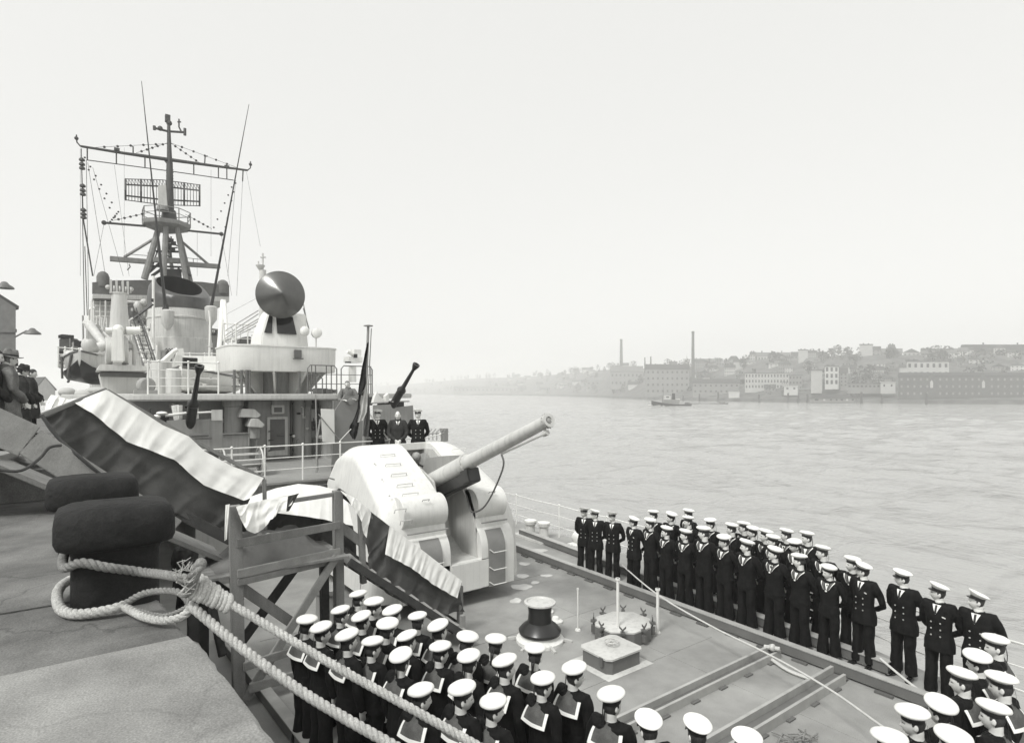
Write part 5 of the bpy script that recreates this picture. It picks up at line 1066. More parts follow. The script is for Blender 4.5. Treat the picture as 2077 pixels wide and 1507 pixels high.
for a, b in (((180, 345), (238, 450)), ((172, 320), (232, 420)), ((478, 372), (455, 470)), ((470, 380), (430, 470)), ((240, 430), (222, 452))):
    for i in range(6): k.sph(P(*a, YM).lerp(P(*b, YM), i / 5.5), 0.085, 6, 4)
part(k, 'rigging', 'mast_dark', mast)
def flaghoist():
    rt = thing('signal_hoist', 'string of small dark signal bunting hanging from the left end of the yard', 'signal flags', P(166, 320, YM - 0.6))
    for y in (324, 333, 341, 377, 386, 394, 426, 434, 441):
        c = P(166 + (y - 320) * 0.03, y, YM - 0.6); k = MB(); k.lathe([(0.05, 0.17), (0.2, 0.05), (0.22, -0.1), (0.06, -0.17)], c, n=8); k.build('signal_shape', 'mast_dark', rt)
    k = MB(); k.tube([P(165, 305, YM - 0.6), P(169, 445, YM - 0.6)], 0.03, 5); k.build('halyard', 'mast_dark', rt)
flaghoist()
# small fittings crowded round the funnel, bridge and crane
rnd = random.Random(8)
for nm, px, py, Y, w, h, m in (('vent_cowl', 256, 655, 55, 6, 9, 'light_grey_paint'), ('deck_locker', 262, 702, 45, 7, 8, 'grey_paint'), ('deck_locker', 294, 690, 50, 6, 14, 'light_grey_paint'), ('deck_locker', 301, 722, 42, 6, 10, 'white_paint'), ('deck_locker', 152, 700, 40, 5, 6, 'light_grey_paint'), ('deck_locker', 201, 706, 36, 6, 7, 'white_paint'), ('deck_locker', 331, 722, 40, 5, 12, 'grey_paint'), ('vent_cowl', 447, 702, 48, 6, 10, 'grey_paint'), ('deck_locker', 453, 738, 40, 7, 6, 'light_grey_paint'), ('deck_locker', 472, 690, 44, 8, 4, 'white_paint'), ('deck_locker', 500, 692, 33, 9, 5, 'light_grey_paint'), ('vent_cowl', 515, 686, 32, 5, 7, 'dark_grey_paint'), ('deck_locker', 265, 632, 60, 5, 12, 'dark_grey_paint'), ('deck_locker', 250, 640, 62, 4, 7, 'light_grey_paint'), ('deck_locker', 291, 640, 62, 8, 10, 'grey_paint'), ('vent_cowl', 285, 672, 52, 4, 6, 'white_paint'), ('deck_locker', 282, 752, 30.5, 7, 7, 'grey_paint'), ('deck_locker', 312, 765, 27, 5, 14, 'grey_paint'), ('vent_cowl', 338, 778, 25, 4, 12, 'light_grey_paint'), ('deck_locker', 490, 770, 25, 8, 9, 'white_paint'), ('deck_locker', 520, 772, 25, 6, 12, 'grey_paint'), ('vent_cowl', 505, 760, 26, 4, 10, 'white_paint')):
    c = P(px, py, Y); s_ = dep(px, Y) / F; k = MB()
    if nm == 'vent_cowl': k.lathe([(w * s_ * 0.7, -h * s_), (w * s_ * 0.6, h * s_ * 0.4), (w * s_, h * s_ * 0.5), (w * s_, h * s_ * 0.9), (w * s_ * 0.5, h * s_)], c, n=14)
    else: k.obox(c, (w * s_, 0, 0), (0, w * s_, 0), (0, 0, h * s_)); k.obox(c + Vector((0, -w * s_ - 0.02, 0)), (w * s_ * 0.75, 0, 0), (0, 0.03, 0), (0, 0, h * s_ * 0.75))
    part(k, nm, m, bevel=0.03)
for pts, r, m in ((((186, 668), (186, 612)), 0.06, 'white_paint'), (((168, 640), (170, 742)), 0.05, 'grey_paint'), (((208, 672), (214, 640), (214, 610)), 0.05, 'light_grey_paint'), (((262, 690), (262, 650), (270, 645)), 0.06, 'light_grey_paint'), (((470, 745), (470, 690), (476, 684)), 0.05, 'white_paint'), (((483, 705), (510, 700), (528, 690)), 0.05, 'white_paint'), (((318, 742), (318, 700)), 0.06, 'white_paint'), (((424, 745), (426, 650), (424, 630)), 0.06, 'white_paint')):
    k = MB(); k.tube([P(a, b, 40) for a, b in pts], r, 6); part(k, 'standpipe', m)
for x0, y0, x1, y1, Y in ((186, 668, 216, 672, 58), (250, 690, 300, 695, 46), (455, 700, 525, 702, 30), (118, 745, 160, 748, 37)):
    a = P(x0, y0, Y); b = P(x1, y1, Y); railing([a, b], 1.0, 3, [a, a.lerp(b, 0.33), a.lerp(b, 0.67), b], 0.028)
k = MB(); c = G(668, 1262, 0); k.lathe([(0.30, 0), (0.27, 0.05), (0.27, 0.62), (0.31, 0.66), (0.31, 0.74), (0.05, 0.80)], c, n=24); part(k, 'mushroom_ventilator', 'grey_paint')
# weld seams, hatch and bolts of the gun shield
for pts in ([(5.05, 12.2, 0.5), (5.048, 12.2, 1.3)], [(5.62, 11.265, 0.42), (5.62, 11.265, 0.95)]):
    k = MB(); k.tube(pts, 0.008, 5); part(k, 'weld_seam', 'light_grey_paint', TUR)
for a, b in ((760, 940), (775, 972), (790, 1005)):
    k = MB(); c = on_slope(a, b); k.lathe([(0.022, -0.01), (0.02, 0.008)], c, (0, -0.46, 0.89), 10); part(k, 'bolt', 'light_grey_paint', TUR)
# clutter of pipes, lockers, valves and junction boxes on the superstructure
rnd = random.Random(31)
for (x0, x1, y0, y1, Y0, Y1, n, dark) in ((250, 310, 605, 738, 47, 58, 30, 0.45), (424, 530, 664, 742, 34, 50, 26, 0.35), (122, 200, 712, 742, 38, 41, 18, 0.35), (300, 470, 822, 905, 21.0, 21.3, 22, 0.5), (590, 668, 815, 915, 20.8, 21.3, 26, 0.5), (470, 640, 756, 798, 24.5, 27, 22, 0.6), (312, 440, 752, 798, 24, 28, 16, 0.3)):
    for i in range(n):
        px = rnd.uniform(x0, x1); py = rnd.uniform(y0, y1); Y = rnd.uniform(Y0, Y1); s_ = dep(px, Y) / F; c = P(px, py, Y); k = MB()
        m = rnd.choice(['dark_grey_paint', 'black_paint']) if rnd.random() < dark else rnd.choice(['white_paint', 'light_grey_paint', 'light_grey_paint', 'grey_paint'])
        t = rnd.random()
        if t < 0.4:
            h = rnd.uniform(6, 22) * s_; r_ = rnd.uniform(0.5, 1.3) * s_; k.tube([c, c + Vector((0, 0, h)), c + Vector((rnd.uniform(-6, 6) * s_, 0, h + 2 * s_))], r_, 6); part(k, 'pipe', m)
        elif t < 0.75:
            w = rnd.uniform(1.5, 5) * s_; h = rnd.uniform(1.5, 5) * s_; k.obox(c, (w, 0, 0), (0, w * 0.6, 0), (0, 0, h)); k.obox(c + Vector((0, -w * 0.62, 0)), (w * 0.7, 0, 0), (0, 0.01, 0), (0, 0, h * 0.7)); part(k, 'junction_box', m)
        else:
            r_ = rnd.uniform(1.2, 3.2) * s_; k.lathe([(r_, 0), (r_, 1.5 * s_), (r_ * 0.4, 2.2 * s_), (r_ * 0.4, 5 * s_)], c, (rnd.uniform(-1, 1), -0.6, rnd.uniform(0, 1)), 10); part(k, 'valve', m)
# ---------------------------------------------------------------- quay
QZ = 3.08
def qx(y): return 0.66 - 0.068 * (y - 4.58)
def slab(y0, y1, z1, name, m, xl=-14, ext=0.0, z0=2.6):
    k = MB(); ys = [y0 + (y1 - y0) * i / 24 for i in range(25)]; r = random.Random(int(y0 * 10))
    edge = [Vector((qx(y) + ext - max(0, r.gauss(0, 0.008)) - (0.05 if i == 24 else 0), y, z1)) for i, y in enumerate(ys)]
    inner = [Vector((qx(y) + ext - 0.03 - 0.02 * r.random(), y, z1)) for y in ys]
    slope = 0.03
    top_ = [[Vector((xl, ys[i], z1))] + [Vector((lin(xl, qx(ys[i]), f), ys[i], z1 + 0.006 * noise.noise((f * 9, ys[i], 1)))) for f in (0.5, 0.8, 0.9, 0.96)] + [inner[i] + Vector((0, 0, -0.002)), edge[i] + Vector((0, 0, -0.028)), Vector((edge[i].x, ys[i], z0))] for i in range(25)]
    k.grid(top_)
    for i in (0, 24): k.add(top_[i] + [Vector((xl, ys[i], z0))], [tuple(range(len(top_[i]) + 1))])
    o = k.build(name, m); tag(o, kind='structure'); return o
slab(-6, 2.1, 3.12, 'quay_coping', 'coping', ext=0.02); slab(2.107, 4.56, 3.12, 'quay_coping', 'coping', ext=0.02)
yb = [4.60, 5.98, 7.66, 11.7, 18, 28, 45, 80, 140]
for i, (a, b) in enumerate(zip(yb, yb[1:])): slab(a, b - 0.028, QZ + 0.006 * (i % 2), 'quay_paving', 'concrete', ext=0.0)
k = MB(); k.prism([(qx(-6) - 0.06, -6, -5), (qx(140) - 0.06, 140, -5), (-60, 140, -5), (-60, -6, -5)], (0, 0, 8.03)); tag(k.build('quay_wall', 'quay_wall'), kind='structure')
k = MB(); k.prism([(-60, -6, 3.0), (-14.01, -6, 3.0), (-14.01, 140, 3.0), (-60, 140, 3.0)], (0, 0, 0.07)); tag(k.build('quay_yard', 'concrete'), kind='structure')
# raised quay step on the left
k = MB(); k.prism([(0.28, 11.75, 3.06), (0.28, 11.75, 3.62), (0.28, 11.83, 3.68), (0.28, 40, 3.68), (0.28, 40, 3.06)], (-14, 0, 0)); o = k.build('quay_step', 'concrete', bevel=0.04); tag(o, kind='structure')
k = MB(); k.tube(smooth_path([T(-60, 915, 9.2), T(20, 925, 9.1), T(60, 938, 9.0), T(110, 935, 9.0), T(150, 940, 9.1)], 20), 0.06, 8); top(k, 'lip_tube', 'canvas_grey', 'thick dark tube lying along the lip of the raised quay step at the left edge', 'hose')  # dark tube laid along the rounded lip of the step
# double mooring bollard
def rr(c, a, b, r, z, n=6):
    o = []
    for sx, sy, s0 in ((1, 1, 0), (-1, 1, 90), (-1, -1, 180), (1, -1, 270)):
        for i in range(n + 1):
            t = R(s0 + 90 * i / n); o.append(Vector((c[0] + sx * (a - r) + r * math.cos(t), c[1] + sy * (b - r) + r * math.sin(t), z + 0.010 * noise.noise((math.cos(t) * 2 + sx, math.sin(t) * 2 + sy, z * 6)))))
    return o
def bollard(c, z, label, sc=1.0):
    rt = thing('mooring_bollard', label, 'bollard', (c[0], c[1], z), 'mooring bollards on the quay')
    a, b = 0.424 * sc, 0.355 * sc; k = MB()
    k.loft([rr(c, a * .74, b * .76, .15, z - 0.05), rr(c, a * .73, b * .75, .15, z + 0.42), rr(c, a * .82, b * .82, .17, z + 0.52)]); k.build('shaft', 'iron', rt)
    k = MB(); H = z + 0.47
    k.loft([rr(c, a * .82, b * .82, .16, H), rr(c, a * .95, b * .95, .17, H + 0.02), rr(c, a, b, .18, H + 0.07), rr(c, a, b, .18, H + 0.20), rr(c, a * .975, b * .965, .18, H + 0.265), rr(c, a * .92, b * .89, .16, H + 0.305), rr(c, a * .8, b * .75, .14, H + 0.33), rr(c, a * .5, b * .4, .12, H + 0.345), rr(c, .05, .04, .02, H + 0.347)]); k.build('head', 'iron', rt, angle=70)
bollard((0.28, 5.85), QZ, 'nearer black iron bollard with the mooring rope round its shaft', 0.98)
bollard((0.17, 7.85), QZ, 'farther black iron bollard, half hidden behind the roped one', 0.98)
# mooring ropes: three strands laid together
def strands(k, path, Rr, pitch, n=3):
    m = len(path); ref = None; s = 0; fr = []
    for i in range(m):
        d = (path[min(i + 1, m - 1)] - path[max(i - 1, 0)]).normalized()
        if ref is None: ref = Vector((0, 0, 1)) if abs(d.z) < 0.9 else Vector((1, 0, 0))
        a = d.cross(ref).normalized(); b = d.cross(a).normalized(); ref = a.cross(d)
        if i: s += (path[i] - path[i - 1]).length
        fr.append((path[i], a, b, s))
    for q in range(n):
        k.tube([p + (a * math.cos(6.2832 * (s / pitch + q / n)) + b * math.sin(6.2832 * (s / pitch + q / n))) * Rr * 0.50 for p, a, b, s in fr], Rr * 0.56, 7)
def rope_thing(name, label, cat, parts, base):
    rt = thing(name, label, cat, base)
    for nm, pts, Rr, pitch, n, m in parts:
        k = MB(); strands(k, smooth_path([p if isinstance(p, Vector) else T(*p) for p in pts], n), Rr, pitch); k.build(nm, m, rt, angle=80)
    return rt
up_ = [(395, 1188, 4.35), (470, 1226, 4.30), (600, 1303, 4.18), (700, 1362, 4.08), (830, 1434, 3.97), (965, 1510, 3.86), (1110, 1592, 3.72), (1300, 1700, 3.5)]
r1 = rope_thing('mooring_rope', 'upper pale mooring rope, running from the bollard knot above the other rope', 'rope', [('line', up_, 0.0295, 0.125, 620, 'rope'),
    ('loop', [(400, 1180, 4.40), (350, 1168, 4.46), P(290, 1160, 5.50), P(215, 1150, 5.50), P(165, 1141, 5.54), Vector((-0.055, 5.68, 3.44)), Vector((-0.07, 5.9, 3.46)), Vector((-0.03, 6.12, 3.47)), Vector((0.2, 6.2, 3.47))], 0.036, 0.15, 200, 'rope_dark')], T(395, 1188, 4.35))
lo_ = [(385, 1226, 4.32), (480, 1306, 4.16), (600, 1394, 3.98), (700, 1456, 3.86), (790, 1507, 3.76), (900, 1572, 3.64), (1100, 1680, 3.45)]
r2 = rope_thing('mooring_rope', 'lower pale mooring rope with a spliced eye, lying low round the bollard', 'rope', [('line', lo_, 0.034, 0.14, 520, 'rope'),
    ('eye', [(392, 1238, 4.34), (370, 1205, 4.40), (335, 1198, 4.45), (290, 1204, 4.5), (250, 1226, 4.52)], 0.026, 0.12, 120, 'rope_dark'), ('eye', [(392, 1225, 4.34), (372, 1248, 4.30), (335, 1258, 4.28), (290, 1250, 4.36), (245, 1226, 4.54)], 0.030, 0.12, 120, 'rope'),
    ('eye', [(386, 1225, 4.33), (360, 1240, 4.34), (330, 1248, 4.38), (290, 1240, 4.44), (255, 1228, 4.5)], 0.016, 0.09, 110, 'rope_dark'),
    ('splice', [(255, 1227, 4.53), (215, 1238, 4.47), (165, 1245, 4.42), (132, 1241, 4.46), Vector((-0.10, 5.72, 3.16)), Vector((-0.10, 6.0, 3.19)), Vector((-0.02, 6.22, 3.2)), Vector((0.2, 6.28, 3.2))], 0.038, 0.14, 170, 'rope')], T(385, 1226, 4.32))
def knot():
    rt = thing('rope_seizing', 'thick lashed knot with a stub standing up where both ropes meet', 'knot', T(400, 1200, 4.3))
    k = MB(); strands(k, smooth_path([T(380, 1205, 4.28), T(388, 1180, 4.22), T(396, 1160, 4.2), T(406, 1145, 4.24)], 40), 0.042, 0.2); k.sph(T(407, 1143, 4.24), 0.042, 10, 8); k.build('stub', 'rope_dark', rt, angle=80)
    k = MB()
    for i in range(9):
        x = 378 + i * 9; y = 1172 + i * 4.6; c = T(x + 8, y + 14, 4.30)
        pts = []
        for j in range(13):
            a = 6.2832 * j / 12; pts.append(c + Vector((0.02 + 0.03 * math.sin(a), -0.02 * 1 + 0.075 * math.cos(a) * 0.6, 0.078 * math.sin(a + 0.5))) * (0.98 - 0.05 * i))
        k.tube(pts, 0.017 + 0.004 * (i % 3), 6, False)
    k.build('lashing', 'rope', rt, angle=80)
    k = MB(); r = random.Random(4)
    for i in range(26):
        a = T(r.uniform(365, 395), r.uniform(1150, 1205), 4.18); k.tube([a, a + Vector((r.uniform(-.05, .02), -0.02, r.uniform(-.02, .07))), a + Vector((r.uniform(-.08, .03), -0.03, r.uniform(-.02, .10)))], [0.005, 0.004, 0.002], 4)
    k.build('frayed_ends', 'rope', rt)
knot()
# loose yarns teased out of the lower rope
# ---------------------------------------------------------------- landing stage of timber, stairs, gangway
LZ = 2.02
st = thing('timber_landing', 'timber landing with cross braced legs and stairs going down to the deck', 'staircase', (2.8, 10, 0))
def tb(p, q, w, h, name, m='timber', lab=None):
    k = MB(); k.bar(p, q, w, h); o = k.build(name, m, st, bevel=0.008)
    if lab: o['label'] = lab
FL = P(485, 1420, 9.6); FL.z = 0; FLt = Vector((FL.x - 0.06, 9.6, 3.08)); FR = Vector((3.72, 9.9, 0)); FRt = Vector((3.68, 9.9, 3.1)); BR = Vector((3.85, 11.0, 0)); BL = Vector((1.75, 10.9, 0)); BRt = Vector((3.80, 11.0, 3.05)); BLt = Vector((1.75, 10.9, LZ))
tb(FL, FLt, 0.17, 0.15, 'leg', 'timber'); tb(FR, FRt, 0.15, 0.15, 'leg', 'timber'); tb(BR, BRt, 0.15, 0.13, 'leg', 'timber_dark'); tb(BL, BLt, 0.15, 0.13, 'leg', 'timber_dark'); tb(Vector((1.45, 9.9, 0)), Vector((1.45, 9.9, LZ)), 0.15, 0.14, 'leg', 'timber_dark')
fz = Vector((0, -0.09, 0))
def lr(z): return FL.lerp(FLt, z / 3.08), FR.lerp(FRt, z / 3.1)
for z, h, nm, m in ((2.96, 0.07, 'hand_rail', 'timber'), (2.52, 0.13, 'guard_board', 'timber'), (2.06, 0.13, 'deck_edge', 'timber_light'), (1.93, 0.10, 'joist', 'timber'), (0.62, 0.13, 'lower_tie', 'timber_light')):
    a, b = lr(z); 
    if nm == 'lower_tie': a = P(491, 1348, 9.55); b = P(600, 1312, 9.75)
    if nm == 'hand_rail': a, b = FLt + Vector((0, 0, -0.06)), FRt + Vector((0, 0, -0.06))
    tb(a + fz * (1 if nm != 'hand_rail' else 0), b + fz * (1 if nm != 'hand_rail' else 0), 0.045, h, nm, m)
tb(P(505, 1396, 9.5), P(600, 1370, 9.6), 0.05, 0.15, 'lower_tie', 'timber_light')
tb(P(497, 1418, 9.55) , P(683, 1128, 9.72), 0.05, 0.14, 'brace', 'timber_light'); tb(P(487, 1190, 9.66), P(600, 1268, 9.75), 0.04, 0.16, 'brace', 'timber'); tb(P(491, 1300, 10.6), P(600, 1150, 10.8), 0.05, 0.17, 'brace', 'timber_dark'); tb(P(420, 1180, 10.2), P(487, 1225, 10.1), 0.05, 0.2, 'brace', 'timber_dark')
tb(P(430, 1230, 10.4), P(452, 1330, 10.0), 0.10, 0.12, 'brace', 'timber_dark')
k = MB()
for i in range(8): y = 9.62 + i * 0.17; k.box(1.5, 3.78, y, y + 0.155, LZ - 0.04, LZ)
k.build('floor', 'timber', st)
# stairs going outboard, near stringer dark beneath
S0 = Vector((3.78, 9.62, 1.92)); S1 = G(975, 1322, 0.12); S1 = Vector((6.1, 9.28, 0.10)); W_ = Vector((0.06, 0.75, 0))
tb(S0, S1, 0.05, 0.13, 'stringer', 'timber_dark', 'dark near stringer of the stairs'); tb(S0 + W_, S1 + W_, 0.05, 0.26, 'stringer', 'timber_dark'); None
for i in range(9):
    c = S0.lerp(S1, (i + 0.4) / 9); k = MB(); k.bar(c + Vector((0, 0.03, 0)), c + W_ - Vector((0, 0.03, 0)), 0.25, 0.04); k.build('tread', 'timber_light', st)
R0 = FRt; H0 = Vector((4.10, 9.9, 2.75)); 
tb(Vector((4.16, 9.92, 1.40)), H0, 0.10, 0.10, 'stair_post', 'timber'); tb(Vector((6.2, 9.95, 0.0)), Vector((6.2, 9.95, 0.95)), 0.10, 0.10, 'stair_post', 'timber'); tb(P(938, 1285, 9.7), P(938, 1247, 9.7), 0.09, 0.09, 'stair_post', 'timber_light')
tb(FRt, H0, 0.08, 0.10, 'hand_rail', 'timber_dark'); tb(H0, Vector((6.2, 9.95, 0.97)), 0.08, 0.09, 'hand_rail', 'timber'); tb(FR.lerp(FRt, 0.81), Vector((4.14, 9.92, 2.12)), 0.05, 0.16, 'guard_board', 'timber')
# gangway from the raised step down to the landing, with one long stringer board on the near side
gw = thing('gangway', 'sloping wooden gangway from the raised quay step down to the timber landing', 'gangway', (0.8, 10.4, 3))
def gb(p, q, w, h, name, m): k = MB(); k.bar(p, q, w, h); k.build(name, m, gw, bevel=0.01)
A = Vector((-0.9, 10.75, 3.85)); B = Vector((1.95, 10.75, 2.08)); gb(A, B, 1.0, 0.07, 'walkway', 'timber'); gb(Vector((-3.2, 11.5, 3.86)), Vector((-0.8, 11.0, 3.86)), 1.3, 0.09, 'head_platform', 'timber')
gb(P(-60, 842, 9.5), P(60, 895, 9.5), 0.06, 0.42, 'side_board', 'timber_light'); gb(P(60, 895, 9.5), P(350, 1078, 9.5), 0.06, 0.36, 'side_board', 'timber_light')
gb(P(86, 842, 9.9), P(216, 790, 10.3), 0.06, 0.06, 'hand_rail', 'timber'); gb(P(216, 792, 10.3), P(383, 888, 10.25), 0.06, 0.06, 'hand_rail', 'timber'); gb(P(383, 888, 10.25), P(536, 972, 10.2), 0.06, 0.06, 'hand_rail', 'timber'); gb(P(536, 972, 10.2), P(538, 1075, 10.2), 0.06, 0.06, 'rail_post', 'timber'); gb(P(383, 890, 10.25), P(375, 1010, 10.25), 0.06, 0.06, 'rail_post', 'timber'); gb(P(216, 795, 10.3), P(210, 925, 10.3), 0.06, 0.06, 'rail_post', 'timber')
gb(P(360, 1040, 10.1), P(470, 1096, 9.9), 0.05, 0.16, 'side_board', 'timber_dark')
k = MB(); k.tube(smooth_path([P(84, 842, 9.75), P(120, 890, 9.6), P(160, 925, 9.45), P(195, 955, 9.4), P(260, 1005, 9.35), P(330, 1060, 9.35)], 30), 0.022, 6); top(k, 'dark_cable', 'black_paint', 'dark cable hanging down along the gangway side board', 'cable')
k = MB(); k.tube(smooth_path([P(-20, 950, 9.0), P(40, 955, 9.0), P(80, 930, 9.2), P(100, 908, 9.3), P(125, 903, 9.3)], 24), 0.018, 6); top(k, 'slack_line', 'timber_dark', 'slack dark line curving from the quay step up to the gangway', 'line')
# ---------------------------------------------------------------- bunting cloths
def drape(k, tp, bp, Y0, Y1, dy=0.0, n=60, m=16, amp=0.05, folds=9, seed=0, sag=0.0):
    n = 110; m = 26
    A = poly_at([Vector((a, b, 0)) for a, b in tp], n); B = poly_at([Vector((a, b, 0)) for a, b in bp], n); rows = []
    for j in range(m):
        v = j / (m - 1); row = []
        for i in range(n):
            u = i / (n - 1); q = A[i].lerp(B[i], v); Y = lin(Y0, Y1, u) - dy * v; p = P(q.x, q.y, Y)
            ph = u * folds * 6.2832 + seed + 1.5 * noise.noise((u * 4, v * 1.5, seed)) + v * 1.2
            p.y -= amp * (0.10 + 0.55 * v) * math.sin(ph); p.x += amp * 0.5 * v * math.sin(ph * 0.7 + 1); p.z += amp * 0.35 * noise.noise((u * folds * 1.5, 0, seed + 9)) * v; cr = noise.noise((u * folds * 1.6 + v * 0.9, v * 0.5, seed + 3)); p.y -= 1.1 * amp * (1 - min(1, abs(cr) * 2.6)) ** 2 * (0.3 + 0.7 * v) - 0.5 * amp * noise.noise((u * 5 - v * 3, v * 2.2 + u * 3, seed + 13))
            row.append(p)
        rows.append(row)
    k.grid(rows)
def cloth(name, label, items, base):
    rt = thing(name, label, 'cloth', base)
    for nm, m, tp, bp, Y0, Y1, amp, folds, seed in items:
        k = MB(); drape(k, tp, bp, Y0, Y1, 0.55 if seed == 7 else (0.12 if m == 'cloth_white' else 0.0), amp=amp, folds=folds, seed=seed); k.build(nm, m, rt, fix=False, angle=80)
    return rt
WT = [(152, 816), (185, 802), (216, 790), (262, 818), (330, 862), (383, 885), (415, 915), (470, 945), (535, 969)]
WB = [(152, 818), (186, 837), (222, 866), (256, 895), (353, 932), (413, 984), (494, 1015), (508, 1010)]
DB = [(85, 843), (110, 882), (160, 930), (193, 955), (250, 988), (300, 1012), (360, 1041), (420, 1068), (470, 1096)]
DT = [(84, 842), (152, 817)] + WB[1:]
cloth('bunting_cloth', 'long cloth with a white upper band and a dark lower band along the gangway rail', [('white_band', 'cloth_white', WT, WB, 10.12, 10.05, 0.015, 9, 1), ('dark_band', 'cloth_dark', DT, DB, 10.1, 10.05, 0.045, 6, 2), ('white_flap', 'cloth_white', [(96, 812), (104, 800), (140, 810), (158, 808)], [(92, 832), (110, 826), (140, 826), (160, 818)], 10.4, 10.4, 0.03, 3, 3)], (0.9, 10.1, 2.4))
SW_T = [(790, 1066), (860, 1118), (937, 1178)]; SW_B = [(782, 1124), (835, 1152), (880, 1186), (927, 1213)]
cloth('bunting_cloth', 'cloth with a white upper band and a dark lower band slanting down the stair rail', [('white_band', 'cloth_white', SW_T, SW_B, 9.84, 9.86, 0.015, 11, 4), ('dark_band', 'cloth_dark', [(750, 1036), (790, 1067), (783, 1122), (835, 1150), (880, 1184), (925, 1211), (934, 1200)], [(737, 1092), (752, 1160), (775, 1195), (806, 1215), (850, 1232), (895, 1245), (940, 1240)], 9.86, 9.88, 0.055, 6, 5), ('white_end', 'cloth_white', [(690, 994), (720, 1010), (748, 1032), (753, 1040)], [(700, 1006), (728, 1046), (738, 1080), (742, 1090)], 9.82, 9.84, 0.02, 3, 6)], (5.1, 9.86, 0.6))
cloth('bunting_cloth', 'white and dark cloth along the far rail of the timber landing', [('white_band', 'cloth_white', [(500, 1010), (560, 990), (605, 981), (650, 985), (700, 998)], [(500, 1030), (560, 1040), (610, 1046), (650, 1052), (715, 1066)], 10.9, 10.95, 0.013, 6, 7), ('dark_band', 'cloth_dark', [(500, 1030), (560, 1040), (610, 1046), (650, 1052), (715, 1066)], [(480, 1078), (540, 1090), (600, 1096), (660, 1110), (727, 1140)], 10.9, 10.95, 0.05, 5, 8)], (3, 10.9, 1.8))
cloth('bunting_cloth', 'bunched white cloth end hanging over the front rail of the timber landing', [('white_fold', 'cloth_white', [(478, 1027), (505, 1021), (540, 1012), (600, 1000)], [(482, 1046), (500, 1072), (518, 1081), (533, 1074), (545, 1052), (575, 1036), (598, 1004)], 9.48, 9.62, 0.05, 3, 9), ('dark_fold', 'cloth_dark', [(584, 1006), (607, 1000)], [(580, 1038), (586, 1036)], 9.42, 9.45, 0.012, 1, 10), ('white_tail', 'cloth_white', [(457, 1024), (466, 1022)], [(455, 1098), (461, 1090)], 9.5, 9.5, 0.015, 2, 11)], (2.2, 9.5, 2.6))
# thin white line across the deck from the officers to the right
def line_thing(pts, r, name, label, cat='rope', m='thin_rope', n=40):
    k = MB(); k.tube(smooth_path(pts, n), r, 6); top(k, name, m, label, cat)
line_thing([G(1262, 1170, 0.1) + Vector((0, 0, .3)), T(1333, 1205, 12.2), T(1440, 1268, 11.0), T(1565, 1330, 9.6), T(1680, 1396, 8.6), T(1780, 1466, 7.7), T(1850, 1515, 7.2)], 0.016, 'boundary_line', 'thin white line slanting across the deck in front of the starboard ranks')
line_thing([G(1565, 1337, 0.05), G(1600, 1360, 0.04), G(1650, 1378, 0.04), G(1700, 1388, 0.05)], 0.03, 'slack_rope', 'slack pale rope lying along the deck between the two cross beams')
line_thing([T(1785, 1335, 9.8), T(1840, 1381, 9.3), T(1890, 1418, 8.9)], 0.02, 'boat_rope', 'short white rope slanting past the feet of the officer second from the right')
k = MB(); r = random.Random(9)
for i in range(14):
    a = G(r.uniform(1590, 1640), r.uniform(1494, 1515), 0.06); k.tube([a, a + Vector((r.uniform(-.2, .2), r.uniform(-.1, .2), r.uniform(0, .05))), a + Vector((r.uniform(-.3, .3), r.uniform(-.1, .2), 0))], 0.012, 5)
top(k, 'tangled_lines', 'rope_dark', 'tangled dark lines heaped on deck behind the bare white caps at the bottom', 'rope')
# puddles by the turret
def puddle(px, py, w, h, lab):
    k = MB(); c = G(px, py, 0.0035); r = random.Random(int(px)); ph = r.uniform(0, 6)
    ring = []
    for i in range(36):
        a = 6.2832 * i / 36; f = 1 + 0.13 * math.sin(2 * a + ph) + 0.09 * math.sin(3 * a + ph * 2) + 0.06 * math.sin(5 * a + ph)
        ring.append(G(px + w * f * math.cos(a), py + h * f * math.sin(a), 0.0035))
    k.add([c] + ring, [(0, 1 + i, 1 + (i + 1) % 36) for i in range(36)]); o = top(k, 'puddle', 'puddle', lab, 'puddle', group='puddles on the deck', fix=False)
for px, py, w, h, lab in ((1058, 1190, 19, 6.5, 'widest pale puddle on deck near the front of the turret'), (1046, 1218, 11, 5.5, 'pale puddle nearest the capstan'), (1060, 1168, 11, 5, 'pale puddle close against the right corner of the turret'), (1108, 1167, 11, 3.2, 'small pale puddle right of the turret, nearer the mine rail'), (1085, 1181, 9, 3, 'smallest pale puddle right of the widest one'), (1095, 1116, 14, 4, 'pale puddle between the two starboard rails beside the turret'), (1064, 1143, 10, 4, 'pale puddle under the right side of the turret by the inner rail')): puddle(px, py, w, h, lab)
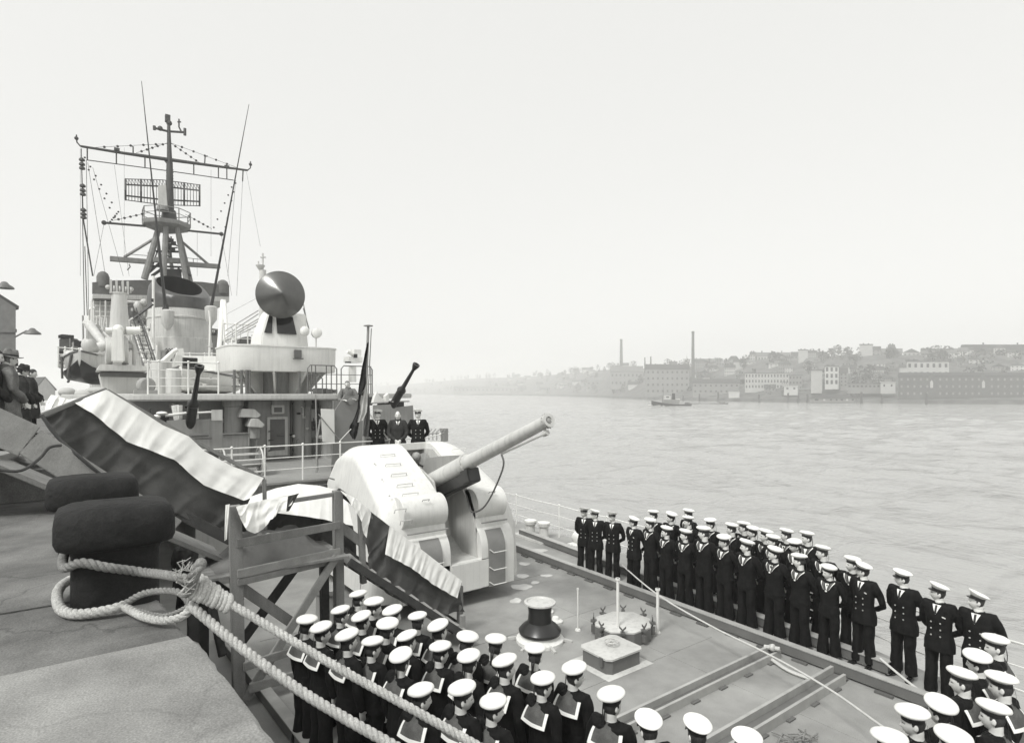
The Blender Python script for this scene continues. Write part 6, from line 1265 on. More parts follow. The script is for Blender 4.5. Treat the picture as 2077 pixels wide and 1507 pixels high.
# yard building and lamps far along the quay on the left
def warehouse():
    t = 62; b = [T(-160, 840, t), T(32, 840, t)]; a, c = b; a.z = c.z = 3.08; back = Vector((-0.35, 1, 0)).normalized()
    rt = thing('warehouse', 'grey gabled quay building cut off by the left edge', 'building', (a + c) / 2)
    h = (829 - 625) * t / F; hp = (829 - 545) * t / F; up = Vector((0, 0, 1)); mid = a.lerp(c, 0.35)
    k = MB(); k.prism([a, c, c + up * h, mid + up * hp, a + up * h], back * 22); k.build('wall', 'dark_grey_paint', rt)
    k = MB(); e = (c - a).normalized(); k.prism([c + up * h + e * 0.3 - up * 0.2, mid + up * hp, mid + up * (hp + 0.3), c + up * (h + 0.15) + e * 0.35], back * 22); k.prism([a + up * h - e * 0.3 - up * 0.2, mid + up * hp, mid + up * (hp + 0.3), a + up * (h + 0.15) - e * 0.35], back * 22); k.build('roof', 'roof_dark', rt)
    k = MB(); k.bar(T(-40, 671, t) - back * .1, T(32, 671, t) - back * 0.1, 0.2, 0.35); k.build('string_course', 'dark_grey_paint', rt)
warehouse()
def lamp(p0, p1, p2, lab, s=1.0, post=False):
    rt = thing('bracket_lamp', lab, 'street lamp', p0)
    k = MB(); k.tube([p0, p1, p2], 0.08 * s, 6); k.build('arm', 'dark_grey_paint', rt)
    k = MB(); k.lathe([(0.75 * s, 0.0), (0.7 * s, 0.15 * s), (0.35 * s, 0.4 * s), (0.2 * s, 0.6 * s), (0.05, 0.65 * s)], p2 - Vector((0, 0, 0.1)), n=14); k.build('lamp_shade', 'dark_grey_paint', rt)
lamp(T(30, 684, 62), T(54, 671, 62), T(66, 676, 61), 'lamp on a slanting arm, right of the gabled building')
lamp(T(-30, 600, 55), T(0, 578, 55), T(9, 583, 55), 'dark lamp above the roof slope at the left edge', 1.0)
building(66, 112, 764, 800, 1.0, 'grey_paint', 'roof_dark', 'hazy grey gabled house far along the quay behind the hatted men', 'front') if False else None
def farhouse():
    t = 120; a = T(72, 812, t); c = T(112, 812, t); a.z = c.z = 3.05; h = 2.2; up = Vector((0, 0, 1)); back = Vector((-0.3, 1, 0))
    rt = thing('quay_shed', 'pale grey gabled shed far along the quay, left of the lifeboat', 'building', (a + c) / 2)
    k = MB(); k.prism([a, c, c + up * h, (a + c) / 2 + up * (h + 2.4), a + up * h], back * 10); k.build('wall', 'grey_paint', rt)
    k = MB(); m_ = (a + c) / 2 + up * (h + 2.4); e = (c - a).normalized() * 0.3
    for s_, q in ((1, c), (-1, a)): k.prism([q + up * (h - 0.15) + e * s_, m_ + up * 0.003, m_ + up * 0.25, q + up * (h + 0.1) + e * s_], back * 10.2)
    k.build('roof', 'roof_mid', rt)
farhouse()
# grey canvas heap lying on the landing floor
def heap():
    rt = thing('canvas_heap', 'crumpled dark grey canvas heaped on the floor of the timber landing', 'canvas', (2.7, 10.2, LZ))
    rows = []
    for j in range(24):
        row = []
        for i in range(40):
            u = i / 39; v = j / 23; e = min(1, 4 * min(u, 1 - u)) * min(1, 4 * min(v, 1 - v))
            h = e * (0.20 + 0.22 * noise.noise((u * 4, v * 3, 2)) + 0.08 * (1 - abs(noise.noise((u * 9 + v * 3, v * 7, 5)))) ** 3 + 0.16 * math.sin(u * 3.1))
            row.append((1.75 + 1.9 * u + 0.05 * noise.noise((v * 5, u * 3, 1)), 9.82 + 1.0 * v, LZ + 0.004 + max(0, h)))
        rows.append(row)
    k = MB(); k.grid(rows); k.build('canvas', 'canvas_grey', rt, fix=False, angle=80)
    k = MB(); c = Vector((2.55, 10.0, LZ + 0.42)); k.tube([c + Vector((0.06 * math.cos(i * 0.5236), -0.02, 0.06 * math.sin(i * 0.5236))) for i in range(13)], 0.012, 6, False); k.build('ring', 'light_grey_paint', rt)
heap()
# ---------------------------------------------------------------- people
HC = Vector((0, 0.012, 1.612))
def head_pt(d, s=1.0):
    x, y, z = d
    p = Vector((x * 0.0735, y * 0.094, z * 0.116))
    if z < 0:
        p.x *= 1 - 0.30 * (-z) ** 1.6
        if y < 0: p.y *= 1 - 0.35 * (-z) ** 1.2
        else: p.y += 0.010 * (-z) ** 1.5 * (1 - abs(x))
    f = max(0, y)
    if f > 0:
        nz = math.exp(-((x) / 0.13) ** 2) * f
        if -0.42 < z < 0.12: p.y += nz * 0.026 * (1 - abs((z + 0.27) / 0.40)) ** 0.8 if abs((z + 0.27) / 0.40) < 1 else 0
        for e in (-0.42, 0.42): p.y -= 0.010 * math.exp(-((x - e) / 0.16) ** 2 - ((z - 0.04) / 0.11) ** 2) * f
        p.y += 0.006 * math.exp(-((z - 0.22) / 0.09) ** 2) * f
        p.y += 0.006 * math.exp(-((z + 0.53) / 0.06) ** 2 - (x / 0.3) ** 2) * f
        p.y -= 0.004 * math.exp(-((z + 0.66) / 0.05) ** 2 - (x / 0.3) ** 2) * f
        p.y += 0.010 * math.exp(-((z + 0.85) / 0.12) ** 2 - (x / 0.35) ** 2) * f
    return p * s
def sphere_dirs(n, m):
    for i in range(m + 1):
        ph = math.pi * i / m
        yield [(max(math.sin(ph), 0.01) * math.cos(6.28318 * j / n), max(math.sin(ph), 0.01) * math.sin(6.28318 * j / n), -math.cos(ph)) for j in range(n)]
def head_mat(yaw, pitch=0.0, roll=0.0):
    pv = Vector((0, -0.015, 1.50))
    return Matrix.Translation(pv) @ Matrix.Rotation(R(yaw), 4, 'Z') @ Matrix.Rotation(R(pitch), 4, 'X') @ Matrix.Rotation(R(roll), 4, 'Y') @ Matrix.Translation(-pv)
def fuse(mb, name, voxel, mats, disp=0.0, dscale=8.0, iters=3, seed=0):
    me = bpy.data.meshes.new(name + '_raw'); me.from_pydata([tuple(p) for p in mb.v], [], mb.f)
    b = bmesh.new(); b.from_mesh(me); bmesh.ops.recalc_face_normals(b, faces=b.faces); b.to_mesh(me); b.free()
    o = bpy.data.objects.new(name + '_raw', me); COL.objects.link(o)
    rm = o.modifiers.new('r', 'REMESH'); rm.mode = 'VOXEL'; rm.voxel_size = voxel
    sm = o.modifiers.new('s', 'SMOOTH'); sm.iterations = iters; sm.factor = 0.5
    bpy.context.view_layer.update()
    out = bpy.data.meshes.new_from_object(o.evaluated_get(bpy.context.evaluated_depsgraph_get()))
    bpy.data.objects.remove(o); bpy.data.meshes.remove(me); out.name = name
    if disp:
        nrm = [v.normal.copy() for v in out.vertices]
        for v, n in zip(out.vertices, nrm):
            c = v.co; v.co = c + n * disp * (noise.noise((c.x * dscale, c.y * dscale, c.z * dscale * 0.45 + seed)) + 0.5 * noise.noise((c.x * dscale * 2.3 + 4, c.y * dscale * 2.3, c.z * dscale + seed)))
    out.materials.clear()
    for m in mats: out.materials.append(MATS[m])
    out.polygons.foreach_set('use_smooth', [True] * len(out.polygons)); out.update()
    return out
ARMS = {
    'behind': [(0.165, 0.0, 1.43), (0.215, -0.02, 1.34), (0.262, -0.10, 1.14), (0.235, -0.16, 1.05), (0.09, -0.205, 0.955)],
    'sides': [(0.165, 0.0, 1.43), (0.21, 0.0, 1.34), (0.238, -0.02, 1.15), (0.245, 0.0, 1.05), (0.24, 0.035, 0.885)],
    'front': [(0.165, 0.0, 1.43), (0.215, 0.02, 1.33), (0.255, 0.05, 1.13), (0.20, 0.16, 1.03), (0.075, 0.205, 0.93)],
    'lean': [(0.165, 0.0, 1.43), (0.225, 0.06, 1.33), (0.27, 0.15, 1.16), (0.25, 0.24, 1.12), (0.18, 0.36, 1.13)],
}
def hand(k, wrist, prev, side):
    w = Vector(wrist); d = (w - Vector(prev)).normalized(); up = Vector((-side, 0, 0)) if abs(d.x) < 0.7 else Vector((0, 0, -1)) * 1.0
    n = d.cross(up).normalized(); t = n.cross(d).normalized()
    if abs(d.z) > 0.7: n = Vector((side, 0, 0)); t = d.cross(n).normalized(); t = Vector((0, 1, 0)) - d * d.y; t.normalize()
    c = w + d * 0.045
    k.loft([[w + d * a + t * (b * math.cos(6.283 * j / 12)) + n * (e * math.sin(6.283 * j / 12)) for j in range(12)] for a, b, e in ((-0.03, 0.028, 0.022), (0.0, 0.032, 0.02), (0.05, 0.042, 0.017), (0.09, 0.040, 0.013))])
    for i, (o, ln) in enumerate(((-0.031, 0.062), (-0.011, 0.075), (0.010, 0.08), (0.031, 0.072))):
        b = w + d * 0.085 + t * o; p1 = b + d * ln * 0.45 - n * 0.008; p2 = b + d * ln * 0.78 - n * 0.024; p3 = b + d * ln * 0.95 - n * 0.042
        k.tube([b - d * 0.01, p1, p2, p3], [0.0095, 0.009, 0.0085, 0.007], 8)
    b = w + d * 0.025 + t * 0.034; k.tube([b - t * 0.01, b + t * 0.022 + d * 0.028 - n * 0.006, b + t * 0.024 + d * 0.058 - n * 0.02], [0.013, 0.011, 0.008], 8)
def body_mesh(yaw, pitch, roll, arm, key):
    k = MB(); M = head_mat(yaw, pitch, roll)
    k.loft([[M @ (HC + head_pt(d)) for d in ring] for ring in sphere_dirs(36, 28)])
    for sx in (-1, 1): 
        kk = MB(); kk.sph((0, 0, 0), (0.010, 0.022, 0.033), 10, 8); k.add([M @ (HC + Vector((sx * 0.076, -0.008, -0.012)) + Vector((v.x + sx * v.y * -0.25, v.y, v.z))) for v in kk.v], kk.f)
    k.loft([ell((0, -0.012, z), r, r * 1.02, 18, 2) for z, r in ((1.40, 0.075), (1.46, 0.062), (1.50, 0.056), (1.54, 0.056), (1.58, 0.052))])
    k.loft([ell((0, 0.0, z), a, b, 20) for z, a, b in ((0.90, 0.14, 0.09), (1.05, 0.14, 0.09), (1.25, 0.155, 0.095), (1.38, 0.165, 0.085), (1.44, 0.11, 0.06))])
    for sx in (-1, 1):
        pts = [(x * sx, y, z) for x, y, z in ARMS[arm]]; k.tube(pts, [0.045, 0.042, 0.036, 0.032, 0.026], 10); hand(k, pts[-1], pts[-2], sx)
        k.tube([(0.085 * sx, 0, 0.93), (0.106 * sx, 0.012, 0.52), (0.124 * sx, -0.01, 0.10), (0.127 * sx, 0.0, 0.05)], [0.075, 0.052, 0.04, 0.04], 10)
    me = fuse(k, 'person_body', 0.0065, ['skin', 'eye', 'lips'], iters=2)
    Mi = M.inverted()
    for p in me.polygons:
        q = (Mi @ p.center) - HC
        if q.y > 0.055:
            if abs(abs(q.x) - 0.031) < 0.013 and abs(q.z - 0.006) < 0.005: p.material_index = 1
            elif abs(q.x) < 0.022 and abs(q.z + 0.061) < 0.006: p.material_index = 2
    return me
TORSO = [(1.475, 0.070, 0.062, -0.012), (1.455, 0.115, 0.078, -0.01), (1.43, 0.168, 0.095, -0.008), (1.375, 0.186, 0.112, 0.0), (1.28, 0.180, 0.122, 0.004), (1.16, 0.166, 0.116, 0.0), (1.04, 0.162, 0.114, 0.0), (0.96, 0.172, 0.122, 0.0)]
def torso_r(z):
    for (a, b) in zip(TORSO, TORSO[1:]):
        if b[0] <= z <= a[0]:
            t = (a[0] - z) / (a[0] - b[0]); return [lin(a[i], b[i], t) for i in (1, 2, 3)]
    q = TORSO[0] if z > TORSO[0][0] else TORSO[-1]; return [q[1], q[2], q[3]]
def surf(x, z, front=1, off=0.0):
    a, b, cy = torso_r(z); u = min(0.98, abs(x) / a); y = b * (1 - u ** 2.4) ** (1 / 2.4)
    return Vector((x, cy + front * (y + off), z))
def jacket_mesh(hem, arm, key, flare=0.0, wide=1.0, long=False):
    k = MB(); rings = [ell((0, cy, z), a * wide, b * wide, 24) for z, a, b, cy in TORSO]
    z = 0.96
    for zz, a, b in ((0.88, 0.190 + flare * 0.4, 0.132 + flare * 0.3), (hem, 0.192 + flare, 0.134 + flare)): 
        if zz < 0.955: rings.append(ell((0, 0, zz), a * wide, b * wide, 24))
    k.loft(rings)
    for sx in (-1, 1):
        pts = [Vector((x * sx, y, z)) for x, y, z in ARMS[arm]]; w = pts[-1] + (pts[-2] - pts[-1]).normalized() * 0.005
        k.tube([pts[0] + Vector((-0.06 * sx, 0, 0.0)), pts[0], pts[1], pts[2], pts[3], w], [0.058, 0.070, 0.067, 0.057, 0.052, 0.046], 14)
    return fuse(k, 'jacket_' + key, 0.012, ['navy'], 0.013, 10.0, 2, seed=len(key))
def trousers_mesh(bell, key):
    k = MB(); k.loft([ell((0, 0, z), a, b, 22) for z, a, b in ((1.02, 0.165, 0.112), (0.92, 0.178, 0.122), (0.82, 0.182, 0.124), (0.77, 0.168, 0.11))])
    for sx in (-1, 1):
        k.loft([ell((sx * x, y, z), a, b, 18, 2.2) for z, x, y, a, b in ((0.86, 0.086, 0, 0.093, 0.115), (0.70, 0.100, 0, 0.088, 0.102), (0.48, 0.100, 0.008, 0.078, 0.088), (0.28, 0.108, -0.004, 0.078 + bell * 0.4, 0.090 + bell * 0.4), (0.080, 0.114, -0.004, 0.080 + bell, 0.098 + bell))])
    return fuse(k, 'trousers_' + key, 0.012, ['navy'], 0.015, 9.0, 2, seed=3)
def shoe_mesh(sx):
    k = MB(); c = Vector((sx * 0.120, 0.03, 0)); rot = Matrix.Rotation(R(-12 * sx), 3, 'Z')
    for i, _ in enumerate((0,)):
        rings = []
        for y, w, h in ((-0.095, 0.026, 0.055), (-0.085, 0.038, 0.075), (-0.02, 0.040, 0.085), (0.05, 0.046, 0.07), (0.12, 0.048, 0.05), (0.165, 0.036, 0.04), (0.185, 0.014, 0.026)):
            rings.append([c + rot @ Vector((w * math.cos(t), y, max(0.0, h * 0.5 + h * 0.5 * math.sin(t)))) for t in [6.283 * j / 14 for j in range(14)]])
        k.loft(rings)
    return k.mesh('shoe', 'shoe', angle=80)
def cap_meshes(M, kind):
    out = {}
    def X(mb, name, m, angle=45): mb.v = [M @ (HC + v) for v in mb.v]; out[name] = mb.mesh(name, m, angle=angle)
    tilt = Matrix.Rotation(R(6 if kind == 'sailor' else 7), 3, 'X')
    def rings(prof, sy=1.10, front=0.0, n=36):
        rs = []
        for r, z in prof: rs.append([tilt @ Vector((r * math.cos(6.28318 * j / n), r * sy * math.sin(6.28318 * j / n) + front * 0, z + front * max(0, (r - 0.085)) * math.sin(6.28318 * j / n) + 0.0035 * noise.noise((math.cos(6.283 * j / n) * 2, math.sin(6.283 * j / n) * 2, z * 30)))) for j in range(n)])
        return rs
    k = MB(); k.loft(rings([(0.0835, 0.036), (0.0855, 0.04), (0.0855, 0.075), (0.0845, 0.078)]), False, False); X(k, 'cap_band', 'band')
    if kind == 'sailor':
        k = MB(); k.loft(rings([(0.084, 0.074), (0.096, 0.084), (0.122, 0.098), (0.133, 0.108), (0.135, 0.119), (0.130, 0.133), (0.108, 0.147), (0.062, 0.157), (0.004, 0.160)], 1.08, 0.10), True, True); X(k, 'cap_crown', 'cap_white', 80)
        k = MB()
        for dx in (-0.012, 0.014):
            rows = []
            for i in range(7):
                v = i / 6; rows.append([tilt @ Vector((dx + s_ * 0.010 + 0.012 * math.sin(v * 4 + dx * 90) * v, -0.097 - 0.012 * v + 0.02 * math.sin(v * 2.6) * -1, 0.052 - 0.22 * v)) for s_ in (-1, 1)])
            k.grid(rows)
        X(k, 'cap_ribbon', 'band', 80)
    else:
        k = MB(); k.loft(rings([(0.084, 0.074), (0.094, 0.082), (0.121, 0.108), (0.130, 0.118), (0.129, 0.125), (0.115, 0.129), (0.06, 0.131), (0.004, 0.131)], 1.06, 0.42), True, True); X(k, 'cap_crown', 'cap_white', 80)
        k = MB(); vr = []
        for ri, (ext, dz) in enumerate(((0.0, 0.042), (0.020, 0.038), (0.040, 0.027), (0.043, 0.023))):
            vr.append([tilt @ Vector(((0.086 + ext * 0.3) * math.cos(a), 0.094 * math.sin(a) + ext * max(0, math.sin(a)) ** 0.8, dz + 0.004)) for a in [R(20 + 140 * j / 16) for j in range(17)]])
        k.grid(vr); X(k, 'visor', 'visor', 80)
        k = MB(); k.sph(tilt @ Vector((0, 0.097, 0.070)), (0.016, 0.006, 0.022), 10, 8); X(k, 'cap_badge', 'badge')
    return out
def hair_mesh(M, m, bald=False, long=0.0):
    k = MB(); rs = list(sphere_dirs(30, 24)); vs = []; 
    for ring in rs:
        for d in ring: 
            q = head_pt((d[0], d[1], d[2]), 1.0); s_ = 1.075 + 0.02 * noise.noise((d[0] * 6, d[1] * 6, d[2] * 6)); vs.append(M @ (HC + Vector((q.x * s_, (q.y * s_ if d[1] < 0.3 else q.y * 1.03), q.z * 1.06))))
    fs = []
    for i in range(24):
        for j in range(30):
            d = rs[i][j]; e = rs[i + 1][(j + 1) % 30]; x = (d[0] + e[0]) / 2; y = (d[1] + e[1]) / 2; z = (d[2] + e[2]) / 2
            if (y < -0.22 and z > -0.62 - long) or (y < 0.22 and z > 0.0 and abs(x) > 0.3) or (z > 0.55 and not bald) or (z > 0.3 and y < 0.35 and not bald):
                fs.append((i * 30 + j, i * 30 + (j + 1) % 30, (i + 1) * 30 + (j + 1) % 30, (i + 1) * 30 + j))
    k.add(vs, fs); return k.mesh('hair', m, angle=80, fix=False)
def link(name, me, parent): 
    o = bpy.data.objects.new(name, me); COL.objects.link(o); o.parent = parent; return o
def collar_parts(root):
    # square flap on the back, running over the shoulders into a V on the chest
    def flap(u, v):
        q = abs(u); f = v ** 0.72
        x = u * lin(0.125 + 0.03 * v, 0.18, v ** 0.6)
        z = lin(1.492 - 0.045 * q ** 1.4, 1.262 - 0.012 * (1 - q), v) + 0.020 * math.sin(v * 3.14)
        y = lin(-0.062 + 0.075 * q ** 1.3, -0.178 + 0.018 * q * q, f)
        return Vector((x, y, z))
    k = MB(); n = 14; k.grid([[flap(-1 + 2 * i / n, j / 12) for i in range(n + 1)] for j in range(13)])
    def lap(sx, v, w):
        # v 0 shoulder .. 1 chest knot, w across
        x = sx * lin(0.070 + 0.065 * w, 0.004 + 0.045 * w, v ** 0.9); z = lin(1.478 - 0.030 * w, 1.305 - 0.025 * (1 - w), v)
        p = surf(x, min(z, 1.40), 1, 0.018)
        if z > 1.40: f = (z - 1.40) / 0.075; p = p.lerp(Vector((x, -0.005, z + 0.014)), min(1, f))
        return Vector((p.x, p.y, z + 0.010))
    for sx in (-1, 1): k.grid([[lap(sx, i / 9, j / 4) for j in range(5)] for i in range(10)])
    c = link('collar', k.mesh('collar', 'collar_cloth', angle=80, fix=False), root)
    k = MB(); o = Vector((0, -0.005, 0.002))
    for u0, u1 in ((-1.0, -0.80), (0.80, 1.0)): k.grid([[flap(lin(u0, u1, i / 2), lin(0.0, 1, j / 12)) + o for i in range(3)] for j in range(13)])
    k.grid([[flap(-1 + 2 * i / n, lin(0.875, 1.0, j / 2)) + o * 1.2 for i in range(n + 1)] for j in range(3)])
    for sx in (-1, 1): k.grid([[lap(sx, i / 9, lin(0.70 + 0.16 * min(1, i / 5), 1.0, j / 2)) + Vector((0, 0.005, 0.004)) for j in range(3)] for i in range(10)])
    link('collar_stripe', k.mesh('collar_stripe', 'stripe', angle=80, fix=False), c)
    k = MB(); k.sph((0, 0.146, 1.295), (0.020, 0.010, 0.016), 8, 6); k.grid([[surf(lin(-1, 1, i / 4) * lin(0.035, 0.003, v / 5), lin(1.43, 1.31, v / 5), 1, 0.010) for i in range(5)] for v in range(6)]); link('neckerchief', k.mesh('neckerchief', 'stripe'), root)
CACHE = {}
def cached(key, fn):
    if key not in CACHE: CACHE[key] = fn()
    return CACHE[key]
def make_sailor(yaw, pitch, roll, arm, hair='hair'):
    M = head_mat(yaw, pitch, roll)
    r = bpy.data.objects.new('person', body_mesh(yaw, pitch, roll, arm, 's')); COL.objects.link(r)
    link('jumper', cached(('sj', arm), lambda: jacket_mesh(0.86, arm, 'sailor' + arm, 0.0)), r); link('trousers', cached('st', lambda: trousers_mesh(0.022, 'sailor')), r)
    for sx in (-1, 1): link('shoe', cached(('shoe', sx), lambda: shoe_mesh(sx)), r)
    cm = cap_meshes(M, 'sailor'); c = link('cap', cm['cap_crown'], r); link('cap_band', cm['cap_band'], c); link('cap_ribbon', cm['cap_ribbon'], c)
    link('hair', hair_mesh(M, hair), r); collar_parts(r)
    if arm == 'behind':
        k = MB(); q = Vector((0.262, -0.03, 1.26)); 
        for dz in (0, -0.02): k.tube([q + Vector((-0.02, 0.035, dz)), q + Vector((0.012, 0.02, dz + 0.02)), q + Vector((0.015, -0.01, dz))], 0.005, 5)
        link('rank_chevron', k.mesh('rank_chevron', 'stripe'), r)
    return r
def shirt_tie(r, tie='band', scarf=False):
    k = MB(); k.grid([[surf(lin(-1, 1, i / 6) * lin(0.058, 0.004, v / 8), lin(1.455, 1.315, v / 8), 1, 0.014) for i in range(7)] for v in range(9)])
    k.grid([[Vector((0.060 * math.cos(a) * (1.06 if z > 1.49 else 1.0), -0.012 + 0.062 * math.sin(a), z)) for a in [6.283 * i / 20 for i in range(21)]] for z in (1.455, 1.485, 1.515)])
    s_ = link('shirt', k.mesh('shirt', 'shirt', angle=80, fix=False), r)
    k = MB(); k.grid([[surf(lin(-1, 1, i / 2) * lin(0.015, 0.014, v / 6), lin(1.45, 1.32, v / 6), 1, 0.021) for i in range(3)] for v in range(7)]); k.sph((0, 0.062, 1.463), (0.018, 0.012, 0.016), 8, 6); link('tie', k.mesh('tie', tie, angle=80, fix=False), r)
def make_officer(yaw, pitch, roll, arm, hair='hair', ribbons=False):
    M = head_mat(yaw, pitch, roll)
    r = bpy.data.objects.new('person', body_mesh(yaw, pitch, roll, arm, 'o')); COL.objects.link(r)
    j = link('jacket', cached(('oj', arm), lambda: jacket_mesh(0.745, arm, 'officer' + arm, 0.012, 1.03)), r); link('trousers', cached('ot', lambda: trousers_mesh(0.006, 'officer')), r)
    for z in (1.19, 1.09, 0.99):
        for x in (-0.062, 0.062): 
            def bt(x=x, z=z):
                k = MB(); k.sph(surf(x, z, 1, 0.010 + 0.004), (0.0125, 0.008, 0.0125), 8, 6); return k.mesh('button', 'badge')
            link('button', cached(('bt', x, z), bt), j)
    if ribbons:
        k = MB(); k.obox(surf(-0.10, 1.295, 1, 0.014), (0.038, -0.02, 0), (0, 0.004, 0), (0, 0, 0.008)); link('medal_ribbon', k.mesh('medal_ribbon', 'stripe'), j)
    for sx in (-1, 1): link('shoe', cached(('shoe', sx), lambda: shoe_mesh(sx)), r)
    cm = cap_meshes(M, 'officer'); c = link('cap', cm['cap_crown'], r)
    for n_ in ('cap_band', 'visor', 'cap_badge'): link(n_, cm[n_], c)
    link('hair', hair_mesh(M, hair), r); shirt_tie(r)
    return r
def make_civil(yaw, pitch, roll, arm, coat, hair, hem=0.45, hat=None, tie=True, bald=False, flare=0.04):
    M = head_mat(yaw, pitch, roll)
    r = bpy.data.objects.new('person', body_mesh(yaw, pitch, roll, arm, 'c')); COL.objects.link(r)
    me = jacket_mesh(hem, arm, 'coat%s%s' % (arm, coat), flare, 1.10); me.materials.clear(); me.materials.append(MATS[coat]); link('overcoat', me, r)
    link('trousers', cached('ot', lambda: trousers_mesh(0.006, 'officer')), r)
    for sx in (-1, 1): link('shoe', cached(('shoe', sx), lambda: shoe_mesh(sx)), r)
    link('hair', hair_mesh(M, hair, bald), r)
    if tie: shirt_tie(r)
    k = MB(); k.loft([[Vector((rr_ * math.cos(a), -0.014 + rr_ * 1.05 * math.sin(a), z - 0.03 * max(0, math.sin(a)))) for a in [6.283 * i / 24 for i in range(24)]] for z, rr_ in ((1.45, 0.09), (1.49, 0.078), (1.53, 0.072), (1.532, 0.078), (1.485, 0.095), (1.44, 0.12))], False, False); link('coat_collar', k.mesh('coat_collar', coat, angle=80), r)
    if hat:
        k = MB(); k.loft([[Vector((rr_ * math.cos(a), rr_ * 1.18 * math.sin(a), z - 0.02 * abs(math.cos(a)) * (0.0) - (0.018 * math.cos(2 * a) if z > 0.13 else 0))) for a in [6.283 * i / 28 for i in range(28)]] for rr_, z in ((0.088, 0.035), (0.09, 0.06), (0.084, 0.11), (0.07, 0.15), (0.03, 0.158), (0.004, 0.150))]); k.v = [M @ (HC + v) for v in k.v]; h = link('hat', k.mesh('hat', hat, angle=80), r)
        k = MB(); k.loft([[Vector((rr_ * math.cos(a), rr_ * 1.16 * math.sin(a), z + 0.022 * math.cos(2 * a) * -((rr_ - 0.085) / 0.06))) for a in [6.283 * i / 28 for i in range(28)]] for rr_, z in ((0.086, 0.05), (0.145, 0.046), (0.145, 0.04), (0.086, 0.042))], False, False); k.v = [M @ (HC + v) for v in k.v]; link('hat_brim', k.mesh('hat_brim', hat, angle=80), h)
        k = MB(); k.loft([[Vector((0.0905 * math.cos(a), 0.0905 * 1.18 * math.sin(a), z)) for a in [6.283 * i / 28 for i in range(28)]] for z in (0.052, 0.078)], False, False); k.v = [M @ (HC + v) for v in k.v]; link('hat_band', k.mesh('hat_band', 'band', angle=80), h)
    return r
RND = random.Random(11)
USED = set()
def put(tpl, x, y, z, head, label, group=None, sc=1.0):
    if tpl.name in USED: o = dup(tpl)
    else: o = tpl; USED.add(tpl.name)
    o.location = (x, y, z); o.rotation_euler = (0, 0, R(-head)); o.scale = (sc * RND.uniform(0.98, 1.03), sc * RND.uniform(0.98, 1.03), sc)
    for ch in o.children:
        if ch.name.startswith('cap'):
            ch.matrix_local = Matrix.Translation(HC) @ Matrix.Rotation(R(RND.gauss(0, 3.5)), 4, 'X') @ Matrix.Rotation(R(RND.gauss(0, 3.2)), 4, 'Y') @ Matrix.Translation(-HC)
        if ch.name.startswith('jumper') or ch.name.startswith('jacket'): ch.scale = (RND.uniform(0.96, 1.04), RND.uniform(0.97, 1.05), 1)
    for kk in ('label', 'group'):
        if kk in o: del o[kk]
    tag(o, label, 'person', group); return o
ORD = ['first', 'second', 'third', 'fourth', 'fifth', 'sixth', 'seventh', 'eighth', 'ninth', 'tenth', 'eleventh', 'twelfth', 'thirteenth', 'fourteenth']
def capz(px, py, z): p = G(px, py, z); return p.x, p.y
# --- the party seen from behind on the port side, three ranks facing across the deck
LS = [make_sailor(8, -4, 2, 'sides'), make_sailor(-22, 0, -3, 'sides'), make_sailor(24, -8, 3, 'sides', 'hair'), make_sailor(-6, 4, -4, 'sides'), make_sailor(-38, -2, 1, 'sides')]
LEFT = {'the rank nearest the quay': [(619, 1257), (652, 1271), (707, 1287), (754, 1301), (813, 1327), (852, 1398), (936, 1393), (998, 1420)],
        'the middle rank of the port party': [(691, 1237), (736, 1249), (783, 1264), (829, 1289), (892, 1311), (950, 1330), (1025, 1339), (1100, 1375)],
        'the inboard rank of the port party': [(728, 1205), (756, 1219), (797, 1237), (846, 1250), (892, 1267), (944, 1292), (1003, 1297), (1084, 1316), (1163, 1352), (1240, 1408)]}
n_ = 0
for rank, pts in LEFT.items():
    for i, (px, py) in enumerate(pts):
        sc = RND.uniform(0.965, 1.035); x, y = capz(px, py, 1.725 * sc); n_ += 1
        v = LS[(i + n_ // 5 + (i * i) // 3) % 5]
        put(v, x, y, 0, 74 + RND.uniform(-9, 9), 'sailor seen from behind, %s from the stairs in %s' % (ORD[i], rank), 'sailors of the port party', sc)
# --- petty officers at the bottom, white caps without ribbons
PO = make_officer(0, -6, 0, 'behind')
for i, (px, py, lab) in enumerate(((1318, 1456, 'uniformed man seen from behind, leftmost of three plain white caps at the bottom'), (1416, 1466, 'uniformed man seen from behind, middle of three plain white caps at the bottom'), (1518, 1494, 'uniformed man seen from behind, rightmost of three plain white caps at the bottom'))):
    x, y = capz(px, py, 1.74); put(PO, x, y, 0, 20 + 8 * i, lab, 'men with plain white caps at the bottom')
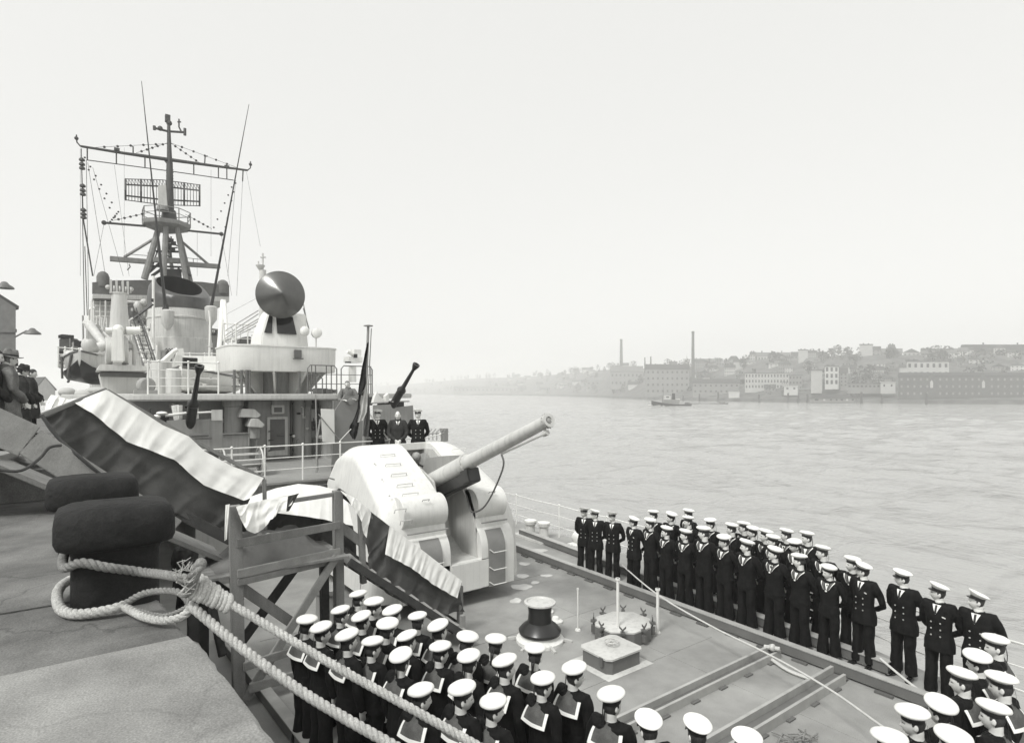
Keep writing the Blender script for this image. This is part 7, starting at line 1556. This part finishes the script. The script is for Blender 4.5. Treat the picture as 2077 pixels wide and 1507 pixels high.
# --- starboard ranks facing inboard, eyes turned towards the speaker
RS = [make_sailor(-48, 2, 3, 'behind'), make_sailor(-34, -4, -5, 'behind'), make_sailor(-58, 0, 6, 'behind'), make_sailor(-40, 4, -2, 'behind')]
OF = [make_officer(-56, 0, 0, 'behind'), make_officer(-62, 3, -4, 'behind', ribbons=True), make_officer(-20, -2, 2, 'behind')]
for i, (px, py, v) in enumerate(((1186, 1030, 2), (1208, 1035, 0), (1243, 1039, 2), (1286, 1050, 1))):
    x, y = capz(px, py, 1.74); put(OF[v], x, y, 0, -88 + RND.uniform(-6, 6) - (34 if i < 3 else 0), 'double breasted officer at the turret end of the starboard line, %s from the turret' % ORD[i], 'officers at the turret end')
for i, (px, py) in enumerate([(1320, 1053), (1352, 1070), (1390, 1076), (1429, 1071), (1471, 1087), (1515, 1098), (1571, 1112), (1623, 1127), (1682, 1148)]):
    q = ray(px, py); q = EYE + q * (11.02 / q.x); x, y = q.x, q.y; put(RS[(i * 3 + 1) % 4], x, y, 0, -86 + RND.uniform(-8, 8), 'sailor in the front starboard rank, %s after the turret end officers' % ORD[i], 'sailors in the starboard ranks', q.z / 1.735)
for i, (px, py) in enumerate([(1327, 1038), (1361, 1042), (1397, 1050), (1443, 1054), (1485, 1065), (1527, 1071), (1569, 1089), (1614, 1097), (1670, 1111), (1729, 1133)]):
    x, y = capz(px, py, 1.76); put(RS[(i + 2) % 4], x, y, 0, -88 + RND.uniform(-8, 8), 'sailor in the second starboard rank, %s counting from the turret' % ORD[i], 'sailors in the starboard ranks', 1.02)
for i, (px, py) in enumerate([(1397, 1036), (1510, 1062), (1554, 1078), (1596, 1077), (1638, 1082)]):
    x, y = capz(px, py, 1.80); put(RS[(i * 2) % 4], x, y, 0, -88 + RND.uniform(-8, 8), 'sailor mostly hidden in the rearmost starboard rank, %s counting from the turret' % ORD[i], 'sailors in the starboard ranks', 1.045)
for i, (px, py, v, lab) in enumerate(((1752, 1146, 1, 'officer with medal ribbon beside the last sailor at the near end of the starboard line'), (1833, 1161, 0, 'tall officer without ribbons, second at the near end, feet apart by the slanting rope'), (1905, 1188, 1, 'officer with medal ribbon, third at the near end of the starboard line'), (1984, 1205, 0, 'officer at the right edge, rearmost at the near end of the starboard line'))):
    x, y = capz(px, py, 1.76); put(OF[v], x, y, 0, -84 + RND.uniform(-4, 4), lab, 'officers at the near end', 1.02)
# --- men at the lower right seen from behind, facing forward
BS = [make_sailor(20, -2, 4, 'sides'), make_sailor(6, 0, -5, 'sides'), make_sailor(30, -4, 2, 'sides')]
for i, (px, py, lab) in enumerate(((2022, 1296, 'sailor seen from the side at the right edge, below the rearmost officer'), (1985, 1328, 'sailor with a pale collar at lower right beside the man at the right edge'), (1954, 1365, 'sailor in profile at lower right with mouth and chin clear against his collar'), (2035, 1375, 'sailor cut by the right edge, second from the top there'), (1910, 1424, 'sailor at lower right whose cap hides his face, left of the pale square collar'), (1857, 1443, 'sailor at lower right, leftmost cap but one, turned towards the turret'), (2018, 1434, 'sailor at lower right with a large tilted cap near the right edge'), (1937, 1490, 'sailor at the bottom edge, right of the lowest left cap'), (1811, 1494, 'sailor at the bottom edge, lowest and leftmost of the lower right group'))):
    x, y = capz(px, py, 1.725); put(BS[i % 3], x, y, 0, 2 + RND.uniform(-12, 12), lab, 'sailors at lower right')
# --- three men behind the turret, the photographer, people on the quay
z1 = 2.463
tp = make_officer(-10, 0, 0, 'behind'); q = T(766, 825, 17); put(tp, q.x, q.y, z1, 205, 'officer in a white cap behind the turret, left of the bareheaded civilian', 'officers behind the turret', 1.04)
q = T(848, 825, 17); put(tp, q.x, q.y, z1, 208, 'officer in a white cap behind the turret, right of the bareheaded civilian', 'officers behind the turret', 1.04)
cv = make_civil(-5, 0, 0, 'front', 'overcoat', 'hair', 0.42, None, True, True); q = T(807, 830, 17); put(cv, q.x, q.y, z1, 206, 'bareheaded balding man in a dark overcoat between two officers behind the turret', None, 1.03)
ph = make_civil(-18, -6, 6, 'lean', 'tweed', 'hair_grey', 0.75, None, False, False, 0.02); q = T(706, 775, 18.2); put(ph, q.x, q.y, 3.42, 195, 'bareheaded man in a grey jacket leaning over the tall splinter shield', None, 1.0)
man = make_civil(20, -8, 0, 'front', 'tweed', 'hair_grey', 0.45, 'tweed', False, False); q = T(16, 712, 9.7); put(man, q.x, q.y, 3.68, 85, 'man in a grey hat and pale overcoat on the quay at the left edge', None, 1.03)
man2 = make_civil(10, -14, 0, 'front', 'overcoat', 'hair', 0.40, 'overcoat', False, False); q = T(42, 745, 12.2); put(man2, q.x, q.y, 3.68, 80, 'person in dark clothes and dark hat, right of the man in the grey hat', None, 0.96)
man3 = make_civil(0, -10, 0, 'front', 'overcoat', 'hair', 0.5, None, False, False); q = T(55, 770, 15.5); put(man3, q.x, q.y, 3.68, 60, 'short bareheaded person in dark clothes, rightmost of the quay onlookers', None, 0.92)
q = T(4, 690, 9.2); put(man3, q.x - 0.15, q.y + 0.5, 3.68, 90, 'dark haired bareheaded person cut off by the left edge beside the grey hat', None, 1.05)
man5 = make_civil(30, 0, 0, 'sides', 'overcoat', 'hair', 0.6, None, False, False); q = T(376, 1065, 12.5); put(man5, q.x, q.y, 0.0, 40, 'dark haired man in dark clothes under the gangway, beside the iron bollard', None, 1.02)
q = T(30, 738, 11.2); put(man2, q.x - 0.1, q.y, 3.68, 70, 'dark coated person crowded close behind the man in the grey hat', None, 1.0)
q = T(62, 768, 14.2); put(man3, q.x, q.y, 3.68, 100, 'bareheaded person in dark clothes half hidden among the quay onlookers', None, 0.97)
# ---------------------------------------------------------------- misty river air
HZ = 0.0008
m = bpy.data.materials.new('haze'); m.use_nodes = True; n = m.node_tree; n.nodes.clear()
vo = n.nodes.new('ShaderNodeVolumePrincipled'); vo.inputs['Color'].default_value = (1, 1, 0.985, 1); vo.inputs['Density'].default_value = HZ; vo.inputs['Anisotropy'].default_value = 0.0
om = n.nodes.new('ShaderNodeOutputMaterial'); n.links.new(vo.outputs[0], om.inputs['Volume']); MATS['haze'] = m
k = MB(); k.box(-9500, 9500, -9500, 9500, -6.5, 75); o = k.build('haze', 'haze'); tag(o, 'pale river mist that fades the far bank', 'haze', kind='stuff')
